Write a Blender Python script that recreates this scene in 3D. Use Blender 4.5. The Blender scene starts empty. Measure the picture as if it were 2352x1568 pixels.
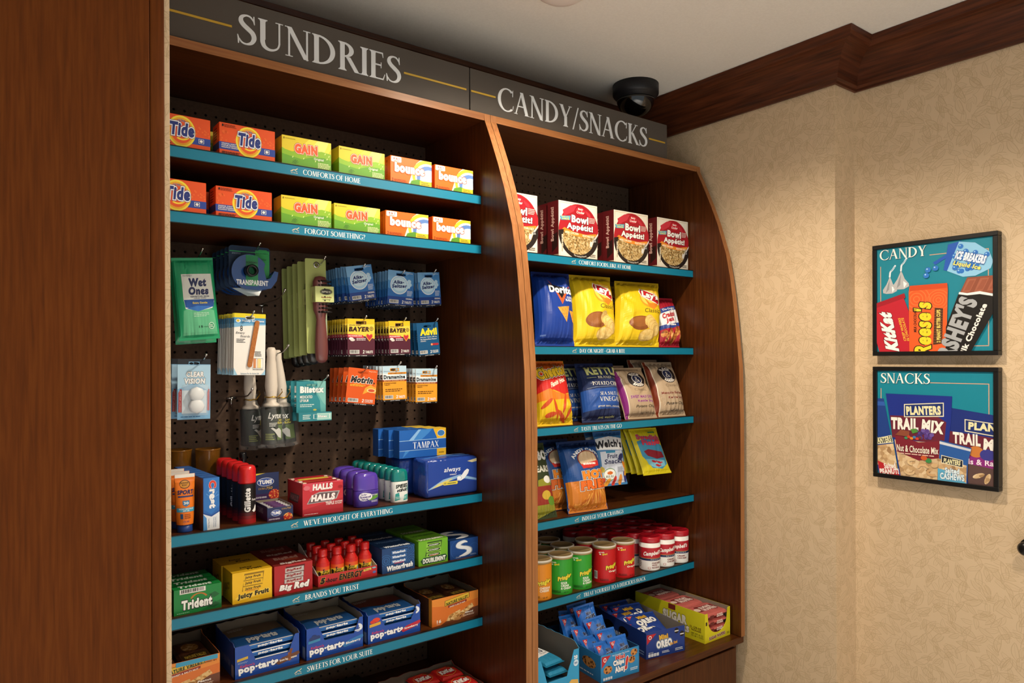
import bpy, bmesh, math, random
from mathutils import Vector, Matrix
from mathutils.geometry import tessellate_polygon
random.seed(7)
scene = bpy.context.scene
COL = scene.collection

# ------------------------------------------------------------------ camera
FPX, YAW, ROLL, HOR, CZ = 1655.25, .918646, -.0036368, 823.84, 1.49
_F = Vector((math.cos(YAW), math.sin(YAW), 0)); _R0 = Vector((math.sin(YAW), -math.cos(YAW), 0)); _U0 = Vector((0, 0, 1))
_R = _R0*math.cos(ROLL) + _U0*math.sin(ROLL); _U = _U0*math.cos(ROLL) - _R0*math.sin(ROLL)
cam_d = bpy.data.cameras.new('camera'); cam = bpy.data.objects.new('camera', cam_d); COL.objects.link(cam)
cam_d.sensor_fit = 'HORIZONTAL'; cam_d.sensor_width = 36; cam_d.lens = 36*FPX/2352
cam_d.shift_y = (HOR-784)/2352; cam_d.clip_start = .02
cam.matrix_world = Matrix(((_R.x, _U.x, -_F.x, 0), (_R.y, _U.y, -_F.y, 0), (_R.z, _U.z, -_F.z, CZ), (0, 0, 0, 1)))
scene.camera = cam

# ------------------------------------------------------------------ light and exposure
scene.view_settings.view_transform = 'Standard'; scene.view_settings.look = 'None'
scene.view_settings.exposure = 0.0; scene.view_settings.gamma = 1; scene.view_settings.use_curve_mapping = False
world = bpy.data.worlds.new('lobby_ambient'); scene.world = world; world.use_nodes = True
world.node_tree.nodes['Background'].inputs[0].default_value = (.86, .97, 1.0, 1)
world.node_tree.nodes['Background'].inputs[1].default_value = .56
CEIL = 2.44
# x, y, watts, beam: recessed cans in the ceiling; the wide ones wash shelves and posters, the narrow ones are added, unseen, to brighten the ceiling by floor bounce
DOWNLIGHTS = [(1.20, 1.10, 60, 150), (1.25, .10, 47, 150), (.35, .55, 2, 150)] + [(x, y, 185, 80) for y in (-.5, -1.4, -2.3) for x in (-1.4, -.2, 1.0)]  # the weak third one is added fill for the left side
for i, (x, y, w, beam) in enumerate(DOWNLIGHTS):
    ld = bpy.data.lights.new('downlight_lamp', 'SPOT'); ld.energy = w; ld.color = (1, .86, .68) if beam > 100 else (1, .98, .97)
    ld.shadow_soft_size = .035; ld.spot_size = math.radians(beam); ld.spot_blend = .55
    lo = bpy.data.objects.new('downlight_lamp', ld); COL.objects.link(lo); lo.location = (x, y, CEIL-.03)

# ------------------------------------------------------------------ pixel of the 2352x1568 frame -> point on a plane of the place
def ray(px, py): return _F + _R*((px-1176)/FPX) - _U*((py-HOR)/FPX)
def onY(px, py, Y): d = ray(px, py); return Vector((0, 0, CZ)) + d*(Y/d.y)
def onX(px, py, X): d = ray(px, py); return Vector((0, 0, CZ)) + d*(X/d.x)
def onZ(px, py, Z): d = ray(px, py); return Vector((0, 0, CZ)) + d*((Z-CZ)/d.z)

# ------------------------------------------------------------------ materials
def lin(h):
    h = h.lstrip('#'); o = []
    for i in (0, 2, 4):
        c = int(h[i:i+2], 16)/255; o.append(c/12.92 if c <= .04045 else ((c+.055)/1.055)**2.4)
    return (*o, 1)
_mats = {}
def mat(h, rough=.45, metal=0., spec=.4, coat=0., trans=0., alpha=1., name=None, bump=None):
    k = (h, rough, metal, spec, coat, trans, alpha, bump)
    if k in _mats: return _mats[k]
    m = bpy.data.materials.new(name or 'colour_'+h.strip('#')); m.use_nodes = True; b = m.node_tree.nodes['Principled BSDF']
    b.inputs['Base Color'].default_value = lin(h); b.inputs['Roughness'].default_value = rough; b.inputs['Metallic'].default_value = metal
    b.inputs['Specular IOR Level'].default_value = spec; b.inputs['Coat Weight'].default_value = coat; b.inputs['Coat Roughness'].default_value = .12
    b.inputs['Transmission Weight'].default_value = trans; b.inputs['Alpha'].default_value = alpha
    if bump:
        nt = m.node_tree; tc = nt.nodes.new('ShaderNodeTexCoord'); no = nt.nodes.new('ShaderNodeTexNoise'); bu = nt.nodes.new('ShaderNodeBump')
        no.inputs['Scale'].default_value = bump[0]; bu.inputs['Strength'].default_value = bump[1]; bu.inputs['Distance'].default_value = .01
        nt.links.new(tc.outputs['Object'], no.inputs['Vector']); nt.links.new(no.outputs['Fac'], bu.inputs['Height']); nt.links.new(bu.outputs['Normal'], b.inputs['Normal'])
    _mats[k] = m
    return m
def ramp_mat(name, stops, tex='noise', scale=(1, 1, 1), tscale=5, detail=6, dist=0, rough=.5, bump=0, spec=.4, coat=0, bdist=.002):
    """procedural colour from noise / voronoi through a ramp"""
    if name in _mats: return _mats[name]
    m = bpy.data.materials.new(name); m.use_nodes = True; nt = m.node_tree; b = nt.nodes['Principled BSDF']
    tc = nt.nodes.new('ShaderNodeTexCoord'); mp = nt.nodes.new('ShaderNodeMapping'); mp.inputs['Scale'].default_value = scale
    nt.links.new(tc.outputs['Object'], mp.inputs['Vector'])
    if tex == 'noise':
        t = nt.nodes.new('ShaderNodeTexNoise'); t.inputs['Detail'].default_value = detail; t.inputs['Distortion'].default_value = dist; out = t.outputs['Fac']
    else:
        t = nt.nodes.new('ShaderNodeTexVoronoi'); out = t.outputs['Color'] if tex == 'cells' else t.outputs['Distance']
    t.inputs['Scale'].default_value = tscale; nt.links.new(mp.outputs['Vector'], t.inputs['Vector'])
    r = nt.nodes.new('ShaderNodeValToRGB'); e = r.color_ramp.elements
    while len(e) < len(stops): e.new(.5)
    for k, (p, c) in enumerate(stops): e[k].position = p; e[k].color = lin(c)
    nt.links.new(out, r.inputs['Fac']); nt.links.new(r.outputs['Color'], b.inputs['Base Color'])
    b.inputs['Roughness'].default_value = rough; b.inputs['Specular IOR Level'].default_value = spec; b.inputs['Coat Weight'].default_value = coat; b.inputs['Coat Roughness'].default_value = .25
    if bump:
        bu = nt.nodes.new('ShaderNodeBump'); bu.inputs['Strength'].default_value = bump; bu.inputs['Distance'].default_value = bdist
        nt.links.new(out, bu.inputs['Height']); nt.links.new(bu.outputs['Normal'], b.inputs['Normal'])
    _mats[name] = m
    return m

# ------------------------------------------------------------------ mesh builder
class MB:
    def __init__(s): s.v = []; s.f = []; s.fm = []; s.sm = []; s.mats = []
    def mi(s, m):
        if m not in s.mats: s.mats.append(m)
        return s.mats.index(m)
    def add(s, vs, fs, m, smooth=False):
        n = len(s.v); s.v += [tuple(v) for v in vs]; k = s.mi(m)
        for f in fs: s.f.append(tuple(i+n for i in f)); s.fm.append(k); s.sm.append(smooth)
        return s
    def box(s, x0, x1, y0, y1, z0, z1, m, b=0.):
        if b <= 0:
            vs = [(x, y, z) for z in (z0, z1) for y in (y0, y1) for x in (x0, x1)]
            return s.add(vs, [(0, 2, 3, 1), (4, 5, 7, 6), (0, 1, 5, 4), (2, 6, 7, 3), (0, 4, 6, 2), (1, 3, 7, 5)], m)
        bm = bmesh.new(); bmesh.ops.create_cube(bm, size=1)
        for v in bm.verts: v.co = ((x0+x1)/2+v.co.x*(x1-x0), (y0+y1)/2+v.co.y*(y1-y0), (z0+z1)/2+v.co.z*(z1-z0))
        bmesh.ops.bevel(bm, geom=bm.edges[:]+bm.verts[:], offset=b, segments=2 if b > .002 else 1, profile=.5, affect='EDGES')
        return s.bm(bm, m, b > .002)
    def bm(s, bm, m, smooth=False):
        bm.verts.ensure_lookup_table(); bm.verts.index_update()
        s.add([v.co for v in bm.verts], [[v.index for v in f.verts] for f in bm.faces], m, smooth); bm.free(); return s
    def lathe(s, prof, m, n=28, c=(0, 0, 0), smooth=True, sx=1, sy=1, caps=True):
        vs = []; fs = []
        for r, z in prof:
            for i in range(n):
                a = 2*math.pi*i/n; vs.append((c[0]+r*sx*math.cos(a), c[1]+r*sy*math.sin(a), c[2]+z))
        for j in range(len(prof)-1):
            for i in range(n):
                k = (i+1) % n; fs.append((j*n+i, j*n+k, (j+1)*n+k, (j+1)*n+i))
        s.add(vs, fs, m, smooth)
        if caps:
            if prof[0][0] > 1e-6: s.add(vs[:n], [tuple(range(n))[::-1]], m)
            if prof[-1][0] > 1e-6: s.add(vs[-n:], [tuple(range(n))], m)
        return s
    def tube(s, path, r, m, n=8, smooth=True):
        path = [Vector(p) for p in path]; vs = []; fs = []; N = len(path)
        rr = r if isinstance(r, (list, tuple)) else [r]*N
        ref = Vector((0, 0, 1))
        for i, p in enumerate(path):
            d = (path[min(i+1, N-1)]-path[max(i-1, 0)]).normalized()
            if abs(d.dot(ref)) > .95: rf = Vector((1, 0, 0))
            else: rf = ref
            a = d.cross(rf).normalized(); b = d.cross(a)
            for k in range(n):
                t = 2*math.pi*k/n; vs.append(p + a*(rr[i]*math.cos(t)) + b*(rr[i]*math.sin(t)))
        for i in range(N-1):
            for k in range(n):
                q = (k+1) % n; fs.append((i*n+k, i*n+q, (i+1)*n+q, (i+1)*n+k))
        s.add(vs, fs, m, smooth); s.add(vs[:n], [tuple(range(n))[::-1]], m); s.add(vs[-n:], [tuple(range(n))], m)
        return s
    def prism(s, loops, fn, t0, t1, m, smooth=False):
        """2-D outline (first loop) with holes, extruded from t0 to t1; fn(u, v, t) -> point"""
        loops = [l if _area(l) > 0 else l[::-1] for l in loops[:1]] + [l if _area(l) < 0 else l[::-1] for l in loops[1:]]
        flat = [p for l in loops for p in l]; tri = tessellate_polygon([[Vector((p[0], p[1], 0)) for p in l] for l in loops])
        n = len(flat)
        s.add([fn(u, v, t0) for u, v in flat]+[fn(u, v, t1) for u, v in flat], [tuple(t) for t in tri]+[tuple(i+n for i in t[::-1]) for t in tri], m, False)
        vs = []; fs = []; k = 0
        for l in loops:
            L = len(l)
            for p in l: vs += [fn(p[0], p[1], t0), fn(p[0], p[1], t1)]
            for i in range(L):
                j = (i+1) % L; fs.append((k+2*i, k+2*j, k+2*j+1, k+2*i+1))
            k += 2*L
        return s.add(vs, fs, m, smooth)
    def mesh(s, name):
        me = bpy.data.meshes.new(name); me.from_pydata(s.v, [], s.f)
        for m in s.mats: me.materials.append(m)
        me.polygons.foreach_set('material_index', s.fm); me.polygons.foreach_set('use_smooth', s.sm); me.update()
        return me
    def build(s, name, parent=None, loc=(0, 0, 0), fix=True):
        me = s.mesh(name)
        if fix:
            bm = bmesh.new(); bm.from_mesh(me); bmesh.ops.remove_doubles(bm, verts=bm.verts, dist=1e-6); bmesh.ops.recalc_face_normals(bm, faces=bm.faces); bm.to_mesh(me); bm.free()
        o = bpy.data.objects.new(name, me); COL.objects.link(o); o.location = loc
        if parent: o.parent = parent
        return o
def _area(l): return sum(l[i][0]*l[(i+1) % len(l)][1]-l[(i+1) % len(l)][0]*l[i][1] for i in range(len(l)))/2

def tag(o, label=None, cat=None, group=None, kind=None):
    if label: o['label'] = label
    if cat: o['category'] = cat
    if group: o['group'] = group
    if kind: o['kind'] = kind
    return o
def thing(name, label, cat, loc=(0, 0, 0), rz=0, group=None, rx=0, ry=0):
    o = bpy.data.objects.new(name, None); COL.objects.link(o); o.empty_display_size = .03
    o.location = loc; o.rotation_euler = (rx, ry, rz)
    return tag(o, label, cat, group)
def dup(root, loc=None, rz=None, label=None, group=None, rx=None, ry=None, skip=()):
    r = root.copy(); COL.objects.link(r)
    if loc is not None: r.location = loc
    e = list(r.rotation_euler)
    for i, a in enumerate((rx, ry, rz)):
        if a is not None: e[i] = a
    r.rotation_euler = e
    if label: r['label'] = label
    if group: r['group'] = group
    for ch in list(root.children):
        if ch.name.split('.')[0] in skip: continue
        c = ch.copy(); COL.objects.link(c); c.parent = r
        for g in list(ch.children):
            d = g.copy(); COL.objects.link(d); d.parent = c
    return r
def struct(name, mb, **k): return tag(mb.build(name, **k), kind='structure')

# ------------------------------------------------------------------ flat print: lettering and shapes as thin layers on a face
_tx = {}; _adv = {}
def _char(ch, bold, shear, res=3):
    k = (ch, bold, shear)
    if k not in _tx:
        c = bpy.data.curves.new('t', 'FONT'); c.body = ch; c.offset = bold; c.shear = shear; c.resolution_u = res; c.fill_mode = 'FRONT'
        o = bpy.data.objects.new('t', c); me = bpy.data.meshes.new_from_object(o)
        P = [(v.co.x, v.co.y) for v in me.vertices]; T = []
        for p in me.polygons:
            i = list(p.vertices)
            for a in range(1, len(i)-1): T.append((P[i[0]], P[i[a]], P[i[a+1]]))
        bpy.data.objects.remove(o); bpy.data.curves.remove(c); bpy.data.meshes.remove(me)
        _tx[k] = T
    return _tx[k]
def _advance(ch):
    if ch not in _adv: _adv[ch] = bbox(_char(ch+'|', 0., 0.))[2]-bbox(_char('|', 0., 0.))[2]
    return _adv[ch]
def glyphs(s, bold=0., shear=0., space=0.):
    """letters filled one by one, so bold neighbours may touch without cancelling"""
    T = []; x = 0.
    for ch in s:
        if ch != ' ': T += [tuple((p[0]+x, p[1]) for p in t) for t in _char(ch, bold, shear)]
        x += _advance(ch)+space
    return T
def bbox(T):
    xs = [p[0] for t in T for p in t]; ys = [p[1] for t in T for p in t]
    return min(xs), min(ys), max(xs), max(ys)
def tess(pts):
    t = tessellate_polygon([[Vector((p[0], p[1], 0)) for p in pts]])
    return [tuple(pts[i] for i in a) for a in t]
def rot2(p, c, a):
    x, y = p[0]-c[0], p[1]-c[1]; return (c[0]+x*math.cos(a)-y*math.sin(a), c[1]+x*math.sin(a)+y*math.cos(a))
def oval(cx, cy, rx, ry=None, n=26, a0=0, a1=2*math.pi, rot=0):
    ry = rx if ry is None else ry; full = abs(a1-a0) > 6.28
    P = [(cx+rx*math.cos(a0+(a1-a0)*i/(n if full else n-1)), cy+ry*math.sin(a0+(a1-a0)*i/(n if full else n-1))) for i in range(n)]
    return [rot2(p, (cx, cy), rot) for p in P] if rot else P
class Pr:
    EPS = .00005
    def __init__(s): s.it = []; s.L = 0; s.clip = None
    def tris(s, T, c, up=True):
        if up: s.L += 1
        m = c if not isinstance(c, str) else mat(c)
        if s.clip: T = clip_rect(T, *s.clip)
        s.it.append((s.L, T, m)); return s
    def poly(s, pts, c, up=True): return s.tris(tess(pts), c, up)
    def rect(s, x0, y0, x1, y1, c, up=True): return s.tris([((x0, y0), (x1, y0), (x1, y1)), ((x0, y0), (x1, y1), (x0, y1))], c, up)
    def oval(s, cx, cy, rx, ry=None, c='#ffffff', rot=0, n=26, up=True): return s.poly(oval(cx, cy, rx, ry, n, rot=rot), c, up)
    def frame(s, x0, y0, x1, y1, w, c, up=True):
        T = []
        for a in ((x0, y0, x1, y0+w), (x0, y1-w, x1, y1), (x0, y0+w, x0+w, y1-w), (x1-w, y0+w, x1, y1-w)):
            T += [((a[0], a[1]), (a[2], a[1]), (a[2], a[3])), ((a[0], a[1]), (a[2], a[3]), (a[0], a[3]))]
        return s.tris(T, c, up)
    def ring(s, cx, cy, rx, ry, w, c, a0=0, a1=2*math.pi, n=32, w2=None):
        T = []; P = []
        for i in range(n+1):
            a = a0+(a1-a0)*i/n; ww = w if w2 is None else w+(w2-w)*i/n
            P.append(((cx+rx*math.cos(a), cy+ry*math.sin(a)), (cx+(rx-ww)*math.cos(a), cy+(ry-ww)*math.sin(a))))
        for i in range(n): T += [(P[i][0], P[i+1][0], P[i+1][1]), (P[i][0], P[i+1][1], P[i][1])]
        return s.tris(T, c)
    def line(s, pts, w, c, up=True):
        T = []
        for (a, b) in zip(pts[:-1], pts[1:]):
            dx, dy = b[0]-a[0], b[1]-a[1]; l = math.hypot(dx, dy) or 1; nx, ny = -dy/l*w/2, dx/l*w/2
            T += [((a[0]+nx, a[1]+ny), (a[0]-nx, a[1]-ny), (b[0]-nx, b[1]-ny)), ((a[0]+nx, a[1]+ny), (b[0]-nx, b[1]-ny), (b[0]+nx, b[1]+ny))]
        return s.tris(T, c, up)
    def text(s, t, x0, y0, x1, y1, c, bold=0., shear=0., rot=0., out=None, ow=.05, out2=None, ow2=.1, serif=False, fn=None, shadow=None, pivot=None):
        g = (lambda b: serif_text(t, b)) if serif else (lambda b: glyphs(t, b, shear, bold*1.15))
        base = g(bold); bx0, by0, bx1, by1 = bbox(base); sx = (x1-x0)/(bx1-bx0); sy = (y1-y0)/(by1-by0)
        cen = pivot or ((x0+x1)/2, (y0+y1)/2)
        def tr(T, d=(0, 0)):
            o = []
            for t3 in T:
                q = []
                for p in t3:
                    p = (x0+(p[0]-bx0)*sx+d[0], y0+(p[1]-by0)*sy+d[1])
                    if fn: p = fn(p)
                    if rot: p = rot2(p, cen, rot)
                    q.append(p)
                o.append(tuple(q))
            return o
        if shadow: s.tris(tr(g(bold), shadow[1]), shadow[0])
        if out2: s.tris(tr(g(bold+ow2)), out2)
        if out: s.tris(tr(g(bold+ow)), out)
        return s.tris(tr(base), c)
    def lines(s, x0, y0, x1, y1, n, c, w=.45, rag=.25):
        """rows of print too small to read"""
        h = (y1-y0)/n; T = []; rnd = random.Random(n*31+int(x0*9999))
        for i in range(n):
            xe = x1-(x1-x0)*rag*rnd.random(); y = y1-h*(i+.75); x = x0
            while x < xe:
                l = (x1-x0)*(.06+.12*rnd.random()); b = min(x+l, xe)
                T += [((x, y), (b, y), (b, y+h*w)), ((x, y), (b, y+h*w), (x, y+h*w))]; x = b+(x1-x0)*.025
        return s.tris(T, c)
    def barcode(s, x0, y0, x1, y1):
        s.rect(x0, y0, x1, y1, '#d8d8d4'); T = []; rnd = random.Random(5); x = x0+(x1-x0)*.06
        while x < x1-(x1-x0)*.08:
            b = x+(x1-x0)*.03*rnd.choice((.6, 1, 1.4)); T += [((x, y0+(y1-y0)*.2), (b, y0+(y1-y0)*.2), (b, y1-(y1-y0)*.1)), ((x, y0+(y1-y0)*.2), (b, y1-(y1-y0)*.1), (x, y1-(y1-y0)*.1))]; x = b+(x1-x0)*.03*rnd.choice((.6, 1))
        return s.tris(T, '#202022')
    def build(s, name, parent, fn, cut=None, base=.0002):
        mb = MB()
        for L, T, m in s.it:
            if cut: T = cut_grid(T, *cut)
            vs = []; fs = []
            for t in T:
                k = len(vs); oo = base+L*Pr.EPS+(len(fs) % 5)*Pr.EPS*.15; vs += [fn(p[0], p[1], oo) for p in t]; fs.append(tuple(range(k, k+len(t))))
            mb.add(vs, fs, m, bool(cut))
        return mb.build(name, parent, fix=False)
def clip_half(poly, ax, val, keep_less):
    out = []; n = len(poly)
    for i in range(n):
        a, b = poly[i], poly[(i+1) % n]; da = a[ax]-val; db = b[ax]-val
        if keep_less: da, db = -da, -db
        if da >= 0: out.append(a)
        if (da > 0 and db < 0) or (da < 0 and db > 0):
            t = da/(da-db); out.append((a[0]+(b[0]-a[0])*t, a[1]+(b[1]-a[1])*t))
    return out
def fan(P): return [(P[0], P[i], P[i+1]) for i in range(1, len(P)-1)] if len(P) > 2 else []
def clip_rect(T, x0, y0, x1, y1):
    o = []
    for t in T:
        P = list(t)
        for ax, v, l in ((0, x0, False), (0, x1, True), (1, y0, False), (1, y1, True)):
            if len(P) > 2: P = clip_half(P, ax, v, l)
        o += fan(P)
    return o
def clip_line(poly, a, b, c, keep):
    out = []; n = len(poly)
    for i in range(n):
        p, q = poly[i], poly[(i+1) % n]; dp = a*p[0]+b*p[1]-c; dq = a*q[0]+b*q[1]-c
        if not keep: dp, dq = -dp, -dq
        if dp >= 0: out.append(p)
        if (dp > 0 and dq < 0) or (dp < 0 and dq > 0):
            t = dp/(dp-dq); out.append((p[0]+(q[0]-p[0])*t, p[1]+(q[1]-p[1])*t))
    return out
def cut_grid(T, us, vs, diag=False):
    o = []
    for t in T:
        parts = [list(t)]
        for ax, cuts in ((0, us), (1, vs)):
            nx = []
            for P in parts:
                lo = min(p[ax] for p in P); hi = max(p[ax] for p in P)
                for cval in cuts:
                    if lo < cval < hi:
                        A = clip_half(P, ax, cval, True); 
                        if len(A) > 2: nx.append(A)
                        P = clip_half(P, ax, cval, False)
                        if len(P) < 3: break
                if len(P) > 2: nx.append(P)
            parts = nx
        if diag:
            nu, nv = len(us)-1, len(vs)-1; nx = []
            for P in parts:
                cu = sum(p[0] for p in P)/len(P)*nu; cv = sum(p[1] for p in P)/len(P)*nv; k = math.floor(cu)-math.floor(cv)      # cell diagonal: u*nu - v*nv = k
                for keep in (True, False):
                    Q = clip_line(P, nu, -nv, k, keep)
                    if len(Q) > 2: nx.append(Q)
            parts = nx
        o += parts
    return o

class Sheet:
    """regular grid surface; print placed with at() lies exactly on its triangles"""
    def __init__(s, nu, nv, fn, push):
        s.nu, s.nv, s.push = nu, nv, push; s.P = [[fn(i/nu, j/nv) for i in range(nu+1)] for j in range(nv+1)]
        s.cut = ([i/nu for i in range(nu+1)], [j/nv for j in range(nv+1)], True)
    def at(s, u, v, o):
        x = min(max(u, 0), 1)*s.nu; y = min(max(v, 0), 1)*s.nv; i = min(int(x), s.nu-1); j = min(int(y), s.nv-1); a, b = x-i, y-j
        p, q, r, t = s.P[j][i], s.P[j][i+1], s.P[j+1][i+1], s.P[j+1][i]
        w = (1-a, a-b, b, 0) if a >= b else (1-b, 0, a, b-a)
        return tuple(p[k]*w[0]+q[k]*w[1]+r[k]*w[2]+t[k]*w[3]+s.push[k]*o for k in range(3))
    def add(s, mb, m):
        n = s.nu+1; fs = []
        for j in range(s.nv):
            for i in range(s.nu): k = j*n+i; fs += [(k, k+1, k+n+1), (k, k+n+1, k+n)]
        mb.add([p for r in s.P for p in r], fs, m, True)

# ------------------------------------------------------------------ roman capitals drawn stroke by stroke
TK, TN, SF = .150, .055, .06
def _stem(x, y0=0., y1=1., w=TK, b=True, t=True):
    P = []
    s = SF
    P += [(x-s, y0), (x-s, y0+.022), (x-s*.35, y0+.04), (x, y0+.09)] if b else [(x, y0)]
    P += [(x, y1-.09), (x-s*.35, y1-.04), (x-s, y1-.022), (x-s, y1)] if t else [(x, y1)]
    P += [(x+w+s, y1), (x+w+s, y1-.022), (x+w+s*.35, y1-.04), (x+w, y1-.09)] if t else [(x+w, y1)]
    P += [(x+w, y0+.09), (x+w+s*.35, y0+.04), (x+w+s, y0+.022), (x+w+s, y0)] if b else [(x+w, y0)]
    return [P]
def _foot(x, y, l=.11, h=.025): return [[(x-l, y), (x+l, y), (x+l, y+h), (x-l, y+h)]]
def _dg(x0, y0, x1, y1, w): return [[(x0-w/2, y0), (x0+w/2, y0), (x1+w/2, y1), (x1-w/2, y1)]]
def _bowl(cx, cy, rx, ry, a0, a1, ws=TK, wt=TN, n=20):
    o = []
    for i in range(n):
        q = []
        for k in (i, i+1):
            a = math.radians(a0+(a1-a0)*k/n); q.append(((cx+rx*math.cos(a), cy+ry*math.sin(a)), (cx+(rx-ws)*math.cos(a), cy+(ry-wt)*math.sin(a))))
        o.append([q[0][0], q[1][0], q[1][1], q[0][1]])
    return o
def _rib(P, W, n=5):
    pts = []; ws = []
    for i in range(len(P)-1):
        p0, p1, p2, p3 = P[max(i-1, 0)], P[i], P[i+1], P[min(i+2, len(P)-1)]
        for k in range(n):
            t = k/n; f = lambda a, b, c, d: .5*(2*b+(c-a)*t+(2*a-5*b+4*c-d)*t*t+(3*b-a-3*c+d)*t**3)
            pts.append((f(p0[0], p1[0], p2[0], p3[0]), f(p0[1], p1[1], p2[1], p3[1]))); ws.append(W[i]+(W[i+1]-W[i])*t)
    pts.append(P[-1]); ws.append(W[-1]); L = []; Rr = []
    for i, p in enumerate(pts):
        a = pts[max(i-1, 0)]; b = pts[min(i+1, len(pts)-1)]; dx, dy = b[0]-a[0], b[1]-a[1]; l = math.hypot(dx, dy) or 1
        L.append((p[0]-dy/l*ws[i]/2, p[1]+dx/l*ws[i]/2)); Rr.append((p[0]+dy/l*ws[i]/2, p[1]-dx/l*ws[i]/2))
    return [[L[i], L[i+1], Rr[i+1], Rr[i]] for i in range(len(L)-1)]
def _S():
    return (_rib([(.43, .84), (.35, .945), (.23, .965), (.11, .89), (.085, .76), (.16, .64), (.28, .54), (.41, .42), (.45, .26), (.38, .10), (.24, .03), (.11, .06), (.03, .17)],
                 [.03, .05, .055, .10, .135, .145, .15, .145, .135, .10, .055, .05, .03])
            + [[(.42, .84), (.455, .72), (.475, .72), (.46, .99), (.435, .99)], [(.04, .17), (.0, .29), (-.02, .29), (.0, .01), (.03, .01)]], .52)
def _mk():
    arm = lambda x0, x1, y, up: [[(x0, y), (x1, y), (x1, y+TN), (x0, y+TN)], [(x1-.03, y+(TN if up else 0)), (x1, y+(TN if up else 0)), (x1+.015, y+(.20 if up else -.15)), (x1, y+(.20 if up else -.15))]]
    G = {}
    G['I'] = (_stem(.07), .275)
    G['A'] = (_dg(.06, 0, .36, 1, TN) + _dg(.64, 0, .36, 1.0, TK) + [[(.17, .34), (.53, .34), (.52, .39), (.19, .39)]] + _foot(.06, 0, .09) + _foot(.65, 0, .12), .76)
    G['B'] = (_stem(.07) + _bowl(.2, .755, .30, .245, -90, 90) + _bowl(.2, .265, .35, .265, -90, 90), .60)
    G['C'] = (_bowl(.48, .5, .46, .52, 48, 312) + [[(.76, .70), (.79, .70), (.80, 1.0), (.77, .96)], [(.77, .15), (.80, .15), (.82, .30), (.80, .30)]], .84)
    G['D'] = (_stem(.07) + _bowl(.2, .5, .54, .5, -90, 90), .80)
    e = _stem(.07) + [[(.2, .955), (.48, .955), (.48, 1), (.2, 1)], [(.45, .96), (.48, 1), (.495, .82), (.48, .82)], [(.2, .50), (.42, .50), (.42, .55), (.2, .55)], [(.41, .42), (.43, .42), (.43, .63), (.41, .63)]]
    G['E'] = (e + [[(.2, 0), (.50, 0), (.50, .045), (.2, .045)], [(.47, .03), (.50, 0), (.56, .22), (.54, .22)]], .58)
    G['F'] = (e, .54)
    G['G'] = (G['C'][0][:-1] + _stem(.68, .03, .42, TK, False, True), .88)
    G['H'] = (_stem(.07) + _stem(.58) + [[(.2, .50), (.58, .50), (.58, .55), (.2, .55)]], .80)
    G['K'] = (_stem(.07) + _dg(.24, .50, .56, 1, TN) + _dg(.66, 0, .29, .56, TK) + _foot(.56, .975, .10) + _foot(.68, 0, .12), .77)
    G['L'] = (_stem(.07) + [[(.2, 0), (.48, 0), (.48, .045), (.2, .045)], [(.45, .03), (.48, 0), (.54, .22), (.52, .22)]], .56)
    G['M'] = (_dg(.10, 0, .17, 1, TN) + _dg(.20, 1, .46, 0, TK) + _dg(.46, 0, .73, 1, TN) + _dg(.84, 0, .76, 1, TK) + _foot(.10, 0) + _foot(.84, 0, .13) + [[(.08, .975), (.22, .975), (.22, 1), (.08, 1)], [(.72, .975), (.86, .975), (.86, 1), (.72, 1)]], .96)
    G['N'] = (_dg(.12, 0, .12, 1, TN) + _dg(.12, 1, .64, 0, TK) + _dg(.665, -.02, .665, 1, TN) + _foot(.12, 0) + _foot(.66, .975) + [[(.0, .975), (.16, .975), (.16, 1), (.0, 1)]], .78)
    G['O'] = (_bowl(.48, .5, .47, .52, 0, 360, n=36), .96)
    G['P'] = (_stem(.07) + _bowl(.2, .74, .33, .26, -90, 90), .56)
    G['R'] = (_stem(.07) + _bowl(.2, .74, .32, .26, -90, 90) + _dg(.63, 0, .33, .50, TK) + _foot(.66, 0, .09), .70)
    G['S'] = _S()
    G['T'] = (_stem(.26, t=False) + [[(.02, .955), (.63, .955), (.63, 1), (.02, 1)], [(.0, .80), (.015, .80), (.06, .97), (.02, 1)], [(.65, .80), (.635, .80), (.59, .97), (.63, 1)]], .66)
    G['U'] = (_stem(.07, .34, 1, b=False) + [[(.60, .34), (.65, .34), (.65, 1), (.60, 1)]] + _foot(.625, .975) + _rib([(.1375, .35), (.145, .22), (.20, .10), (.33, .035), (.47, .06), (.58, .15), (.622, .28), (.625, .35)], [.135, .135, .12, .085, .06, .05, .05, .05]), .76)
    G['V'] = (_dg(.12, 1, .37, 0, TK) + _dg(.64, 1, .38, 0, TN) + _foot(.10, .975, .12) + _foot(.64, .975, .09), .74)
    G['W'] = (_dg(.12, 1, .34, 0, TK) + _dg(.54, 1, .36, 0, TN) + _dg(.52, 1, .74, 0, TK) + _dg(.98, 1, .76, 0, TN) + _foot(.10, .975, .12) + _foot(.52, .975, .10) + _foot(.98, .975, .09), 1.08)
    G['X'] = (_dg(.12, 1, .60, 0, TK) + _dg(.60, 1, .10, 0, TN) + _foot(.10, .975, .11) + _foot(.60, .975, .09) + _foot(.10, 0, .09) + _foot(.62, 0, .11), .74)
    G['Y'] = (_dg(.10, 1, .33, .46, TK) + _dg(.60, 1, .35, .46, TN) + _stem(.27, 0, .48, t=False) + _foot(.09, .975, .11) + _foot(.61, .975, .09), .70)
    G['/'] = (_dg(.04, -.04, .34, 1.04, .06), .40)
    G['.'] = (_bowl(.09, .06, .07, .07, 0, 360, .07, .07, 12), .18)
    G["'"] = ([[(.04, 1.0), (.14, 1.0), (.09, .72), (.06, .72)]], .18)
    G['-'] = ([[(.03, .40), (.27, .40), (.27, .46), (.03, .46)]], .32)
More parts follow.
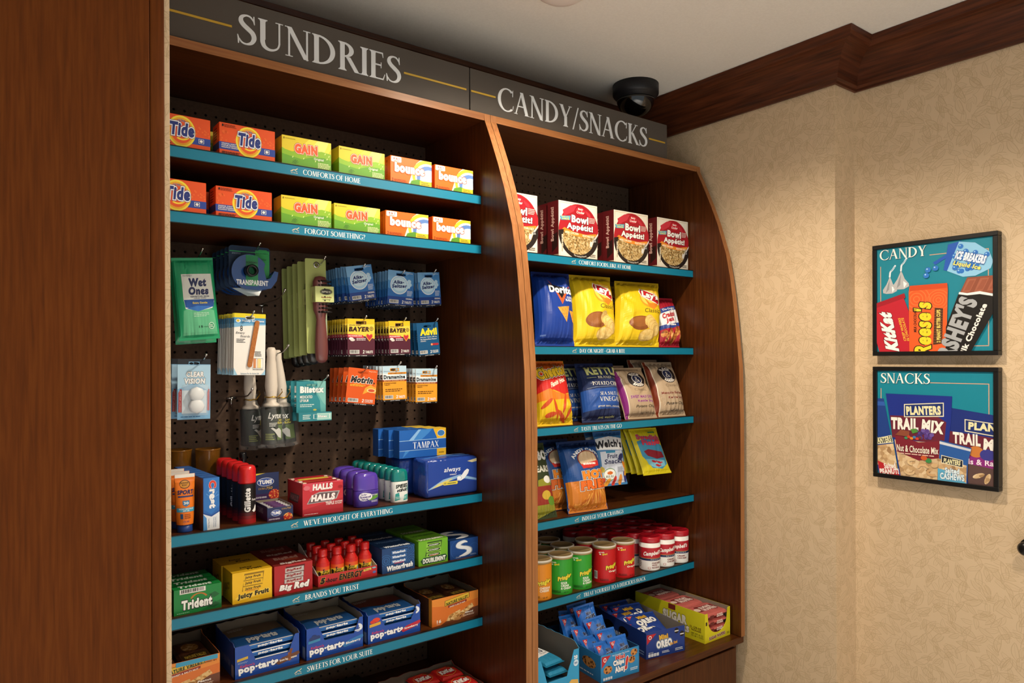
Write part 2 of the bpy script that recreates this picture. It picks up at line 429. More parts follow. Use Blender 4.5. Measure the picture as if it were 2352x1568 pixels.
    G['?'] = (_rib([(.06, .80), (.10, .93), (.22, .975), (.34, .92), (.37, .76), (.30, .60), (.22, .48), (.21, .30)], [.10, .08, .06, .10, .12, .11, .07, .04]) + _bowl(.21, .07, .07, .07, 0, 360, .07, .07, 12), .46)
    G['&'] = (_rib([(.72, .45), (.60, .22), (.42, .05), (.22, .02), (.08, .14), (.10, .34), (.26, .50), (.42, .64), (.46, .82), (.36, .95), (.24, .90), (.22, .76), (.32, .56), (.54, .22), (.74, .02)], [.04, .06, .06, .08, .12, .12, .07, .06, .09, .05, .08, .11, .12, .13, .12]), .80)
    G[' '] = ([], .28)
    return G
_G = _mk(); _sx = {}
def serif_text(t, b=0.):
    if t not in _sx:
        x = 0.; T = []
        for ch in t:
            P, a = _G[ch]
            for p in P: T += [tuple((q[0]+x, q[1]) for q in tr3) for tr3 in tess(p)]
            x += a+.035
        _sx[t] = T
    return _sx[t]
# ------------------------------------------------------------------ surfaces of the place
def wood(name, axis, c=('#381a07', '#4a240b', '#562e10'), rough=.36, sc=1.):
    s = {'z': (22*sc, 22*sc, 1.1*sc), 'x': (1.1*sc, 22*sc, 22*sc), 'y': (22*sc, 1.1*sc, 22*sc)}[axis]
    return ramp_mat(name, [(.28, c[0]), (.5, c[1]), (.72, c[2])], scale=s, tscale=6, detail=9, dist=.3, rough=rough, bump=.12, spec=.3 if rough < .6 else .12, coat=.08 if rough < .6 else 0.)
WZ = wood('cherry_wood_upright', 'z'); WX = wood('cherry_wood_across', 'x'); WY = wood('cherry_wood_deep', 'y')
WPANEL = wood('cherry_wall_panel', 'z', ('#4e2405', '#5a2b07', '#63320b'), rough=.7, sc=1.6)
WCROWN = wood('dark_cherry_crown', 'y', ('#34170b', '#4d2512', '#5f3018'), rough=.42)
WCROWNX = wood('dark_cherry_crown_across', 'x', ('#34170b', '#4d2512', '#5f3018'), rough=.42)
def wallpaper():
    """beige paper with outlined leaves: one randomly turned leaf in each cell, three overlapping sets"""
    m = bpy.data.materials.new('leaf_wallpaper'); m.use_nodes = True; nt = m.node_tree; b = nt.nodes['Principled BSDF']; N = nt.nodes.new; Lk = nt.links.new
    b.inputs['Roughness'].default_value = .62; b.inputs['Specular IOR Level'].default_value = .3
    def mth(op, a, c=None, clamp=False):
        n = N('ShaderNodeMath'); n.operation = op; n.use_clamp = clamp
        for i, q in enumerate((a, c)):
            if q is None: continue
            if isinstance(q, (int, float)): n.inputs[i].default_value = q
            else: Lk(q, n.inputs[i])
        return n.outputs[0]
    tc = N('ShaderNodeTexCoord'); sp = N('ShaderNodeSeparateXYZ'); Lk(tc.outputs['Object'], sp.inputs[0])
    cb = N('ShaderNodeCombineXYZ'); Lk(mth('ADD', sp.outputs[0], sp.outputs[1]), cb.inputs[0]); Lk(sp.outputs[2], cb.inputs[1])
    def leaves(scale, seed, l, w):
        mp = N('ShaderNodeMapping'); mp.inputs['Scale'].default_value = (scale, scale, 1); mp.inputs['Location'].default_value = (seed, seed*1.7, 0); Lk(cb.outputs[0], mp.inputs['Vector'])
        v = N('ShaderNodeTexVoronoi'); v.voronoi_dimensions = '2D'; v.inputs['Scale'].default_value = 1; Lk(mp.outputs[0], v.inputs['Vector'])
        d = N('ShaderNodeVectorMath'); d.operation = 'SUBTRACT'; Lk(mp.outputs[0], d.inputs[0]); Lk(v.outputs['Position'], d.inputs[1])
        sc = N('ShaderNodeSeparateColor'); Lk(v.outputs['Color'], sc.inputs[0])
        r = N('ShaderNodeVectorRotate'); r.rotation_type = 'Z_AXIS'; Lk(d.outputs[0], r.inputs['Vector']); Lk(mth('MULTIPLY', sc.outputs[0], 6.28), r.inputs['Angle'])
        q = N('ShaderNodeSeparateXYZ'); Lk(r.outputs[0], q.inputs[0])
        xx = mth('DIVIDE', q.outputs[0], l); yy = mth('ABSOLUTE', mth('ADD', q.outputs[1], mth('MULTIPLY', mth('MULTIPLY', xx, xx), w*.5)))
        g = mth('SUBTRACT', mth('MULTIPLY', mth('SUBTRACT', 1., mth('MULTIPLY', xx, xx)), w), yy)          # > 0 inside the leaf
        line = mth('SUBTRACT', 1., mth('DIVIDE', mth('ABSOLUTE', g), w*.16), True)
        ins = mth('GREATER_THAN', g, 0.)
        vein = mth('MULTIPLY', ins, mth('MULTIPLY', mth('SUBTRACT', 1., mth('DIVIDE', yy, w*.10), True), .6))
        return mth('MAXIMUM', line, vein), mth('MULTIPLY', ins, sc.outputs[1])
    L1, f1 = leaves(23, 1.3, .62, .20); L2, f2 = leaves(27, 5.7, .60, .17); L3, f3 = leaves(33, 9.2, .60, .20)
    ln = mth('MAXIMUM', mth('MAXIMUM', L1, L2), L3); fl = mth('MULTIPLY', mth('ADD', f1, mth('ADD', f2, f3)), .33)
    r1 = N('ShaderNodeValToRGB'); r1.color_ramp.elements[0].color = lin('#d2b896'); r1.color_ramp.elements[1].color = lin('#c6ac88'); Lk(fl, r1.inputs['Fac'])
    mix = N('ShaderNodeMix'); mix.data_type = 'RGBA'; mix.inputs[7].default_value = lin('#94774f'); Lk(mth('MULTIPLY', ln, .42), mix.inputs[0]); Lk(r1.outputs['Color'], mix.inputs[6])
    Lk(mix.outputs[2], b.inputs['Base Color'])
    bu = N('ShaderNodeBump'); bu.inputs['Strength'].default_value = .12; bu.inputs['Distance'].default_value = .001; bu.invert = True; Lk(ln, bu.inputs['Height']); Lk(bu.outputs['Normal'], b.inputs['Normal'])
    return m
PAPER = wallpaper()
CEILM = ramp_mat('ceiling_paint', [(.3, '#dcd8d0'), (.7, '#e2ded6')], tscale=160, detail=2, rough=.9, bump=.08)
FLOORM = ramp_mat('floor_tile', [(.3, '#bdb9b2'), (.7, '#c9c5be')], tscale=40, rough=.6, bump=.05)
BLACK = mat('#0c0b0b', .4); TEAL = mat('#087796', .42, name='teal_strip'); STEEL = mat('#c9c9c6', .18, 1., name='chrome_wire')

YB, XA, XB, YS = 2.02, 2.12, 2.238, 1.149
struct('floor', MB().box(-2.6, 2.6, -2.6, 2.2, -.06, 0, FLOORM))
struct('ceiling', MB().box(-2.6, 2.6, -2.6, 2.2, CEIL, CEIL+.06, CEILM))
struct('wall_back', MB().box(.258, 2.5, YB, YB+.1, 0, CEIL, PAPER))
struct('wall_right', MB().prism([[(XA, YB), (XA, YS), (XB, YS), (XB, -2.6), (XB+.2, -2.6), (XB+.2, YB)]], lambda u, v, t: (u, v, t), 0, CEIL, PAPER))
struct('wall_left', MB().box(-1.6, .2581, 1.212, YB+.1, 0, CEIL, PAPER))
o = struct('trim_1', MB().box(-1.6, .2262, 1.194, 1.2119, 0, CEIL, WPANEL, .0012))
MB().box(.2270, .2478, 1.1965, 1.2119, 0, CEIL, WPANEL, .0025).build('edge_strip', o)
# crown moulding: bead, cove, top fillet; mitred runs
crown = [(.004, 2.321), (.012, 2.321), (.012, 2.329), (.016, 2.333)] + [(.020+.076*(1-math.cos(math.radians(a))), 2.335+.078*math.sin(math.radians(a))) for a in range(0, 91, 10)] + [(.099, 2.418), (.107, 2.424), (.111, 2.4385), (.004, 2.4385)]
def crown_run(name, A, B, m):
    n = len(crown); mb = MB(); vs = [(*A(p), z) for p, z in crown]+[(*B(p), z) for p, z in crown]
    mb.add(vs, [(i, (i+1) % n, n+(i+1) % n, n+i) for i in range(n)], m, False); mb.add(vs[:n], [tuple(range(n))], m); mb.add(vs[n:], [tuple(range(n))], m)
    return struct(name, mb)
crown_run('trim_2', lambda p: (.26, YB-p), lambda p: (XA-p, YB-p), WCROWNX)
crown_run('trim_3', lambda p: (XA-p, YB-p), lambda p: (XA-p, YS-p), WCROWN)
crown_run('trim_4', lambda p: (XA-p, YS-p), lambda p: (XB-p, YS-p), WCROWNX)
crown_run('trim_5', lambda p: (XB-p, YS-p), lambda p: (XB-p, -2.5), WCROWN)
nail = mat('#b07a3a', .5)

# ------------------------------------------------------------------ shelving units
edge = [(2.169, 1.632), (2.15, 1.630), (2.10, 1.606), (2.018, 1.569), (1.945, 1.540), (1.845, 1.508), (1.77, 1.493), (1.698, 1.4825), (1.60, 1.471), (1.46, 1.457), (1.29, 1.4535), (.557, 1.4535)]
PEGY = 1.950
def side_loop(): return [(y, z) for z, y in edge] + [(1.98, .557), (1.98, 2.169)]
WEDGE = wood('cherry_lit_edge', 'z', ('#84512c', '#946036', '#a06b40'), rough=.45)  # same cherry as the panels, paler to carry the lit look of front edges
def side_panel(x0, x1, parent):
    p = MB().prism([side_loop()], lambda u, v, t: (t, u, v), x0, x1, WZ).build('side_panel', parent)
    mb = MB(); pr = [(y, z) for z, y in edge]                         # thin strip along the curved front, lamp brightness put into its colour
    for (a, b) in zip(pr[:-1], pr[1:]):
        mb.add([(x0, a[0], a[1]), (x1, a[0], a[1]), (x1, b[0], b[1]), (x0, b[0], b[1]), (x0, a[0]-.0015, a[1]), (x1, a[0]-.0015, a[1]), (x1, b[0]-.0015, b[1]), (x0, b[0]-.0015, b[1])],
               [(4, 5, 6, 7), (0, 4, 7, 3), (1, 2, 6, 5)], WEDGE)
    mb.build('lit_edge', p)
PITCH = .0254
def pegboard_mesh(x0, x1, z0, z1):
    bm_ = MB(); m = ramp_mat('pegboard_brown', [(.3, '#4e3a2c'), (.7, '#5c4636')], tscale=120, rough=.75)
    nx = int((x1-x0)/PITCH); nz = int((z1-z0)/PITCH); ox = x0+((x1-x0)-nx*PITCH)/2; r = .0034; h = PITCH/2; t = .005
    vs = []; fs = []
    ang = [math.radians(22.5+45*k) for k in range(8)]
    sq = [(h, h*.4142), (h*.4142, h), (-h*.4142, h), (-h, h*.4142), (-h, -h*.4142), (-h*.4142, -h), (h*.4142, -h), (h, -h*.4142)]
    for i in range(nx):
        for j in range(nz):
            cx = ox+(i+.5)*PITCH; cz = z0+(j+.5)*PITCH; k = len(vs)
            for a in range(8): vs.append((cx+sq[a][0], 0, cz+sq[a][1]))
            for a in range(8): vs.append((cx+r*math.cos(ang[a]), 0, cz+r*math.sin(ang[a])))
            for a in range(8): vs.append((cx+r*math.cos(ang[a]), t, cz+r*math.sin(ang[a])))
            for c in ((1, 1), (-1, 1), (-1, -1), (1, -1)): vs.append((cx+h*c[0], 0, cz+h*c[1]))
            for a in range(8):
                b = (a+1) % 8; fs.append((k+a, k+b, k+8+b, k+8+a)); fs.append((k+8+a, k+8+b, k+16+b, k+16+a))
            fs += [(k, k+24, k+1), (k+2, k+25, k+3), (k+4, k+26, k+5), (k+6, k+27, k+7)]
    bm_.add(vs, fs, m); xe = ox+nx*PITCH; ze = z0+nz*PITCH
    for a in ((x0, ox, z0, z1), (xe, x1, z0, z1), (ox, xe, ze, z1)):
        bm_.add([(a[0], 0, a[2]), (a[1], 0, a[2]), (a[1], 0, a[3]), (a[0], 0, a[3])], [(0, 1, 2, 3)], m)
    bm_.box(x0, x1, .012, .02, z0, z1, mat('#1c130d', .9))
    return bm_.mesh('pegboard')
pegmesh = None
BIRD = mat('#d8c9a8', .5)
def strip_print(pr, words, px0, px1, x0, z0):
    """small running-dog emblem and its caption, then the words, in capitals"""
    X0 = onY(px0, 800, 1.6455).x; X1 = onY(px1, 800, 1.6455).x
    pr.text(words, X0-x0, .0046, X1-x0, .0170, mat('#f2f2ee', .5), serif=True)
    e = X0-x0-.030
    pr.line([(e, .0085), (e+.006, .0125), (e+.012, .0130), (e+.017, .0165)], .0016, BIRD); pr.line([(e+.004, .0085), (e+.006, .0125)], .001, BIRD, False); pr.line([(e+.010, .0130), (e+.013, .0095), (e+.016, .0095)], .001, BIRD, False)
    pr.text('On The Go', e+.001, .0042, e+.017, .0072, BIRD, bold=.01, shear=.2)
def unit(name, label, x0, x1, shelves):
    """x0..x1 inner width; shelves: (top z, words, px0, px1)"""
    global pegmesh
    u = thing(name, label, 'shelving', (0, 0, 0))
    side_panel(x0-.019, x0, u); side_panel(x1, x1+.019, u)
    t = MB().box(x0, x1, 1.632, 1.972, 2.150, 2.169, WX).build('top_panel', u)
    MB().box(x0, x1, 1.6305, 1.632, 2.150, 2.169, wood('cherry_lit_edge_across', 'x', ('#84512c', '#946036', '#a06b40'), rough=.45)).build('lit_edge', t)  # top board's front edge, its lit look likewise in the colour
    if pegmesh is None: pegmesh = pegboard_mesh(0, x1-x0, 0, 1.592)
    pb = bpy.data.objects.new('pegboard', pegmesh); COL.objects.link(pb); pb.parent = u; pb.location = (x0, PEGY, .557)
    for zt, words, p0, p1 in shelves:
        sh = MB().box(x0+.0006, x1-.0006, 1.652, 1.949, zt-.019, zt, WX).build('shelf', u)
        mb = MB().box(x0+.0006, x1-.0006, 1.6485, 1.652, zt-.0235, zt+.0022, BLACK)
        mb.box(x0+.0006, x1-.0006, 1.6460, 1.6487, zt-.0240, zt-.0222, BLACK).box(x0+.0006, x1-.0006, 1.6460, 1.6487, zt+.0006, zt+.0026, BLACK)
        mb.build('label_channel', sh)
        st = MB().box(x0+.001, x1-.001, 1.6468, 1.6484, zt-.0221, zt+.0005, TEAL)
        pr = Pr(); strip_print(pr, words, p0, p1, x0, zt)
        for L, T, m in pr.it:
            vs = []; fs = []
            for q in T:
                k = len(vs); vs += [(x0+p[0], 1.6467-L*.00004-(len(fs) % 5)*6e-6, zt-.0221+p[1]) for p in q]; fs.append((k, k+1, k+2))
            st.add(vs, fs, m)
        st.build('label_strip', sh, fix=False)
    return u
LX0, LX1, RX0, RX1 = .2815, 1.1516, 1.1911, 2.0700
LZ = [1.943, 1.805, 1.116, .941, .771]; RZ = [1.800, 1.5255, 1.283, 1.004, .7665]
unit('shelving_unit', 'cherry wood shelving unit of toiletries under the sundries sign', LX0, LX1,
     [(LZ[0], 'COMFORTS OF HOME', 698, 830), (LZ[1], 'FORGOT SOMETHING?', 701, 840), (LZ[2], "WE'VE THOUGHT OF EVERYTHING", 696, 901), (LZ[3], 'BRANDS YOU TRUST', 699, 823), (LZ[4], 'SWEETS FOR YOUR SUITE', 703, 854)])
unit('shelving_unit', 'cherry wood shelving unit of snacks next to the papered wall', RX0, RX1,
     [(RZ[0], 'COMFORT FOODS...LIKE AT HOME', 1331, 1451), (RZ[1], 'DAY OR NIGHT - GRAB A BITE', 1332, 1436), (RZ[2], 'TASTY TREATS ON THE GO', 1335, 1428), (RZ[3], 'INDULGE YOUR CRAVINGS', 1336, 1431), (RZ[4], 'TREAT YOURSELF TO A DELICIOUS SNACK', 1339, 1482)])
CTZ = .5555
def base_cabinet(x0, x1, label):
    u = thing('base_cabinet', label, 'cabinet', (x0, 1.456, 0)); w = x1-x0
    MB().box(0, w, 0, .51, CTZ-.022, CTZ, WX, .0015).build('counter_top', u)
    MB().box(.004, w-.004, .028, .505, .08, CTZ-.0225, WZ).build('body', u)
    n = 2
    for k in range(n):
        a = .03+(w-.06)/n*k; d = MB().box(a+.002, a+(w-.06)/n-.002, .008, .027, .10, CTZ-.034, WZ, .0015).build('door', u)
        MB().lathe([(.004, 0), (.004, .012), (.011, .018), (.011, .022), (.006, .025)], STEEL, 14).build('knob', d)
        kn = d.children[0]; kn.rotation_euler = (math.pi/2, 0, 0); kn.location = (a+((w-.06)/n-.04 if k == 0 else .04), .008, CTZ-.09)
base_cabinet(.262, 1.1706, 'cherry base cabinet below the sundries shelves, carrying candy boxes')
base_cabinet(1.1722, 2.0890, 'cherry base cabinet below the snack shelves, carrying cookie boxes')

# ------------------------------------------------------------------ signs on top of the units
ACR = mat('#544e48', .6, 0, .25, alpha=.85, name='smoked_acrylic'); SILV = mat('#d3d7db', .45, .0, name='silver_letter'); GOLD = mat('#b8942a', .5, name='gold_line')
def sign(label, x0, x1, words, pa, pb, ztop, zbot, lines):
    t = thing('sign_panel', label, 'sign', (x0, 1.640, 2.1692))
    MB().box(0, x1-x0, 0, .006, 0, .1195, ACR, .0006).build('acrylic_panel', t)
    X0 = onY(pa, 150, 1.639).x-x0; X1 = onY(pb, 150, 1.639).x-x0
    pr = Pr(); pr.text(words, X0, zbot-2.1692, X1, ztop-2.1692, SILV, serif=True)
    mb = MB()                                              # raised letters
    T = pr.it[0][1]; vs = []; fs = []
    for q in T:
        a = sum(q[i][0]*q[(i+1) % 3][1]-q[(i+1) % 3][0]*q[i][1] for i in range(3))
        if a < 0: q = q[::-1]
        k = len(vs); yo = -.0015-(len(fs) % 28)*4e-6; vs += [(p[0], yo, p[1]) for p in q]+[(p[0], 0, p[1]) for p in q]
        fs += [(k, k+1, k+2), (k, k+3, k+4, k+1), (k+1, k+4, k+5, k+2), (k+2, k+5, k+3, k)]
    mb.add(vs, fs, SILV); mb.build('lettering', t, fix=False)
    for a, b, z in lines:
        MB().box(a-x0, b-x0, -.0012, 0, z-2.1692, z-2.1692+.0048, GOLD).build('gold_line', t)
sx = lambda px: onY(px, 150, 1.639).x
zt1 = onY(565, 41, 1.639).z; zb1 = onY(560, 119, 1.639).z
sign('smoked acrylic sign panel with silver letters reading SUNDRIES', .300, 1.1082, 'SUNDRIES', 545, 921, 2.2615, 2.192, [(.302, sx(533), 2.2238), (sx(928), sx(1071), 2.2238)])
sign('smoked acrylic sign panel with silver letters reading CANDY/SNACKS', 1.1118, 1.9245, 'CANDY/SNACKS', 1143, 1486, 2.2615, 2.192, [(1.114, sx(1138), 2.2238), (sx(1490), sx(1527), 2.2238)])
print('sign z', zt1, zb1)

# ------------------------------------------------------------------ ceiling things
def downlight(x, y, label):
    t = thing('ceiling_downlight', label, 'light', (x, y, CEIL), group='recessed ceiling downlights')
    m = mat('#e9e6df', .5)
    MB().lathe([(.045, -.002), (.075, -.002), (.078, -.006), (.070, -.012), (.047, -.010), (.045, -.002)], m, 32, caps=False).build('trim_ring', t)
WORD = ['nearest the posters', 'in front of the candy shelves']
for i, (x, y, w, beam) in enumerate(DOWNLIGHTS):
    k = i-3  # lobby and wood panel fixtures are added along with their lamps
    downlight(x, y, ['recessed ceiling downlight in front of the candy shelves', 'recessed ceiling downlight nearest the framed posters', 'recessed ceiling downlight in front of the wood panel'][i] if i < 3 else f'recessed ceiling downlight over the lobby, row {["one", "two", "three"][k//3]}, {["left", "middle", "right"][k % 3]} one')
t = thing('smoke_detector', 'round off-white smoke detector on the ceiling, cut by the frame top', 'detector', (1.215, 1.375, CEIL))
sm = mat('#d9cfc8', .5)
MB().lathe([(.070, 0), (.070, -.012), (.066, -.022), (.048, -.034), (.030, -.038), (0.0, -.038)], sm, 32).build('housing', t)
MB().lathe([(.074, 0), (.074, -.006), (.070, -.006)], sm, 32).build('base_ring', t)
c0 = onZ(1460, 196, CEIL)
t = thing('dome_camera', 'black dome security camera on the ceiling above the snacks sign', 'camera', (c0.x, c0.y, CEIL))
MB().lathe([(.079, -.0005), (.079, -.034), (.075, -.040), (.069, -.043), (.066, -.052)], mat('#131215', .5), 40).build('housing', t)
MB().lathe([(.0655*math.cos(math.radians(a)), -.050-.060*math.sin(math.radians(a))) for a in range(0, 91, 9)], mat('#050506', .04, 0, .6, coat=.5, name='smoked_dome'), 40).build('dome', t)
# ------------------------------------------------------------------ package kit. Local frame: x right along the shelf, y into the shelf, z up; front face at y = 0
W_, K_ = '#eeeee8', '#101012'
def FR(W, H): return lambda u, v, o: (u*W, -o, v*H)
def SD(D, H): return lambda u, v, o: (-o, D-u*D, v*H)
def TP(W, D, H): return lambda u, v, o: (u*W, v*D, H+o)
def span(pl, pr, Y, py=800): a = onY(pl, py, Y).x; return a, onY(pr, py, Y).x-a
def art(fn, *a):
    p = Pr(); fn(p, *a); return p
_prm = {}
def put(parent, name, fn_art, mp, key=None, cut=None):
    """print on a face; identical prints share their mesh"""
    if key is not None and key in _prm:
        o = bpy.data.objects.new(name, _prm[key]); COL.objects.link(o); o.parent = parent; return o
    p = Pr(); fn_art(p); o = p.build(name, parent, mp, cut)
    if key is not None: _prm[key] = o.data
    return o
def carton(name, label, cat, x, y, z, w, d, h, body, front=None, side=None, top=None, rz=0, group=None, b=.0009, rx=0):
    t = thing(name, label, cat, (x, y, z+.0003), rz, group, rx=rx)
    MB().box(0, w, 0, d, 0, h, body if not isinstance(body, str) else mat(body, .4), b).build('carton', t)
    if front: put(t, 'front_print', front, FR(w, h))
    if side: put(t, 'side_print', side, SD(d, h))
    if top: put(t, 'top_print', top, TP(w, d, h))
    return t
def rrect(x0, y0, x1, y1, r, n=4):
    P = []
    for cx, cy, a in ((x1-r, y1-r, 0), (x0+r, y1-r, 90), (x0+r, y0+r, 180), (x1-r, y0+r, 270)):
        for k in range(n+1): t = math.radians(a+90*k/n); P.append((cx+r*math.cos(t), cy+r*math.sin(t)))
    return P
def card_body(mb, w, h, t, m, hole=None, r=.003):
    L = [rrect(0, 0, w, h, r)]
    if hole: L.append(oval(hole[0], hole[1], hole[2], hole[3], 14))
    return mb.prism(L, lambda u, v, k: (u, k, v), 0, t, m)
def hook(x, z, tipy=1.775, label='', rise=.022, group='chrome peg hooks on the pegboard'):
    """chrome wire peg hook: back plate, T foot, wire, raised ball tip"""
    t = thing('peg_hook', label, 'hook', (x, PEGY, z), group=group)
    L = PEGY-tipy
    MB().tube([(0, -.0012, 0), (0, -L*.25, .002), (0, -L*.62, .004), (0, -L*.82, .008), (0, -L*.95, rise*.75), (0, -L, rise)], .0018, STEEL, 8).build('wire', t)
    MB().lathe([(0, -.0035), (.0028, -.0022), (.0036, 0), (.0028, .0024), (0, .0036)], STEEL, 10, (0, -L-.001, rise+.001)).build('ball_tip', t)
    MB().tube([(-.014, -.0042, -.004), (.014, -.0042, -.004)], .0026, STEEL).tube([(0, -.0042, -.002), (0, -.0042, -.028)], .0024, STEEL).build('foot_plate', t)
    return t
def stack_card(proto, n, dx, dy, lab, group, jit=.3, seed=1, skip=(), dz=0):
    """copies of a hanging card behind the front one on the same hook"""
    rnd = random.Random(seed); L = proto.location
    for k in range(1, n+1):
        dup(proto, (L.x+dx*k+rnd.uniform(-1, 1)*jit*.003, L.y+dy*k, L.z+dz*k), label=lab, group=group, ry=proto.rotation_euler.y*(.5 if k > 1 else 1)+rnd.uniform(-1, 1)*.03, skip=skip)

class Bag:
    """pillow bag: front surface as a function so print can lie on it. u in 0..1 across, v in 0..1 up"""
    def __init__(s, w, h, t, seed=1, seal=.06, wr=1.5, pinch=.05, back=.5, squash=.5, nu=26, nv=32, shear=0.):
        s.shear = shear
        s.w, s.h, s.t, s.seal, s.wr, s.pinch, s.back, s.squash = w, h, t, seal, wr, pinch, back, squash
        s.us = [i/nu for i in range(nu+1)]; s.vs = [i/nv for i in range(nv+1)]
        r = random.Random(seed); s.k = [(r.uniform(8, 24), r.uniform(0, 6.3), r.uniform(.5, 1)) for _ in range(5)]; s.d = [(r.random(), r.random(), r.uniform(.08, .2), r.uniform(-1, 1), r.uniform(0, 3.14)) for _ in range(9)]
    def prof(s, u, v):
        sl = s.seal; q = min(max((v-sl)/(1-2*sl), 0), 1)
        b = max(4*q*(1-q), 0)**s.squash * (1+.18*(.5-q)); a = max(1-abs(2*u-1)**3.4, 0)**.62
        return a*b, b, q
    def off(s, u, v):
        ab, b, q = s.prof(u, v); y = ab*s.t
        e = math.exp(-q*7)+math.exp(-(1-q)*7)
        fold = sum(math.sin(u*k[0]*3.14+k[1])*k[2] for k in s.k)/5
        y += s.wr*s.t*.16*fold*e*(1 if 0 < q < 1 else 0)
        for du, dv, r, am, an in s.d:
            x = (u-du)*math.cos(an)+(v-dv)*math.sin(an); z = -(u-du)*math.sin(an)+(v-dv)*math.cos(an)
            y += s.wr*s.t*.13*am*math.exp(-(x*x/(r*r*2.5)+z*z/(r*r*.12)))*min(ab*3, 1)
        if not 0 < q < 1: y = .0006+.0006*math.sin(v*s.h*2600)
        return y
    def pt(s, u, v, o=0., side=1):
        ab, b, q = s.prof(u, v); x = .5+(u-.5)*(1-s.pinch*b)
        z = v*s.h
        y = s.off(u, v)
        return (x*s.w+s.shear*z, -(y+o) if side > 0 else y*s.back, z)
    def mesh(s, mb, m, mback=None):
        nu, nv = len(s.us)-1, len(s.vs)-1
        s.sheet = Sheet(nu, nv, lambda u, v: s.pt(u, v), (0, -1, 0)); s.sheet.add(mb, m)
        Sheet(nu, nv, lambda u, v: s.pt(u, v, 0, -1), (0, 1, 0)).add(mb, mback or m)
        return mb
def bag_thing(name, label, cat, loc, w, h, t, col, artfn, seed=1, rz=0, rx=0, ry=0, group=None, foil=.28, **k):
    B = Bag(w, h, t, seed, **k); r = thing(name, label, cat, loc, rz, group, rx=rx, ry=ry)
    m = mat(col, foil, 0., .5, coat=.35, bump=(27, .6)) if isinstance(col, str) else col
    B.mesh(MB(), m).build('pouch', r)
    if artfn:
        p = Pr(); p.clip = (.012, .004, .988, .996); artfn(p); p.build('front_print', r, B.sheet.at, B.sheet.cut, base=.0003)
    return r
def chord(u):
    """sine and cosine at u turns, straight between 48ths of a turn"""
    k = math.floor(u*48+1e-9); t = u*48-k; a, b = k/48*2*math.pi, (k+1)/48*2*math.pi
    return math.sin(a)*(1-t)+math.sin(b)*t, math.cos(a)*(1-t)+math.cos(b)*t
def cyl_map(r, h, c=(0, 0)):
    """u in -.5..5 around the front half (in turns), v in 0..1"""
    return lambda u, v, o: (c[0]+(r+o)*chord(u)[0], c[1]-(r+o)*chord(u)[1], v*h)
CYLCUT = ([i/48 for i in range(-24, 25)], [])
def tray(mb, w, d, h, hf, m, inner, t=.0012, hb=None, cut=None, tear=0, seed=1, hs=None):
    """open display box: floor, back, two sides sloping to a front of height hf, optional front notch; torn upper edges"""
    hb = hb or h; rnd = random.Random(seed); hs = hs or h
    def up(n, z0, z1, a=.0015): return [(i/n, z0+(z1-z0)*i/n+(rnd.uniform(-a, a) if 0 < i < n else 0)*(1 if tear else 0)) for i in range(n+1)]
    fl = [(0, 0), (w, 0)]
    if cut: fl += [(w, cut[4] if len(cut) > 4 else h), (cut[1]+.004, cut[4] if len(cut) > 4 else h)] + [(cut[1]+.004-(cut[1]+.004-cut[3])*k/6+(rnd.uniform(-.0015, .0015) if tear else 0), (cut[4] if len(cut) > 4 else h)-((cut[4] if len(cut) > 4 else h)-hf)*k/6) for k in range(1, 7)] + [(cut[2], hf)] + [(cut[2]+(cut[0]-.004-cut[2])*k/6, hf+((cut[4] if len(cut) > 4 else h)-hf)*k/6+(rnd.uniform(-.002, .002) if tear and k < 6 else 0)) for k in range(1, 7)] + [(0, cut[4] if len(cut) > 4 else h)]
    else: fl += [(w, hf), (0, hf)]
    f = lambda u, v, k: (u, k, v)
    mb.prism([fl], f, 0, t, m); mb.prism([[(a, b) for a, b in [(p[0], p[1]) for p in fl]]], f, t, t+.0003, inner)
    hfe = (cut[4] if cut and len(cut) > 4 else h) if cut else hf
    pr = [(0, 0), (d, 0), (d, hb)] + [(d*(1-a), z) for a, z in up(14, hs, hs if cut else hs)[1:-1]] + [(0, hfe)]
    mb.prism([pr], lambda u, v, k: (k, u, v), 0, t, m); mb.prism([pr], lambda u, v, k: (k, u, v), t, t+.0003, inner)
    mb.prism([pr], lambda u, v, k: (w-k, u, v), 0, t, m); mb.prism([pr], lambda u, v, k: (w-k, u, v), t, t+.0003, inner)
    bk = [(0, 0), (w, 0), (w, hb)] + [(w*(1-a), z) for a, z in up(12, hb, hb, .003)[1:-1]] + [(0, hb)]
    mb.prism([bk], lambda u, v, k: (u, d-k, v), 0, t, m); mb.prism([bk], lambda u, v, k: (u, d-k, v), t, t+.0003, inner)
    mb.box(t, w-t, t, d-t, 0, t, inner)
    return mb
KRAFT = mat('#8d8273', .85, name='bare_board'); KRAFTD = mat('#6c5f50', .85, name='bare_board_brown')
RICE = ramp_mat('rice_and_chicken', [(0, '#3f3018'), (.3, '#8a6a38'), (.6, '#bd9e66'), (.85, '#d2bf92'), (1, '#5a6232')], 'cells', tscale=210, rough=.5)
CHIP = ramp_mat('potato_chip', [(.3, '#d9b25e'), (.7, '#edd189')], tscale=90, rough=.5)
TORT = ramp_mat('tortilla_chip', [(.3, '#c97f28'), (.6, '#e0a648'), (.75, '#a85e1c')], tscale=140, rough=.5)
GRANOLA = ramp_mat('granola_bar', [(.1, '#7a4a1e'), (.4, '#c08a45'), (.7, '#e0bd83')], 'cells', tscale=160, rough=.6)
NUTS = ramp_mat('mixed_nuts', [(0, '#8a6440'), (.35, '#c9a577'), (.7, '#e3c9a0'), (1, '#a67a50')], 'cells', tscale=85, rough=.5)
COOKIE = ramp_mat('chip_cookie', [(.30, '#4a2712'), (.42, '#b9783a'), (.7, '#c98c4a')], 'dist', tscale=110, rough=.6)
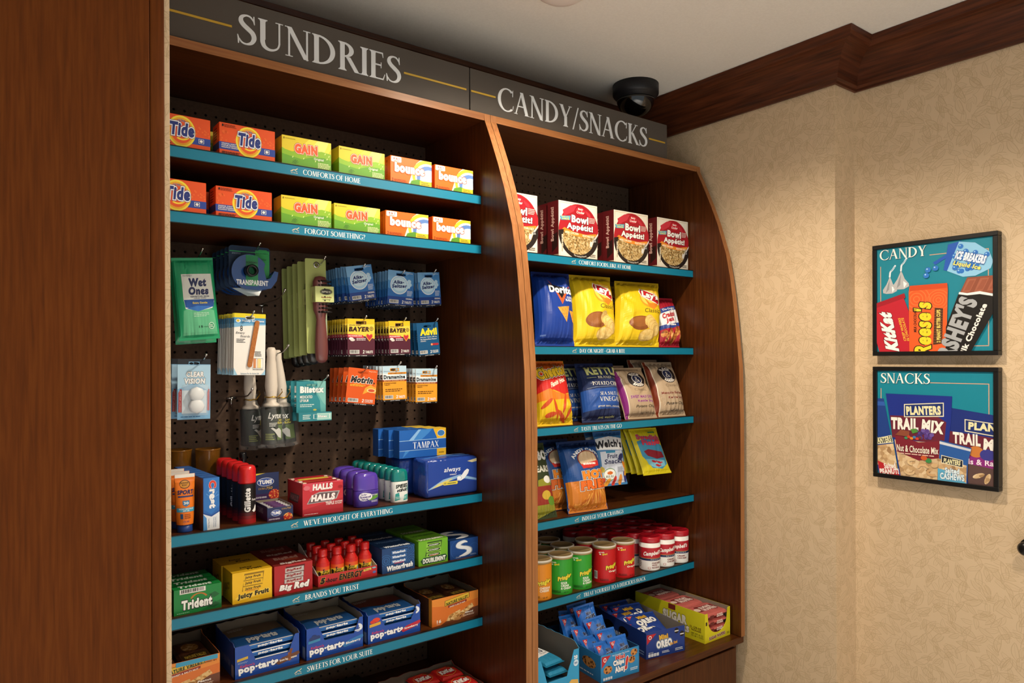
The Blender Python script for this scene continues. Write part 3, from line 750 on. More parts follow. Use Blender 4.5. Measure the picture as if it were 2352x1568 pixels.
CRUNCH = ramp_mat('caramel_corn', [(.2, '#7a3f16'), (.5, '#b9712d'), (.8, '#d99a52')], 'cells', tscale=120, rough=.4)
STRAW = ramp_mat('strawberry', [(.2, '#8f1a18'), (.6, '#cf3a2a'), (.8, '#e8c060')], 'dist', tscale=260, rough=.4)
# ------------------------------------------------------------------ detergent and dryer-sheet cartons on the two upper shelves
YF = 1.660
def tide(p):
    p.rect(0, .20, 1, .42, '#26439a'); rnd = random.Random(2)
    for k in range(26):
        u = rnd.choice((rnd.uniform(.02, .3), rnd.uniform(.72, .98))); v = rnd.uniform(.45, .75); p.oval(u, v, .016, .03, '#e8662a', n=6, up=(k == 0))
    p.oval(.52, .52, .232, .46, '#eedc3e'); p.oval(.52, .52, .205, .405, '#e9a823'); p.oval(.52, .52, .178, .35, '#e4571f')
    p.ring(.53, .50, .15, .24, .045, '#f0d23a', -2.2, .4)
    p.text('ULTRA', .46, .80, .58, .865, '#1e2c66', bold=.03, out='#f4f4ee', ow=.03)
    p.text('Tide', .33, .38, .73, .78, '#22357f', bold=.055, shear=.12, out='#f4f4f4', ow=.06, out2='#1b2c6d', ow2=.085)
    for i, t in enumerate(('ORIGINAL SCENT', 'PARFUM ORIGINAL', 'FRAGANCIA ORIGINAL')): p.text(t, .04, .355-i*.055, .29+.02*i, .395-i*.055, W_, bold=.02)
    p.frame(.80, .25, .89, .38, .008, W_); p.oval(.845, .315, .025, .04, W_)
    p.text('1', .05, .88, .075, .95, K_, bold=.03); p.lines(.085, .86, .34, .96, 3, '#7a2a10'); p.lines(.05, .03, .36, .15, 3, '#451608', .55); p.lines(.40, .03, .62, .07, 1, '#7a2a10')
def tide_side(p): p.rect(0, .20, 1, .42, '#26439a'); p.lines(.2, .5, .8, .9, 5, '#7a2a10')
def gain(p):
    p.rect(0, .52, 1, 1, '#dcc628'); p.poly([(.25, .5), (.9, .5), (1, .8), (1, 1), (.55, 1)], '#eadb4a'); p.poly([(.5, .55), (.85, .6), (.95, 1), (.72, 1)], '#f1e878')
    p.poly([(0, 0), (0, .60), (.06, .55), (.20, .50), (.34, .58), (.46, .52), (.62, .60), (.80, .66), (1, .62), (1, 0)], '#86b527'); p.poly([(0, 0), (0, .40), (.22, .34), (.40, .30), (.6, .42), (.85, .46), (1, .40), (1, 0)], '#5f9d26')
    for k in range(9): a = math.radians(-10+25*k); p.poly([(.27, .10), (.27+.075*math.cos(a)-.008, .10+.15*math.sin(a)), (.27+.075*math.cos(a)+.008, .10+.15*math.sin(a)+.01)], '#2c5f1c', k == 0)
    for u, v in ((.42, .30), (.48, .42), (.86, .56), (.94, .50), (.20, .30), (.66, .27), (.90, .40)): p.poly([(u, v), (u+.02, v+.015), (u+.028, v+.07), (u+.006, v+.05)], '#cfe08a', u == .42)
    p.text('GAIN', .25, .48, .72, .80, '#e55a2b', bold=.075, shear=.08, out='#f5efe2', ow=.035, out2='#b23a18', ow2=.075, rot=.05)
    p.text('Original', .64, .32, .84, .42, W_, bold=.012); p.text('1', .03, .88, .05, .94, '#7d6a12'); p.lines(.07, .89, .28, .94, 1, '#a89a22')
    p.lines(.72, .05, .99, .28, 5, '#e5efb0', .5)
def bounce(p):
    p.poly([(.42, 0), (.50, .40), (.62, .85), (.72, 1), (1, 1), (1, 0)], '#f3ead0'); p.oval(.88, .42, .36, .60, '#f0c430', n=30); p.oval(.90, .40, .31, .50, '#f8f1dc'); p.oval(.92, .36, .29, .46, '#5b7fbe'); p.oval(.95, .30, .24, .38, '#b9d2ea')
    p.poly([(.45, .0), (.5, .20), (.66, .28), (.85, .22), (1, .25), (1, 0)], '#57922c'); p.poly([(.92, .25), (.96, .55), (.99, .55), (1, .25)], '#f2f2f0')
    p.rect(1, 0, 1.2, 1, '#ffffff') if False else None
    p.poly(rrect(.02, .78, .26, .98, .03), '#f4f2ea'); p.text('4 in 1', .07, .86, .21, .95, '#cf2f22', bold=.05); p.lines(.08, .80, .21, .85, 1, '#c85a3a')
    p.text('bounce', .10, .42, .82, .78, '#f6f4ee', bold=.075, out='#df5a1c', ow=.05)
    p.text('2', .04, .10, .07, .20, '#3a1808'); p.lines(.09, .10, .42, .19, 2, '#a84a12'); p.poly(rrect(.70, .06, .99, .24, .02), '#ecc62a'); p.lines(.73, .09, .95, .21, 2, '#5a5018')
    p.clip = None
def bounce_clip(p): p.clip = (0, 0, 1, 1); bounce(p)
def gain_clip(p): p.clip = (0, 0, 1, 1); gain(p)
def tide_clip(p): p.clip = (0, 0, 1, 1); tide(p)
KINDS = {'tide': ('detergent_carton', '#e1531f', tide_clip, tide_side, 'orange bullseye detergent carton'),
         'gain': ('detergent_carton', '#cfc02a', gain_clip, lambda p: (p.rect(0, 0, 1, .45, '#6aa025'), p.poly([(0, .45), (1, .45), (1, .6)], '#86b527')), 'yellow and green detergent carton'),
         'bounce': ('dryer_sheet_carton', '#e86a1e', bounce_clip, lambda p: p.text('bounce', .12, .40, .88, .60, '#a8380e', bold=.03, rot=1.57), 'orange and white dryer-sheet carton')}
rows = [(LZ[0], 'upper', [('tide', 369, 485.5, 276.8, 485), ('tide', 505, 633, 279.3, 505), ('gain', 649, 762, 309, 649), ('gain', 780, 885.4, 334.6, 780), ('bounce', 898, 992, 356, 898), ('bounce', 1000, 1088, 377, 1000)]),
        (LZ[1], 'second', [('tide', 358, 475.5, 420.7, 475), ('tide', 496.4, 625.4, 425.7, 496), ('gain', 647, 762, 447, 647), ('gain', 768.6, 874.3, 466, 769), ('bounce', 886.4, 984, 482, 886), ('bounce', 994.3, 1082, 496.4, 994)])]
for z, rn, its in rows:
    for i, (k, a, b, pt, pxt) in enumerate(its):
        nm, body, fr, sd, base = KINDS[k]; x, w = span(a, b, YF); h = onY(pxt, pt, YF).z-z
        if i == 0: w = span(505, 633, YF)[1] if rn == 'upper' else span(496.4, 625.4, YF)[1]; x = span(b, b+9, YF)[0]-w
        where = {0: 'cut by the wall edge', 1: 'second from the wall', 2: 'beside orange detergent', 3: 'next to dryer sheets', 4: 'beside green cartons', 5: 'at the right end'}[i]
        d = .052 if k != 'bounce' else .040
        t = carton(nm, f'{base}, {rn} shelf, {where}', 'carton', x, YF, z, w, d, h, body, fr, sd, rz=(.015, -.01, 0, .012, -.012, .008)[i], group='laundry cartons on the upper shelves')
        if i in (0, 3) or (i == 1 and rn == 'second'):
            kk = {0: 'gain', 3: 'bounce', 1: 'tide'}[i] if rn == 'upper' else k
            nm2, b2, f2, s2, base2 = KINDS[kk]
            carton(nm2, f'{base2} half hidden behind the {["leftmost", "second", "", "fourth"][i]} carton, {rn} shelf', 'carton', x+(.02 if i else .028), YF+d+.02, z, w*.97, d, h*.96, b2, f2, s2, group='laundry cartons on the upper shelves')
# ------------------------------------------------------------------ things hanging on the pegboard
YC = 1.790
def quad(TL, TR, BR, BL, Y=YC):
    a, b, c, d = (onY(*q, Y) for q in (TL, TR, BR, BL))
    w = ((b-a).length+(c-d).length)/2; h = ((a-d).length+(b-c).length)/2; up = (a-d)+(b-c); th = math.atan2(up.x, up.z)
    top = (a+b)/2; r = .012
    return Vector((top.x-math.sin(th)*r, Y, top.z-math.cos(th)*r)), w, h, th
def hang_card(name, label, cat, q, body, artfn, group, t=.0012, hole=True, Y=YC, hw=.2):
    loc, w, h, th = quad(*q, Y); T = thing(name, label, cat, loc, group=group, ry=th)
    mb = MB(); L = [rrect(-w/2, .012-h, w/2, .012, .003)]
    if hole: L.append(oval(0, .0015, w*hw, .0036, 14))
    mb.prism(L, lambda u, v, k: (u, k, v), 0, t, mat(body, .4) if isinstance(body, str) else body).build('card', T)
    def A(p):
        artfn(p)
        if hole:                                            # keep print off the hang hole
            hz = 1-(.012-.0015)/h; rv = .0042/h; o = []
            for L_, Tt, m in p.it:
                keep = []
                for tr in Tt:
                    if all(abs(q_[1]-hz) > rv for q_ in tr) and (min(q_[1] for q_ in tr) > hz or max(q_[1] for q_ in tr) < hz): keep.append(tr); continue
                    for part in clip_rect([tr], 0, hz+rv, 1, 1)+clip_rect([tr], 0, 0, 1, hz-rv)+clip_rect([tr], 0, hz-rv, .5-hw*1.05, hz+rv)+clip_rect([tr], .5+hw*1.05, hz-rv, 1, hz+rv): keep.append(part)
                o.append((L_, keep, m))
            p.it = o
    put(T, 'front_print', A, lambda u, v, o: ((u-.5)*w, -o, v*h-(h-.012)))
    return T, w, h
def foot(p, t='2 TABLETS', c=W_, bc=True):
    p.rect(0, 0, 1, .045, '#15151a'); p.text('LIFT HERE', .30, .012, .70, .034, '#d8d8d8', bold=.02)
    for u in (.06, .94): p.poly([(u-.02, .012), (u+.02, .012), (u, .034)], '#e8e8e8', u < .1)
    if bc: p.barcode(.07, .075, .42, .175)
    n, w = t.split(' ', 1); p.text(n, .54, .08, .61, .17, c, bold=.03, shear=.15)
    ws = w.split('/'); 
    for i, q in enumerate(ws): p.text(q, .64, .085+(len(ws)-1-i)*.045, .92, .155 if len(ws) == 1 else .12+(len(ws)-1-i)*.045, c, bold=.03, shear=.15)
def alka(p):
    p.rect(0, .045, 1, 1, '#2c6cb4'); p.poly([(0, 1), (1, 1), (1, .62), (.4, .40), (0, .50)], '#4c8cc8'); p.poly([(0, 1), (.9, 1), (.35, .66), (0, .72)], '#79aedb'); p.rect(0, .045, 1, .27, '#20438c')
    p.oval(.44, .60, .34, .265, '#e9eef2'); p.oval(.44, .60, .315, .245, '#a8cfe8'); p.oval(.44, .62, .27, .19, '#c7e0ee')
    p.text('Alka-', .20, .63, .62, .73, '#16306e', bold=.05, shear=.15, rot=.06); p.text('Seltzer', .16, .52, .74, .62, '#16306e', bold=.05, shear=.15, rot=.06)
    for u, v, r in ((.82, .72, .075), (.84, .63, .08), (.80, .56, .06)): p.oval(u, v, r, r*.72, '#b9d9ee')
    p.lines(.74, .30, .96, .46, 5, '#dbe8f4', .45); p.text('ORIGINAL', .70, .20, .96, .245, W_, bold=.04); p.text('Digestive', .70, .93, .95, .965, W_, bold=.01); foot(p)
def bayer(p):
    p.rect(0, .045, 1, .60, '#552033'); p.poly([(0, .55), (.3, .57), (.7, .53), (1, .47), (1, 1), (0, 1)], '#f0d04c'); p.rect(0, .86, 1, 1, '#e8c020')
    p.text('BAYER', .04, .66, .80, .79, '#3a1d18', bold=.065, shear=.18); p.oval(.88, .74, .075, .055, '#3a1d18'); p.oval(.88, .74, .058, .042, '#e8c64a'); p.line([(.83, .74), (.93, .74)], .012, '#3a1d18'); p.line([(.88, .70), (.88, .78)], .016, '#3a1d18')
    p.text('GENUINE ASPIRIN', .06, .815, .48, .845, '#5a2a20', bold=.02); p.poly([(0, .51), (.60, .49), (.56, .57), (0, .595)], '#c8354a'); p.text('THE WONDER DRUG', .03, .53, .52, .565, W_, bold=.03)
    for a, cc in ((1.25, '#e8b23a'), (1., '#c62f3c')): p.poly([(.80, .53-.105*a), (.80+.11*a, .53), (.80+.10*a, .53+.055*a), (.80+.05*a, .53+.065*a), (.80, .53+.03*a), (.80-.05*a, .53+.065*a), (.80-.10*a, .53+.055*a), (.80-.11*a, .53)], cc)
    p.oval(.13, .475, .085, .035, '#f1efe9'); p.oval(.18, .44, .085, .035, '#dcd9d2'); p.lines(.32, .42, .70, .50, 2, '#eadfe0', .5); foot(p)
def advil(p):
    p.rect(0, .045, 1, 1, '#14527f'); p.text('Advil', .14, .62, .92, .83, '#f2d92a', bold=.06, out='#c9a410', ow=.012)
    p.text('Ibuprofen Tablets, 200 mg', .14, .545, .90, .585, W_, bold=.01); p.text('Pain Reliever/Fever Reducer', .14, .485, .90, .525, W_, bold=.01); p.text('(NSAID)', .14, .425, .38, .465, W_, bold=.01)
    p.poly(rrect(.62, .31, .96, .37, .03), '#b3262e'); p.oval(.64, .34, .05, .036, '#e8803a'); p.text('C', .62, .322, .66, .358, W_, bold=.05); foot(p, '2 COATED/TABLETS')
def motrin(p):
    p.rect(0, .045, 1, 1, '#dd5a1d'); p.poly([(.1, .52), (.9, .60), (1, .40), (1, .62), (.5, .70)], '#ea7a26'); p.poly([(.55, .30), (.8, .40), (1, .33), (1, .50), (.8, .58), (.62, .48)], '#f0a53a'); p.oval(.84, .42, .16, .06, '#f6d58a'); p.oval(.84, .42, .115, .04, '#d4553a')
    p.text('Motrin', .10, .60, .86, .78, '#201a1c', bold=.06, shear=.22, out='#f4efe8', ow=.05); p.text('IB', .87, .60, .94, .645, '#201a1c', bold=.04); p.lines(.10, .50, .70, .555, 2, '#f3c53c', .6); p.text('Ibuprofen', .70, .92, .96, .96, '#f5d9b8', bold=.01); foot(p, '2 COATED/CAPLETS')
def drama(p):
    p.rect(0, .045, 1, .62, '#f0a430'); p.rect(0, .58, 1, 1, '#bfdcec'); p.poly([(0, .58), (1, .58), (1, .72), (0, .80)], '#e4eff4'); p.rect(.22, .765, 1, .82, '#ee9a2c'); p.text('CHEWABLE FORMULA', .26, .775, .96, .81, '#4a2410', bold=.03)
    p.text('Dimenhydrinate Tablets', .05, .835, .72, .865, '#1d3f6c', bold=.01); p.text('Dramamine', .04, .635, .94, .745, '#15171c', bold=.045); p.rect(0, .565, 1, .61, '#8e2b22'); p.text('MOTION SICKNESS RELIEF', .05, .573, .92, .60, '#f0c080', bold=.03)
    p.text('8 ORANGE FLAVORED', .05, .50, .56, .53, '#4a2410', bold=.02); p.text('TABLETS', .05, .455, .30, .485, '#4a2410', bold=.02); p.lines(.10, .27, .92, .37, 2, '#5a3010', .4); foot(p, '2 TABLETS', '#ffffff')
GC = {'antacid': 'blue antacid tablet cards', 'aspirin': 'yellow and maroon aspirin cards', 'ibuprofen': 'navy pain relief cards', 'caplet': 'orange caplet cards', 'motion': 'orange motion sickness cards'}
def pill_row(kind, artfn, body, q, tip, label, n, dy, lab2, seed, hooklab, dx=0.):
    T, w, h = hang_card('medicine_card', label, 'medicine card', q, body, artfn, GC[kind], hw=.18)
    if n: stack_card(T, n, dx, dy, lab2, GC[kind], seed=seed)
    P = onY(*tip, 1.775); hook(P.x, P.z-.022, 1.775, hooklab)
pill_row('antacid', alka, '#2c6cb4', ((794, 610), (851.3, 609), (866, 688.6), (805, 695)), (838, 607), 'tilted blue antacid card in front, beside the hairbrushes', 8, .0165, 'blue antacid card behind the tilted front one beside the hairbrushes', 3, 'chrome peg hook through the antacid cards beside the hairbrushes')
pill_row('antacid', alka, '#2c6cb4', ((891.8, 620.5), (950.5, 624), (949, 706), (889, 700)), (929, 622), 'front blue antacid card on the middle antacid hook', 8, .0165, 'blue antacid card behind the front one on the middle antacid hook', 4, 'chrome peg hook through the middle antacid cards')
pill_row('antacid', alka, '#2c6cb4', ((958.4, 624), (1008.3, 627), (1014, 704.7), (963.7, 701)), (1001, 620), 'front blue antacid card nearest the right side panel', 3, .018, 'blue antacid card behind the front one nearest the side panel', 5, 'chrome peg hook through the antacid cards nearest the side panel')
pill_row('aspirin', bayer, '#552033', ((797.6, 731), (860, 733), (861, 819), (798.5, 818)), (841, 727), 'front yellow and maroon aspirin card on the left aspirin hook', 8, .0165, 'yellow and maroon aspirin card behind the front left one', 6, 'chrome peg hook through the left aspirin cards')
pill_row('aspirin', bayer, '#552033', ((892.4, 736), (940.8, 738), (943.5, 816), (893.5, 815)), (932, 731), 'front yellow and maroon aspirin card beside the navy card', 7, .0175, 'yellow and maroon aspirin card behind the front right one', 7, 'chrome peg hook through the right aspirin cards')
pill_row('ibuprofen', advil, '#14527f', ((955.5, 739), (1005.4, 742), (1011, 818), (962, 816)), (1005, 733), 'front navy card with yellow lettering beside the side panel', 4, .019, 'navy card behind the front one with yellow lettering', 8, 'chrome peg hook through the navy cards')
pill_row('caplet', motrin, '#dd5a1d', ((800.8, 845), (868, 848), (860, 933), (792.6, 927)), (843, 844), 'front orange caplet card tilted beside the lip balm', 4, .030, 'orange caplet card behind the tilted front one', 9, 'chrome peg hook through the orange caplet cards')
pill_row('motion', drama, '#f0a430', ((878.3, 839.7), (932.9, 840.5), (934.3, 921.5), (880, 920.5)), (920, 833), 'front motion sickness card beside the orange caplet card', 6, .020, 'motion sickness card behind the front left one', 10, 'chrome peg hook through the left motion sickness cards')
pill_row('motion', drama, '#f0a430', ((954.6, 846), (1003.9, 846.5), (1004, 926.5), (954.6, 925.5)), (1003, 842), 'front motion sickness card nearest the right side panel', 3, .019, 'motion sickness card behind the front right one', 11, 'chrome peg hook through the right motion sickness cards')

# lip balm: card with the little box at its foot
def blis(p):
    p.rect(0, 0, 1, 1, '#2f8b98'); p.poly([(.62, .86), (.66, .62), (.80, .35), (.82, 0), (1, 0), (1, 1), (.58, 1)], '#63b0b0'); p.poly([(.70, 1), (.72, .6), (.9, .3), (1, .2), (1, 1)], '#7fc0bb')
    p.text('Blistex', .12, .62, .94, .84, '#eef4f2', bold=.07, out='#1d6a78', ow=.03); p.text('MEDICATED', .12, .45, .54, .54, W_, bold=.02); p.text('LIP BALM', .12, .335, .40, .425, W_, bold=.02); p.lines(.12, .16, .60, .27, 2, '#cfe6e4', .5); p.oval(.62, .07, .06, .03, '#d8cc5a')
T, w, h = hang_card('lip_balm_pack', 'front teal lip balm card with a small box at its foot', 'lip balm', ((680.5, 877), (748.4, 873.5), (748, 945), (681, 947)), '#2f8b98', blis, 'teal lip balm packs')
def blb(p): p.rect(0, 0, 1, 1, '#2b8492'); p.rect(.55, .1, 1, .9, '#9ad0ca'); p.frame(.44, .25, .95, .78, .02, '#eef4f2'); p.text('Blistex', .58, .38, .86, .66, '#f4f8f6', bold=.05, out='#2b6f80', ow=.03); p.lines(.12, .2, .38, .8, 3, '#d8ecea', .5)
o = MB().box(-w/2, w/2+.009, -.016, .0, .012-h-.022, .012-h, mat('#2b8492', .4), .001).build('balm_box', T)
put(o, 'front_print', blb, lambda u, v, q: (-w/2+u*(w+.009), -.016-q, .012-h-.022+v*.022))
stack_card(T, 3, -.001, .034, 'teal lip balm pack behind the front one', 'teal lip balm packs', seed=3)
P = onY(753, 863, 1.76); hook(P.x, P.z-.022, 1.76, 'chrome peg hook through the teal lip balm packs')

# wipes
def wet(p):
    p.rect(0, 0, 1, 1, '#1f9a68'); p.poly([(.1, .06), (.95, .06), (.9, .35), (.5, .42), (.15, .36)], '#5fb98c')
    p.poly([(.17, .80), (.90, .80), (.93, .46), (.86, .38), (.5, .35), (.20, .38), (.17, .5)], '#dfe6e2'); p.poly([(.18, .49), (.93, .49), (.90, .40), (.5, .36), (.20, .40)], '#1e4f9c'); p.poly([(.22, .385), (.5, .415), (.9, .40), (.5, .345)], '#2f6fc0')
    p.text('Wet', .33, .645, .76, .75, '#22305f', bold=.07, shear=.1, out='#ffffff', ow=.02); p.text('Ones', .30, .545, .80, .645, '#22305f', bold=.07, shear=.1, out='#ffffff', ow=.02)
    p.text('SENSITIVE SKIN', .34, .515, .80, .535, '#22305f', bold=.03); p.text('HAND WIPES', .42, .497, .72, .510, '#22305f', bold=.02); p.text('Extra Gentle', .38, .437, .74, .462, '#d6c64a', bold=.03); p.lines(.2, .77, .45, .79, 2, '#5a6a70')
    p.lines(.38, .28, .78, .335, 3, '#bfe4cf', .4); p.text('15', .48, .145, .58, .172, '#164a34', bold=.03); p.text('wipes', .60, .145, .72, .165, '#164a34'); p.oval(.80, .165, .075, .042, '#cfe9db'); p.oval(.80, .165, .062, .034, '#2d9a6c'); p.lines(.755, .145, .845, .185, 3, '#eaf5ee')
loc, w, h, th = quad((396, 593), (484.6, 591), (508.5, 775), (408, 785))
for k in range(2):
    B = bag_thing('wipes_pack', ['green flow-wrapped wipes pack hanging in front', 'green wipes pack just behind the front one'][k], 'wipes', (loc.x-math.cos(th)*w/2-math.sin(th)*(h-.012)-.002*k, YC+.024*k, loc.z-math.cos(th)*(h-.012)+math.sin(th)*w/2-.008*k), w, h, .011, '#1f9a68', wet if k == 0 else None, seed=4+k, ry=th+.01*k, group='green wipes packs', seal=.055, squash=.22, pinch=.02, back=.5)
P = onY(465, 572, 1.762); hook(P.x, P.z-.022, 1.762, 'chrome peg hook through the green wipes packs')
def whitep(p): p.rect(.1, .1, .9, .9, '#dfe6ee'); p.lines(.2, .3, .8, .7, 5, '#8899aa')

# tape dispensers
def tapecard(p):
    p.rect(0, 0, 1, 1, '#16304e'); p.rect(.64, 0, 1, .94, '#2c9a54'); p.rect(0, .845, 1, .875, '#38b068'); p.text('ACADEMIX', .66, .832, .97, .862, '#0f2c2c', bold=.03); p.lines(.06, .76, .34, .82, 2, '#9fb8c8', .4); p.poly(rrect(.72, .90, .94, .97, .02), '#2c9a54'); p.lines(.66, .60, .94, .66, 2, '#0d3c24', .5)
TAPE = mat('#1a4284', .12, 0, .6, coat=.6, name='blue_dispenser_plastic')
loc, w, h, th = quad((525, 565), (620, 567), (620, 658), (525, 658))
tp = thing('tape_dispenser', 'front blue tape dispenser on a card reading TRANSPARENT', 'tape dispenser', loc, group='carded tape dispensers')
MB().prism([rrect(-w/2, .012-h, w/2, .012, .008), oval(0, .0, w*.13, .006, 12)], lambda u, v, k: (u, k, v), 0, .001, mat('#16304e', .4)).build('card', tp)
put(tp, 'card_print', tapecard, lambda u, v, o: ((u-.5)*w*.96, -o, v*h*.72-(h-.012)+h*.24))
cx, cz, r = -.006, .012-h*.66, .043
P = [(cx+r*math.cos(math.radians(a)), cz+r*math.sin(math.radians(a))) for a in range(30, 265, 12)] + [(cx+.02, cz-r), (cx+.052, cz-r*.86), (cx+.066, cz-r*.4), (cx+.070, cz+.004), (cx+.060, cz+.006), (cx+.050, cz-.012), (cx+.040, cz-.016), (cx+.034, cz+.010)]
d = MB().prism([P, oval(cx, cz+.002, .015, .015, 20)], lambda u, v, k: (u, k, v), -.020, -.002, TAPE).build('dispenser', tp)
MB().lathe([(.0145, -.019), (.0145, -.003), (.009, -.003), (.009, -.019), (.0145, -.019)], mat('#0c1016', .3), 20, caps=False).build('core', d)
d.children[0].rotation_euler = (-math.pi/2, 0, 0); d.children[0].location = (cx, -.022, cz+.002)
def tapeface(p): p.rect(.30, .12, .56, 1.05, '#2c8a58'); p.text('TRANSPARENT', .10, .14, .78, .30, '#e8eef2', bold=.045); p.text('ACADEMIX', .30, .80, .55, .86, '#0f2c2c', bold=.02)
q = Pr(); tapeface(q); q.it = [(a, [t3 for t3 in T3], m) for a, T3, m in q.it]
q.build('face_print', d, lambda u, v, o: (cx-r+u*.112, -.020-o, cz-r+v*.080))
MB().add([(cx-.04, -.012, cz-.040), (cx+.030, -.012, cz-.044), (cx+.036, -.010, cz-.036), (cx-.005, -.016, cz-.058), (cx+.024, -.014, cz-.056)], [(0, 3, 4, 1), (0, 1, 2)], mat('#cfe6ea', .08, alpha=.5)).build('clear_blister', tp)
for k in range(1, 5):
    dup(tp, (loc.x-.0015*k, YC+.030*k, loc.z-.001*k), label='blue tape dispenser behind the front one', group='carded tape dispensers', skip=('clear_blister',))
P = onY(597, 559, 1.765); hook(P.x, P.z-.022, 1.765, 'chrome peg hook through the tape dispenser cards')

# emery boards
def emery(p):
    p.rect(0, 0, 1, 1, '#f1f0ec'); p.rect(0, .93, 1, 1, '#e6d426'); p.rect(0, .84, 1, .93, '#4b93c8'); p.poly([(0, .84), (1, .84), (1, .82), (.4, .80), (0, .77)], '#7db6dd'); p.oval(.13, .878, .075, .030, '#e9eef2'); p.oval(.12, .880, .045, .02, '#d9c03a'); p.text('Handy Solutions', .25, .855, .95, .90, '#eef4f8', bold=.03)
    p.text('8', .19, .71, .27, .80, '#20242a', bold=.01); p.text('Emery', .06, .655, .34, .70, '#20242a', shear=.2, bold=.01); p.text('Boards', .20, .61, .50, .65, '#55595e', shear=.2)
    p.lines(.08, .52, .36, .59, 3, '#3a3e44', .5); p.lines(.66, .30, .90, .39, 4, '#3a3e44', .5); p.frame(.58, .11, .93, .275, .006, '#8aa6b8'); p.rect(.62, .115, .70, .27, '#cf8a5c'); p.rect(.74, .115, .86, .27, '#ecd2a8'); p.rect(.78, .115, .86, .27, '#ecdd98'); p.text('Solutions For An Active Life', .22, .012, .80, .038, '#4a7a9c', bold=.01); p.poly([(0, 0), (.12, 0), (.02, .10), (0, .12)], '#9ccbe6'); p.poly([(1, 0), (.86, 0), (.97, .06), (1, .10)], '#9ccbe6'); p.lines(.60, .08, .94, .10, 1, '#3a3e44')
T, w, h = hang_card('emery_board_pack', 'front white card of emery boards with a tan nail file', 'nail files', ((537.9, 718), (610.3, 722), (608.5, 862), (536, 860)), '#ecebe6', emery, 'emery board cards', hw=.14)
MB().prism([rot_ for rot_ in [[rot2(p_, (.008, -.062), -.16) for p_ in rrect(.008-.0055, -.062-.058, .008+.0055, -.062+.058, .0054)]]], lambda u, v, k: (u, k, v), -.0045, -.0012, ramp_mat('nail_file_grit', [(.3, '#a3622f'), (.7, '#b9763f')], tscale=300, rough=.8)).build('nail_file', T)
stack_card(T, 9, -.0005, .0125, 'white emery board card behind the front one', 'emery board cards', seed=12)
P = onY(583, 716, 1.770); hook(P.x, P.z-.022, 1.770, 'chrome peg hook through the emery board cards')

# contact lens case
def clear(p):
    p.rect(0, 0, 1, 1, '#7db4dc'); p.poly([(0, .9), (1, .9), (1, .45), (.5, .6), (0, .5)], '#a9d0ea'); p.rect(0, .91, 1, 1, '#20262e'); p.text('CLEAR', .26, .70, .80, .79, '#eef2f6', bold=.06, out='#39424e', ow=.05, shear=.1); p.text('ViSiON', .20, .585, .84, .68, '#eef2f6', bold=.06, out='#39424e', ow=.05, shear=.1)
    p.poly([(.03, .12), (.13, .12), (.13, .50), (.08, .50), (.03, .44)], '#b0353a'); p.text('CONTACT LENS CASE', -.10, .285, .26, .315, '#e8dcd8', bold=.02, rot=1.57); p.poly([(.90, .14), (.97, .14), (.97, .50), (.93, .50), (.90, .44)], '#b0353a'); p.lines(.10, .03, .90, .06, 1, '#3a6a9a'); p.rect(.13, .10, .88, .48, '#d3e4f0')
T, w, h = hang_card('lens_case_pack', 'front pale blue blister card with white contact lens case', 'lens case', ((408, 824), (483.7, 824), (482.7, 962), (407, 963)), '#7db4dc', clear, 'contact lens case cards', hw=.16, hole=True)
mb = MB()
for zz in (-.069, -.094): mb.lathe([(.0165, 0), (.0165, .010), (.014, .013), (.0, .013)], mat('#e9edf0', .3), 8, (0, 0, 0)); mb.v = [(v[0]+.004, -v[2]-.001, v[1]+zz) if i >= len(mb.v)-0 else v for i, v in enumerate(mb.v)]
mb = MB()
for zz in (-.070, -.098):
    n0 = len(mb.v); mb.lathe([(.0170, 0), (.0170, .010), (.0145, .013), (.0005, .013)], mat('#e9edf0', .3), 8)
    mb.v[n0:] = [(v[0]+.004, -v[2]-.001, v[1]+zz) for v in mb.v[n0:]]
mb.box(-.004, .012, -.008, -.001, -.090, -.078, mat('#e9edf0', .3)).build('lens_case', T)
MB().box(-w*.40, w*.42, -.017, -.0013, -.120, -.048, mat('#e6f2fa', .06, 0, .5, alpha=.16, name='clear_blister'), .006).build('blister', T)
stack_card(T, 2, -.004, .034, 'pale blue lens case card behind the front one', 'contact lens case cards', seed=14)
P = onY(473, 816, 1.762); hook(P.x, P.z-.022, 1.762, 'chrome peg hook through the lens case cards')

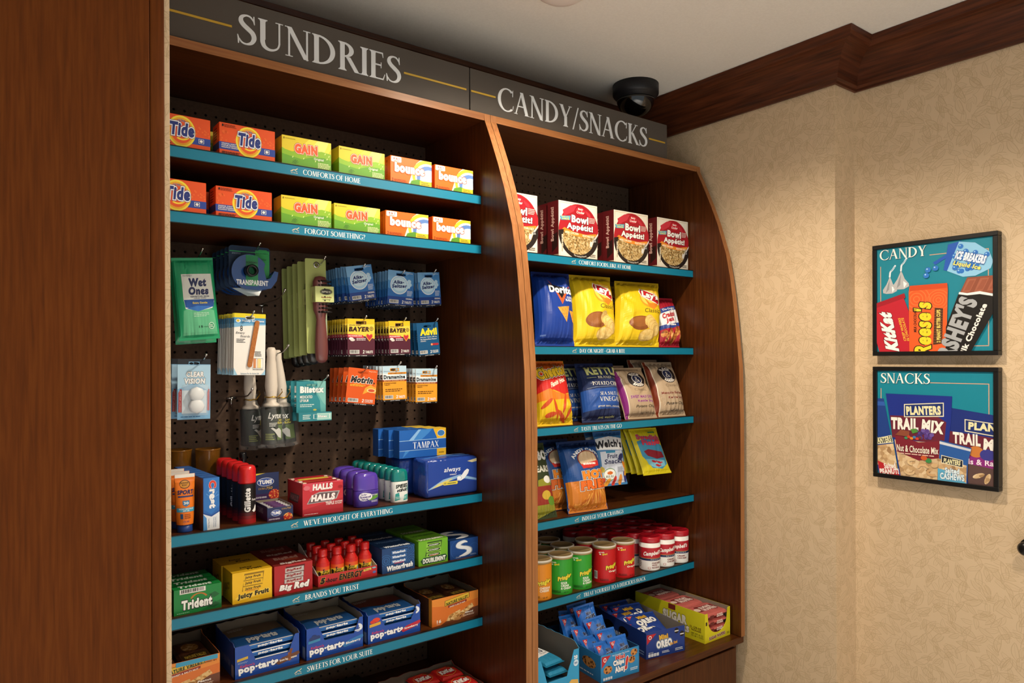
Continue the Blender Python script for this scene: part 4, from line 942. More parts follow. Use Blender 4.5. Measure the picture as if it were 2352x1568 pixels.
# hairbrushes
def brush(label, loc, w, h, colr, front):
    T = thing('hairbrush', label, 'hairbrush', loc, group='carded hairbrushes', ry=-.02)
    MB().prism([rrect(-w/2, .016-h, w/2, .016, .004), oval(.002, 0, .0075, .0075, 14)], lambda u, v, k: (u, k, v), 0, .001, mat('#a9b46a', .5)).build('card', T)
    MB().lathe([(.0055, -.001), (.008, -.001), (.008, .0012), (.0055, .0012)], STEEL, 16, caps=False).build('eyelet', T)
    T.children[-1].rotation_euler = (math.pi/2, 0, 0); T.children[-1].location = (.002, -.0006, 0)
    m = mat(colr, .35, 0, .5, coat=.3); bx = .004
    prof = [(-.030, .002), (-.033, .011), (-.045, .0155), (-.085, .0165), (-.118, .0155), (-.130, .0115), (-.142, .0095), (-.165, .0115), (-.200, .0135), (-.225, .0140), (-.244, .0125), (-.252, .007), (-.254, .001)]
    b = MB().lathe([(r, z) for z, r in prof], m, 16, (bx+.0, -.017, 0), sx=1.25, sy=.8); b.build('handle', T)
    bb = MB(); dk = mat('#17100f', .5)
    for j in range(9):
        for i in range(5):
            a = math.radians(-35+i*30); z = -.044-j*.0098; x0 = bx+.013*math.sin(a); y0 = -.017-.010*math.cos(a)
            bb.tube([(x0, y0, z), (x0+.012*math.sin(a+.4)+.004, y0-.008*math.cos(a), z-.001)], [.0034, .0016], dk, 5)
    bb.build('bristles', T)
    s = MB().box(bx-.020, bx+.030, -.034, -.002, -.098, -.058, mat('#c4cd8a', .5)).build('paper_sleeve', T)
    def A(p): p.oval(.58, .66, .34, .20, '#14161a'); p.oval(.58, .66, .315, .18, '#c4cd8a'); p.oval(.58, .66, .30, .17, '#14161a'); p.text('IMPRESS', .34, .59, .82, .72, '#e9ecd8', serif=True); p.text('Bristle Brush', .32, .26, .86, .36, '#8a4a30', bold=.03); p.text('Comb Included', .38, .13, .80, .20, '#3a4020', bold=.01)
    if front: put(s, 'front_print', A, lambda u, v, o: (bx-.020+u*.050, -.034-o, -.098+v*.040))
    cm = MB()
    for k in range(26): cm.box(w/2-.013, w/2-.003, -.0045, -.002, -.125-k*.0036, -.1235-k*.0036, mat('#b9c8a8' if front else '#17181a', .4))
    cm.box(w/2-.0045, w/2-.002, -.005, -.001, -.222, -.120, mat('#b9c8a8' if front else '#17181a', .4)).build('comb', T)
    return T
P = onY(722, 608, YC); bw = .056; bh = .245
b0 = brush('front hairbrush with plum handle on a pale green card', (P.x+.003, YC, P.z), bw, bh, '#6e3d3c', True)
b1 = brush('black hairbrush on a pale green card behind the plum one', (P.x-.001, YC+.042, P.z-.004), bw, bh, '#141315', False)
for k in range(1, 4): dup(b1, (P.x-.002*k, YC+.042+.034*k, P.z-.004-.003*k), label='black hairbrush on a pale green card behind the plum one', group='carded hairbrushes')
P2 = onY(747, 592, 1.758); hook(P2.x, P2.z-.024, 1.758, 'chrome peg hook through the hairbrush cards', rise=.026)

# lint rollers in clear bags
IV = mat('#d9cfc2', .45, name='ivory_plastic'); FILM = mat('#e8eef0', .05, 0, .6, alpha=.07, name='clear_film')
def roller(label, loc, ry, rz):
    T = thing('lint_roller', label, 'lint roller', loc, rz, 'lint rollers in clear bags', ry=ry)
    MB().lathe([(.0, .012), (.008, .011), (.0115, .004), (.0105, -.012), (.0135, -.05), (.0155, -.085), (.0125, -.108), (.012, -.125), (.019, -.130), (.020, -.136), (.0, -.136)], IV, 18).build('handle', T)
    MB().lathe([(.0, -.136), (.0245, -.137), (.0252, -.139), (.0252, -.226), (.0245, -.228), (.0, -.228)], mat('#1a1e1c', .4), 24).build('roll', T)
    def A(p):
        p.rect(-.22, .06, .22, .94, '#1f2a24'); p.poly([(.02, .10), (.20, .10), (.20, .52), (.04, .52)], '#4e6a2a'); p.text('Lynx', -.12, .66, .11, .88, '#e9ebe6', shear=.3, bold=.02); p.text('Lint', .05, .63, .12, .70, '#d3c83a', bold=.03); p.text('Roller', .03, .55, .14, .62, '#d3c83a', bold=.03); p.lines(-.10, .48, .02, .60, 3, '#dfe3dc', .5)
        p.poly([(-.08, .44), (-.05, .46), (.0, .40), (.05, .44), (.10, .36), (.10, .14), (.04, .18), (-.02, .34)], '#c9ccc8'); p.lines(-.16, .10, -.02, .30, 4, '#a8b85a', .4)
    put(T.children[-1], 'roll_print', A, lambda u, v, o: ((.0252+o)*chord(u)[0], -(.0252+o)*chord(u)[1], -.226+v*.087), 'rollerprint', CYLCUT)
    mb = MB(); rnd = random.Random(int(loc[0]*1e4)); n = 22; rings = [(-.098, .017), (-.112, .015), (-.125, .018), (-.140, .028), (-.19, .031), (-.225, .030), (-.236, .033)]; vs = []
    for z, r in rings:
        for k in range(n): a = 6.2832*k/n; q = r*(1+.10*math.sin(a*5+z*60)+rnd.uniform(-.05, .05)); vs.append((q*math.cos(a), q*math.sin(a)*.9, z+rnd.uniform(-.002, .002)))
    mb.add(vs, [(j*n+k, j*n+(k+1) % n, (j+1)*n+(k+1) % n, (j+1)*n+k) for j in range(len(rings)-1) for k in range(n)], FILM, True).build('clear_bag', T)
    MB().tube([(.0155*math.cos(6.28*k/14), .0155*math.sin(6.28*k/14), -.112+.001*math.sin(k*2)) for k in range(15)], .0014, mat('#c7a13a', .25, .9), 5).tube([(.014, -.008, -.112), (.024, -.010, -.100), (.022, -.010, -.092)], .0013, mat('#c7a13a', .25, .9), 5).build('twist_tie', T)
P = onY(623, 808, 1.790)
roller('centre lint roller with ivory handle in a clear bag', (P.x, 1.790, P.z), 0, .1)
roller('left lint roller behind the centre one, in a clear bag', (P.x-.034, 1.855, P.z-.008), -.03, .5)
roller('right lint roller leaning outward in a clear bag', (P.x+.034, 1.846, P.z-.006), -.10, -.5)
P = onY(662, 794, 1.760); hook(P.x, P.z-.022, 1.760, 'chrome peg hook holding the lint rollers')
for (bx, by), lab in (((603, 703), 'empty chrome peg hook above the emery board cards'), ((531.5, 916), 'empty chrome peg hook left of the lint rollers')):
    P = onY(bx, by, 1.944); hook(P.x, P.z+.006, 1.775, lab, rise=.024)
# ------------------------------------------------------------------ toiletries on the third shelf
Z3 = LZ[2]; YR = 1.665
def oval_can(T, name, prof, m, c, sx=1, sy=1, n=28): return MB().lathe(prof, m, n, c, sx=sx, sy=sy).build(name, T)
# sunscreen tubes standing on their caps
def sun(p):
    p.rect(0, 0, 1, 1, '#e2761f'); p.rect(0, .93, 1, 1, '#e8e6df'); p.oval(.48, .80, .22, .085, '#3a2412'); p.oval(.48, .80, .19, .07, '#c98a2a'); p.text('BANANA', .32, .81, .64, .845, '#3a2412', bold=.03); p.text('BOAT', .38, .765, .58, .80, '#3a2412', bold=.03)
    p.text('SPORT', .14, .60, .86, .69, '#2b2a58', bold=.06, shear=.2); p.poly(rrect(.16, .545, .86, .575, .01), '#2d3a6e'); p.poly([(.36, .48), (.64, .48), (.64, .40), (.5, .36), (.36, .40)], '#3f78a8'); p.text('30', .40, .405, .60, .455, W_, bold=.03)
    p.rect(.05, .255, .95, .335, '#3f9fc4'); p.text('BROAD SPECTRUM', .18, .30, .82, .325, W_, bold=.02); p.text('SPF 30', .36, .265, .62, .29, W_, bold=.02); p.rect(.24, .12, .36, .22, '#2a4a72'); p.lines(.42, .12, .75, .22, 3, '#7a3a10'); p.text('3 FL OZ', .34, .05, .62, .08, '#2d3a6e', bold=.02)
def sun_tube(label, x, y, body='#e2761f'):
    T = thing('sunscreen_tube', label, 'sunscreen', (x, y, Z3+.0003), group='sunscreen tubes standing on caps')
    MB().lathe([(.0, 0), (.0155, .0), (.016, .002), (.0155, .0165), (.0, .0165)], mat('#1d3f86', .35), 22).build('cap', T)
    H = .125; rings = [(.0166, .0172, .0172), (.03, .0182, .0168), (.06, .0195, .0135), (.09, .0203, .008), (.108, .0207, .0032), (.112, .021, .0012), (H, .0212, .0009)]; n = 24; vs = []
    for z, a, b in rings: vs += [(a*math.cos(6.2832*k/n), b*math.sin(6.2832*k/n), z) for k in range(n)]
    fs = [(j*n+k, j*n+(k+1) % n, (j+1)*n+(k+1) % n, (j+1)*n+k) for j in range(len(rings)-1) for k in range(n)]
    MB().add(vs, fs, mat(body, .35), True).add(vs[:n], [tuple(range(n))], mat('#e8e6df', .4)).add(vs[-n:], [tuple(range(n))], mat('#e8e6df', .4)).build('tube', T)
    def mp(u, v, o):
        z = .0170+v*(H-.0172); 
        for (z0, a0, b0), (z1, a1, b1) in zip(rings[:-1], rings[1:]):
            if z <= z1+1e-9: break
        t = min(max((z-z0)/(z1-z0), 0), 1); a = a0+(a1-a0)*t; b = b0+(b1-b0)*t; th = (u-.5)*2.5
        return ((a+o)*math.sin(th), -(b+o)*math.cos(th), z)
    put(T, 'tube_print', sun, mp, 'sunp', ([i/12 for i in range(13)], [(r[0]-.0170)/(H-.0172) for r in rings]))
    return T
x, w = span(401, 448, 1.685, 1200)
s0 = sun_tube('front orange sunscreen tube with blue cap beside the wall edge', x+.0208, 1.686)
for k in (1, 2): dup(s0, (x+.0208-.001*k, 1.686+.044*k, Z3+.0003), label=['', 'orange sunscreen tube behind the front one', 'rearmost orange sunscreen tube'][k])
# toothpaste cartons
def crest(p):
    p.rect(0, 0, 1, 1, '#2a66b6'); p.poly([(.10, 1), (1, 1), (1, .45), (.5, .30), (.10, .40)], '#2f74c4')
    for k in range(7): a = math.radians(15+22*k); p.poly([(.55, .55), (.55+.42*math.cos(a), .55+.24*math.sin(a)), (.55+.40*math.cos(a+.12), .55+.23*math.sin(a+.12))], '#5a96d8', k == 0)
    p.poly([(0, .32), (.5, .26), (1, .34), (1, 0), (0, 0)], '#dfe6ee'); p.poly([(0, .30), (.20, .22), (.24, 0), (0, 0)], '#4a8ed0'); p.poly([(.12, .30), (.5, .235), (.95, .31), (.5, .275)], '#1f4f9c')
    p.text('C', .34, .74, .80, .93, '#d8402f', bold=.06, rot=-1.57, out='#eef2f6', ow=.02); 
    p.text('rest', .28, .48, .86, .58, '#eef2f6', bold=.05, rot=-1.57, fn=lambda q: (.57+(q[0]-.57)*1.05, .53+(q[1]-.53)*2.2)); p.lines(.42, .05, .55, .22, 1, '#4a6a9a'); p.lines(.60, .05, .84, .24, 5, '#6a86a8')
def crest2(p):
    p.rect(0, 0, 1, 1, '#2a66b6'); p.poly([(.05, 1), (1, 1), (1, .45), (.5, .30), (.05, .40)], '#2f74c4')
    for k in range(7): a = math.radians(15+22*k); p.poly([(.55, .60), (.55+.42*math.cos(a), .60+.2*math.sin(a)), (.55+.40*math.cos(a+.12), .60+.19*math.sin(a+.12))], '#5a96d8', k == 0)
    p.poly([(0, .33), (.5, .27), (1, .35), (1, 0), (0, 0)], '#dfe6ee'); p.poly([(0, .31), (.20, .23), (.24, 0), (0, 0)], '#4a8ed0'); p.poly([(0, .345), (.5, .28), (1, .36), (1, .33), (.5, .25), (0, .315)], '#1f4f9c')
    def tv(t, u0, u1, v0, v1, c, **k):            # lettering running down the carton
        p.text(t, 0, 0, 1, 1, c, fn=lambda q: (u0+q[1]*(u1-u0), v1-q[0]*(v1-v0)), **k)
    tv('C', .34, .80, .80, .95, '#d8402f', bold=.06, out='#eef2f6', ow=.02); tv('rest', .36, .78, .41, .78, '#eef2f6', bold=.06)
    tv('Cavity Protection', .60, .68, .04, .24, '#5a7aa8'); tv('Tartar Protection', .72, .80, .04, .24, '#5a7aa8'); tv('Cool Mint Paste', .30, .38, .04, .22, '#2a5a9c')
x, w = span(467, 505, 1.665, 1200)
c0 = carton('toothpaste_carton', 'front blue toothpaste carton standing on end', 'toothpaste', x, 1.665, Z3, w, .030, .114, '#2a5fa8', crest2, lambda p: (p.rect(0, 0, 1, 1, '#6a4a38'), p.rect(0, .96, 1, 1, '#28487e')), None, .06, 'toothpaste cartons')
for k in range(1, 7): dup(c0, (x-.0015*k, 1.665+.0325*k, Z3+.0003), rz=.05, label='blue toothpaste carton in the row behind the front one', skip=('front_print',))
# shaving foam cans
def gil(p):
    p.rect(-.5, 0, .5, .56, '#141215'); p.rect(-.5, 0, .5, .10, '#8a1216'); p.rect(-.5, .10, .5, .20, '#5c0f13'); p.rect(-.5, .20, .5, .27, '#2e0d10')
    p.text('Gillette', 0, 0, 1, 1, '#e6e6e6', bold=.05, fn=lambda q: (-.055+(1-q[1])*.105-.03, .27+q[0]*.66)); p.text('Foamy', .06, .52, .19, .60, '#d8d8d8', bold=.03); p.poly([(.07, .30), (.12, .26), (.17, .30), (.17, .40), (.13, .44), (.12, .36)], '#e8e8e8')
    p.lines(-.22, .1, -.12, .9, 9, '#9a9aa0', .3)
x, w = span(547, 586, 1.69, 1200); r = .0192
g0 = thing('shaving_foam_can', 'front black and red shaving foam can with red cap', 'shaving foam', (x+.0195, 1.689, Z3+.0003), group='shaving foam cans with red caps')
MB().lathe([(0, 0), (r-.001, 0), (r, .002), (r, .090), (r-.001, .0915), (0, .0915)], mat('#8a1216', .25, .3), 28).build('can', g0)
MB().lathe([(0, .0917), (r+.0004, .0917), (r+.0006, .094), (r+.0006, .122), (r-.002, .129), (r-.006, .1315), (0, .132)], mat('#cf1f22', .3, 0, .5, coat=.3), 28).build('cap', g0)
def gilp(p):
    p.rect(-.5, 0, .5, 1, '#141215'); p.rect(-.5, 0, .5, .12, '#a01a1c'); p.rect(-.5, .12, .5, .20, '#7a1418'); p.rect(-.5, .20, .5, .28, '#4e1014'); p.rect(-.5, .28, .5, .34, '#2c0d10')
    p.text('Gillette', 0, 0, 1, 1, '#e6e6e6', bold=.05, fn=lambda q: (-.095+(1-q[1])*.115, .30+q[0]*.60)); p.text('Foamy', .045, .56, .15, .63, '#d8d8d8', bold=.03); p.poly([(.05, .32), (.09, .28), (.14, .31), (.15, .42), (.12, .47), (.09, .38)], '#e8e8e8')
put(g0, 'can_print', gilp, cyl_map(r, .0905), 'gil', CYLCUT)
for k in range(1, 5): dup(g0, (x+.0195-.001*k, 1.689+.0405*k, Z3+.0003), rz=[0, .25, -.3, .2, .4][k], label='black and red shaving foam can in the row behind')
# amber tumblers and a black-capped bottle at the back
AM = mat('#8a5a1c', .15, 0, .5, alpha=.62, name='amber_plastic')
for k, (xx, yy) in enumerate(((.489, 1.8965), (.4265, 1.918))):
    T = thing('tumbler', ['front amber plastic tumbler behind the shaving foam', 'rear amber plastic tumbler against the pegboard'][k], 'tumbler', (xx, yy, Z3+.0003), group='amber tumblers')
    MB().lathe([(0, .002), (.0245, .002), (.0295, .150), (.0298, .152), (.0285, .152), (.0235, .004), (0, .004)], AM, 28, caps=False).build('cup', T)
    MB().lathe([(.0296, .148), (.0306, .1495), (.0306, .1525), (.0284, .1525)], AM, 28, caps=False).build('rim', T)
T = thing('spray_bottle', 'slim black-capped bottle behind the antacid display', 'bottle', (.5455, 1.80, Z3+.0003))
MB().lathe([(0, 0), (.011, 0), (.0115, .002), (.0115, .098), (.0088, .104), (0, .104)], mat('#15151a', .3), 20).build('bottle', T)
MB().lathe([(0, .1042), (.0088, .1042), (.0088, .145), (.0075, .1475), (0, .1475)], mat('#0c0c10', .25), 20).build('cap', T)
# antacid roll display: tray, header and rolls
def tums(p):
    p.rect(0, 0, 1, 1, '#23305c'); p.poly([(0, .92), (.45, 1), (0, 1)], '#d8c23a'); p.rect(0, 0, 1, .22, '#3a2050'); p.oval(.46, .66, .34, .16, '#e8ecf2'); p.oval(.46, .66, .32, .145, '#2a4a9a'); p.text('TUMS', .20, .58, .72, .74, '#f2f4f6', bold=.06, shear=.1)
    p.text('EXTRA', .18, .38, .46, .45, '#cfa43a', serif=True); p.text('750', .48, .37, .74, .47, '#cfa43a', bold=.02, shear=.2); p.oval(.84, .16, .26, .20, STRAW); p.oval(.92, .40, .08, .06, '#2c2c58'); p.oval(.98, .36, .07, .06, '#3a2a5c'); p.text('ASSORTED BERRIES', .04, .06, .50, .12, '#e8e4ee', bold=.02)
def tclip(f):
    def g(p): p.clip = (0, 0, 1, 1); f(p)
    return g
def tums_tray(p):
    p.rect(0, 0, 1, 1, '#23305c'); p.rect(0, 0, 1, .28, '#3a2050'); p.oval(.34, .58, .20, .24, '#e8ecf2'); p.oval(.34, .58, .19, .22, '#2a4a9a'); p.text('TUMS', .18, .46, .50, .70, '#f2f4f6', bold=.06, shear=.1); p.text('EXTRA', .56, .78, .74, .90, '#cfa43a', serif=True); p.text('750', .75, .78, .92, .93, '#cfa43a', shear=.2); p.oval(.80, .20, .18, .30, STRAW); p.text('ASSORTED BERRIES', .05, .08, .48, .18, '#e8e4ee', bold=.02)
x, w = span(614, 673, 1.665, 1200); hw, d = .0335, .095
T = thing('antacid_display', 'navy antacid roll display with strawberry print and raised header', 'display box', (x, 1.665, Z3+.0003))
mb = tray(MB(), w, d, hw, hw-.003, mat('#23305c', .4), KRAFT); mb.build('tray', T); put(T.children[-1], 'front_print', tclip(tums_tray), FR(w, hw-.003)); put(T.children[-1], 'side_print', tclip(lambda p: (p.rect(0, 0, 1, .28, '#3a2050'), p.text('TUMS', .25, .4, .7, .8, '#8a90a8', bold=.05))), SD(d, hw))
MB().box(0, w, d, d+.002, 0, .098, mat('#23305c', .4)).build('header', T); put(T.children[-1], 'header_print', tclip(tums), lambda u, v, o: (u*w, d-o, .034+v*.064))
FOILW = mat('#c9cbd0', .3, .3)
for k in range(5):
    y = 1.665+.010+k*.0165; R_ = thing('antacid_roll', 'silver and purple antacid roll lying in the display tray', 'antacid roll', (x+.003, y, Z3+.0240), group='antacid rolls in the display')
    MB().tube([(0, 0, 0), (.002, 0, 0), (w-.008, 0, 0), (w-.006, 0, 0)], [.0045, .0075, .0075, .0045], FOILW, 12).build('wrapper', R_)
    MB().tube([(.012, 0, 0), (w-.018, 0, 0)], .0078, mat('#5a3a6a', .35), 12).build('band', R_)
# cough drop carton with sticks
def halls(p):
    p.rect(0, 0, 1, 1, '#c02f3a'); p.poly([(0, .2), (1, .45), (1, 0), (0, 0)], '#ac2430'); p.poly([(.0, 1), (.2, .72), (.62, .98), (1, .95), (1, 1)], '#d3475a'); p.text('HALLS', .24, .76, .74, .96, '#eceaea', bold=.07, shear=.1, out='#9a2430', ow=.04)
    p.poly([(.10, .36), (.22, .62), (.40, .70), (.92, .68), (.84, .44), (.66, .38)], '#a9a3a6'); p.poly([(.13, .38), (.24, .60), (.41, .67), (.88, .65), (.81, .46), (.65, .40)], '#5a5054'); p.text('HALLS', .20, .42, .80, .63, '#eeecec', bold=.07, shear=.12, out='#8f1f2a', ow=.03)
    p.text('TRIPLE', .56, .27, .77, .37, '#f0e6e4', bold=.03); p.text('SOOTHING', .79, .32, .98, .37, '#f0e6e4', bold=.02); p.text('ACTION', .79, .265, .96, .31, '#f0e6e4', bold=.02); p.lines(.04, .03, .40, .07, 1, '#f0d0d0'); p.oval(.10, .86, .08, .07, '#d8707c'); p.oval(.93, .80, .06, .05, '#a01824')
x, w = span(695, 788, 1.665, 1200)
T = thing('cough_drop_display', 'red open cough drop carton full of wrapped sticks', 'display box', (x, 1.665, Z3+.0003))
tray(MB(), w, .098, .0775, .0775, mat('#bc2c38', .4), mat('#b8a8a0', .8)).build('carton', T); put(T.children[-1], 'front_print', tclip(halls), FR(w, .0775)); put(T.children[-1], 'side_print', tclip(lambda p: (p.poly([(.10, .36), (.22, .62), (.80, .62), (.70, .36)], '#5a5054'), p.text('HALLS', .20, .40, .72, .58, '#b08088', bold=.06))), SD(.098, .0775))
for k in range(7):
    S = thing('cough_drop_stick', 'red and white wrapped cough drop stick standing in the carton', 'cough drops', (x+.003, 1.665+.006+k*.0131, Z3+.004), group='cough drop sticks in the carton')
    MB().box(0, w-.006, 0, .0115, 0, .0745-(k % 2)*.002, mat(['#c9a8a0', '#c23440', '#d8d0cc'][k % 3], .3, .2), .0015).build('stick', S); MB().box(.01, w-.016, -.0003, .0118, .050, .0748-(k % 2)*.002, mat(['#b02030', '#d8c04a', '#b02030'][k % 3], .3)).build('band', S)
# deodorants
def deo(label, x, y, w, d, h, body, cap, artfn, group, hb, key, capm=None):
    T = thing('deodorant_stick', label, 'deodorant', (x, y, Z3+.0003), group=group); sx, sy = w/2, d/2
    def ring(z, s): return [( (abs(math.cos(a))**.75*(1 if math.cos(a) > 0 else -1))*sx*s, (abs(math.sin(a))**.75*(1 if math.sin(a) > 0 else -1))*sy*s, z) for a in [6.2832*k/28 for k in range(28)]]
    def loft(name, zs, m):
        mb = MB(); vs = [p_ for z, s in zs for p_ in ring(z, s)]; n = 28
        mb.add(vs, [(j*n+k, j*n+(k+1) % n, (j+1)*n+(k+1) % n, (j+1)*n+k) for j in range(len(zs)-1) for k in range(n)], m, True); mb.add(vs[:n], [tuple(range(n))], m); mb.add(vs[-n:], [tuple(range(n))], m)
        return mb.build(name, T)
    loft('case', [(0, .93), (.003, .97), (h*hb*.5, 1), (h*hb, 1), (h*hb+.001, .96)], mat(body, .3))
    loft('cap', [(h*hb+.0012, .985), (h*hb+.004, 1.0), (h*.80, .98), (h*.90, .92), (h*.965, .78), (h, .45)], capm or mat(cap, .15, 0, .5, coat=.4))
    def mp(u, v, o):
        a = (u-.5)*2.2; c_, s_ = math.sin(a), -math.cos(a)
        return ((abs(c_)**.75*(1 if c_ > 0 else -1))*(sx+o), (abs(s_)**.75*(1 if s_ > 0 else -1))*(sy+o), v*h*hb)
    put(T, 'label_print', artfn, mp, key, ([i/14 for i in range(15)], []))
    return T
def lady(p): p.poly(rrect(.12, .12, .90, .94, .06), '#41308c'); p.poly([(.5, .40), (.90, .55), (.90, .80), (.5, .60)], '#5f9a3c'); p.oval(.36, .66, .22, .26, '#e6e6ee'); p.text('lady', .24, .72, .46, .86, '#3a2c80', bold=.02, shear=.2); p.text('Speed', .18, .56, .54, .72, '#3a2c80', bold=.04, shear=.2); p.text('Stick', .26, .44, .50, .57, '#3a2c80', bold=.04, shear=.2); p.lines(.55, .28, .86, .42, 2, '#d8dce8'); p.text('INVISIBLE', .56, .70, .84, .78, '#dfe6d8', bold=.02)
x, w = span(811, 868, 1.69, 1200)
dl = deo('front purple deodorant stick with a green label stripe', x+w/2, 1.690, .066, .040, .0865, '#4a379c', '#5a3fb0', lady, 'purple deodorant sticks', .47, 'lady', mat('#5b41b4', .12, 0, .5, coat=.5, alpha=.9))
for k in range(1, 4): dup(dl, (x+w/2, 1.690+.0425*k, Z3+.0003), label='purple deodorant stick in the row behind the front one', rz=[0, .1, -.08, .05][k])
def speed(p): p.rect(.1, .05, .9, .97, '#e9ece9'); p.poly([(.14, .10), (.45, .16), (.40, .50), (.18, .44)], '#2c9a96'); p.poly([(.55, .10), (.88, .14), (.86, .40), (.60, .36)], '#48b0aa'); p.text('SPEED', .20, .72, .84, .90, '#15201f', bold=.06, shear=.25, rot=.08); p.text('stick', .28, .54, .78, .70, '#15201f', bold=.06, shear=.25, rot=.08); p.poly([(.80, .50), (.88, .62), (.84, .88), (.76, .66)], '#2c8a88'); p.lines(.2, .18, .8, .32, 2, '#d8f0ee')
x, w = span(896, 936, 1.685, 1200)
ds = deo('front white deodorant stick with clear teal cap', x+w/2, 1.684, .047, .030, .087, '#e6e9e6', '#0f7a78', speed, 'teal-capped deodorant sticks', .62, 'speed', mat('#0f7d7a', .12, 0, .5, coat=.5))
for k in range(1, 8): dup(ds, (x+w/2-.0008*k, 1.684+.0318*k, Z3+.0003), label='white deodorant stick with teal cap in the row behind')
# pads and tampons
def always(p):
    p.rect(0, 0, 1, 1, '#23449c'); p.poly([(0, .20), (.3, .45), (.65, .55), (1, .38), (1, .32), (.62, .46), (.3, .34), (.05, .10)], '#8cb4dc'); p.poly([(.02, .16), (.06, .14), (.5, .44), (.46, .46), (.20, .34)], '#d9cf8a'); p.poly([(0, .18), (.30, .30), (.62, .42), (1, .28), (1, 0), (0, 0)], '#1f3a88')
    p.text('always', .32, .62, .66, .80, '#eef2f8', bold=.01, shear=.2); p.text('maxi', .44, .555, .57, .605, '#eef2f8', bold=.01); p.poly(rrect(.30, .275, .60, .375, .03), '#e2cf4c'); p.text('10', .32, .30, .36, .355, '#2a3a6a', bold=.02); p.lines(.39, .29, .56, .355, 1, '#5a6a4a')
    p.poly([(.58, .38), (.66, .36), (.74, .42), (.82, .56), (.84, .66), (.80, .70), (.74, .64), (.68, .52), (.60, .46)], '#e9edf2'); p.oval(.63, .45, .05, .06, '#f2f4f8'); p.ring(.63, .45, .05, .06, .006, '#6a8ac0'); p.poly([(.80, .93), (1, .99), (1, .90), (.9, .88)], '#d8cfa0')
x, w = span(979, 1100, 1.665, 1200); hA = .1035
def soft_pack(label, x, y, z, w, d, h, artfn, toptop=None):
    T = thing('sanitary_pack', label, 'sanitary pads', (x, y, z), group='dark blue sanitary pad packs')
    MB().box(0, w, 0, d, 0, h, mat('#23449c', .2, 0, .5, coat=.3, bump=(38, .5)), .009).build('pack', T)
    if artfn: put(T, 'front_print', tclip(artfn), lambda u, v, o: (.006+u*(w-.012), -o, .006+v*(h-.012)))
    def top(p): p.poly([(.0, .2), (.4, .5), (1, .3), (1, .5), (.4, .75), (0, .45)], '#3f74c0'); p.poly([(.3, .6), (.8, .9), (1, .7), (1, .95), (.5, .95)], '#7aa2d4')
    put(T, 'top_print', tclip(top), lambda u, v, o: (.009+u*(w-.018), .009+v*(d-.018), h+o))
    return T
soft_pack('front dark blue sanitary pad pack with white script lettering', x, 1.665, Z3+.0004, w-.002, .078, hA, always)
soft_pack('dark blue sanitary pad pack behind the front one', x-.032, 1.752, Z3+.0004, w-.004, .090, hA-.002, None)
def tampax(p):
    p.rect(0, 0, 1, 1, '#1f63b8'); p.poly([(.06, 0), (.30, .40), (.62, .85), (.70, 1), (.40, 1), (.16, .4)], '#3f86d0'); p.poly([(.16, .55), (.40, 1), (.46, 1), (.24, .5)], '#8cbce8'); p.rect(.80, 0, 1, 1, '#e6b42a'); p.poly([(.72, 1), (.80, .66), (.82, .66), (.82, 1)], '#e6b42a'); p.oval(.89, .82, .085, .12, '#e9edf2'); p.oval(.89, .82, .078, .108, '#3f7ab8')
    p.rect(0, .26, 1, .62, '#1c56a8'); p.rect(0, .255, 1, .275, '#9cc4e8'); p.rect(0, .61, 1, .63, '#9cc4e8'); p.text('TAMPAX', .28, .32, .84, .55, '#eef2f6', serif=True); p.text('regular', .84, .08, .96, .15, '#6a5210', bold=.02)
x, w = span(917, 1024, 1.735, 1000); zt = Z3+hA+.0005
tm = carton('tampon_carton', 'front blue and yellow tampon carton atop the pad packs', 'tampons', x, 1.735, zt, w, .034, .076, '#1b57a6', tclip(tampax), None, lambda p: p.rect(.60, 0, 1, 1, '#e0c048'), 0, 'blue tampon cartons')
for k in (1, 2): dup(tm, (x-.012*k, 1.735+.038*k, zt+.0003), label=['', 'second blue tampon carton behind the front one', 'rearmost blue tampon carton on the pad packs'][k])
# ------------------------------------------------------------------ gum and energy shots on the fourth shelf
Z4 = LZ[3]
def gumwin(p, name, bg, c, y0=.42, n=3, rot=.03, out=None):
    """cut-out window showing the ends of packs"""
    p.poly([(.24, .36), (.30, .93), (.80, .93), (.74, .36)], bg)
    for k in range(n): v = .76-k*.185; p.rect(.25+.01*(n-k), v-.045, .77-.01*k, v+.115, c[0]); p.text(name, .31, v-.015, .71, v+.085, c[1], bold=.05, shear=.15, rot=rot, out=out, ow=.03)
def trident(p):
    p.rect(0, 0, 1, 1, '#15803a'); p.poly([(.5, 0), (1, .35), (1, 0)], '#0f6a2e'); p.poly([(.68, .12), (.86, .30), (.97, .18), (.84, .06)], '#0d5526'); p.poly([(.72, .62), (.86, .70), (.96, .56), (.84, .46)], '#0e5c2a'); p.ring(.52, .46, .20, .30, .045, '#b8702a', .5, 2.7); p.barcode(.12, .80, .66, .985); p.text('Trident', .16, .18, .80, .56, '#eef2ee', bold=.06, shear=.15, rot=.05, out='#14181a', ow=.06); p.lines(.06, .04, .40, .10, 1, '#8cc8a0')
def trident_top(p): p.rect(0, 0, 1, 1, '#128038'); p.text('Trident', .12, .2, .82, .8, '#cfe6d6', bold=.06, shear=.15, out='#14181a', ow=.05); p.rect(0, .93, 1, 1, '#0b3d1c')
x, w = span(399, 508.6, 1.665, 1350)
t0 = carton('gum_carton', 'front green chewing gum carton with barcode', 'gum', x, 1.665, Z4, w, .030, .055, '#128038', tclip(trident), None, tclip(trident_top), 0, 'green gum cartons')
for k in (1, 2, 3): dup(t0, (x-.001*k, 1.665+.0325*k, Z4+.0003), label='green chewing gum carton in the row behind the front one', skip=('front_print',))
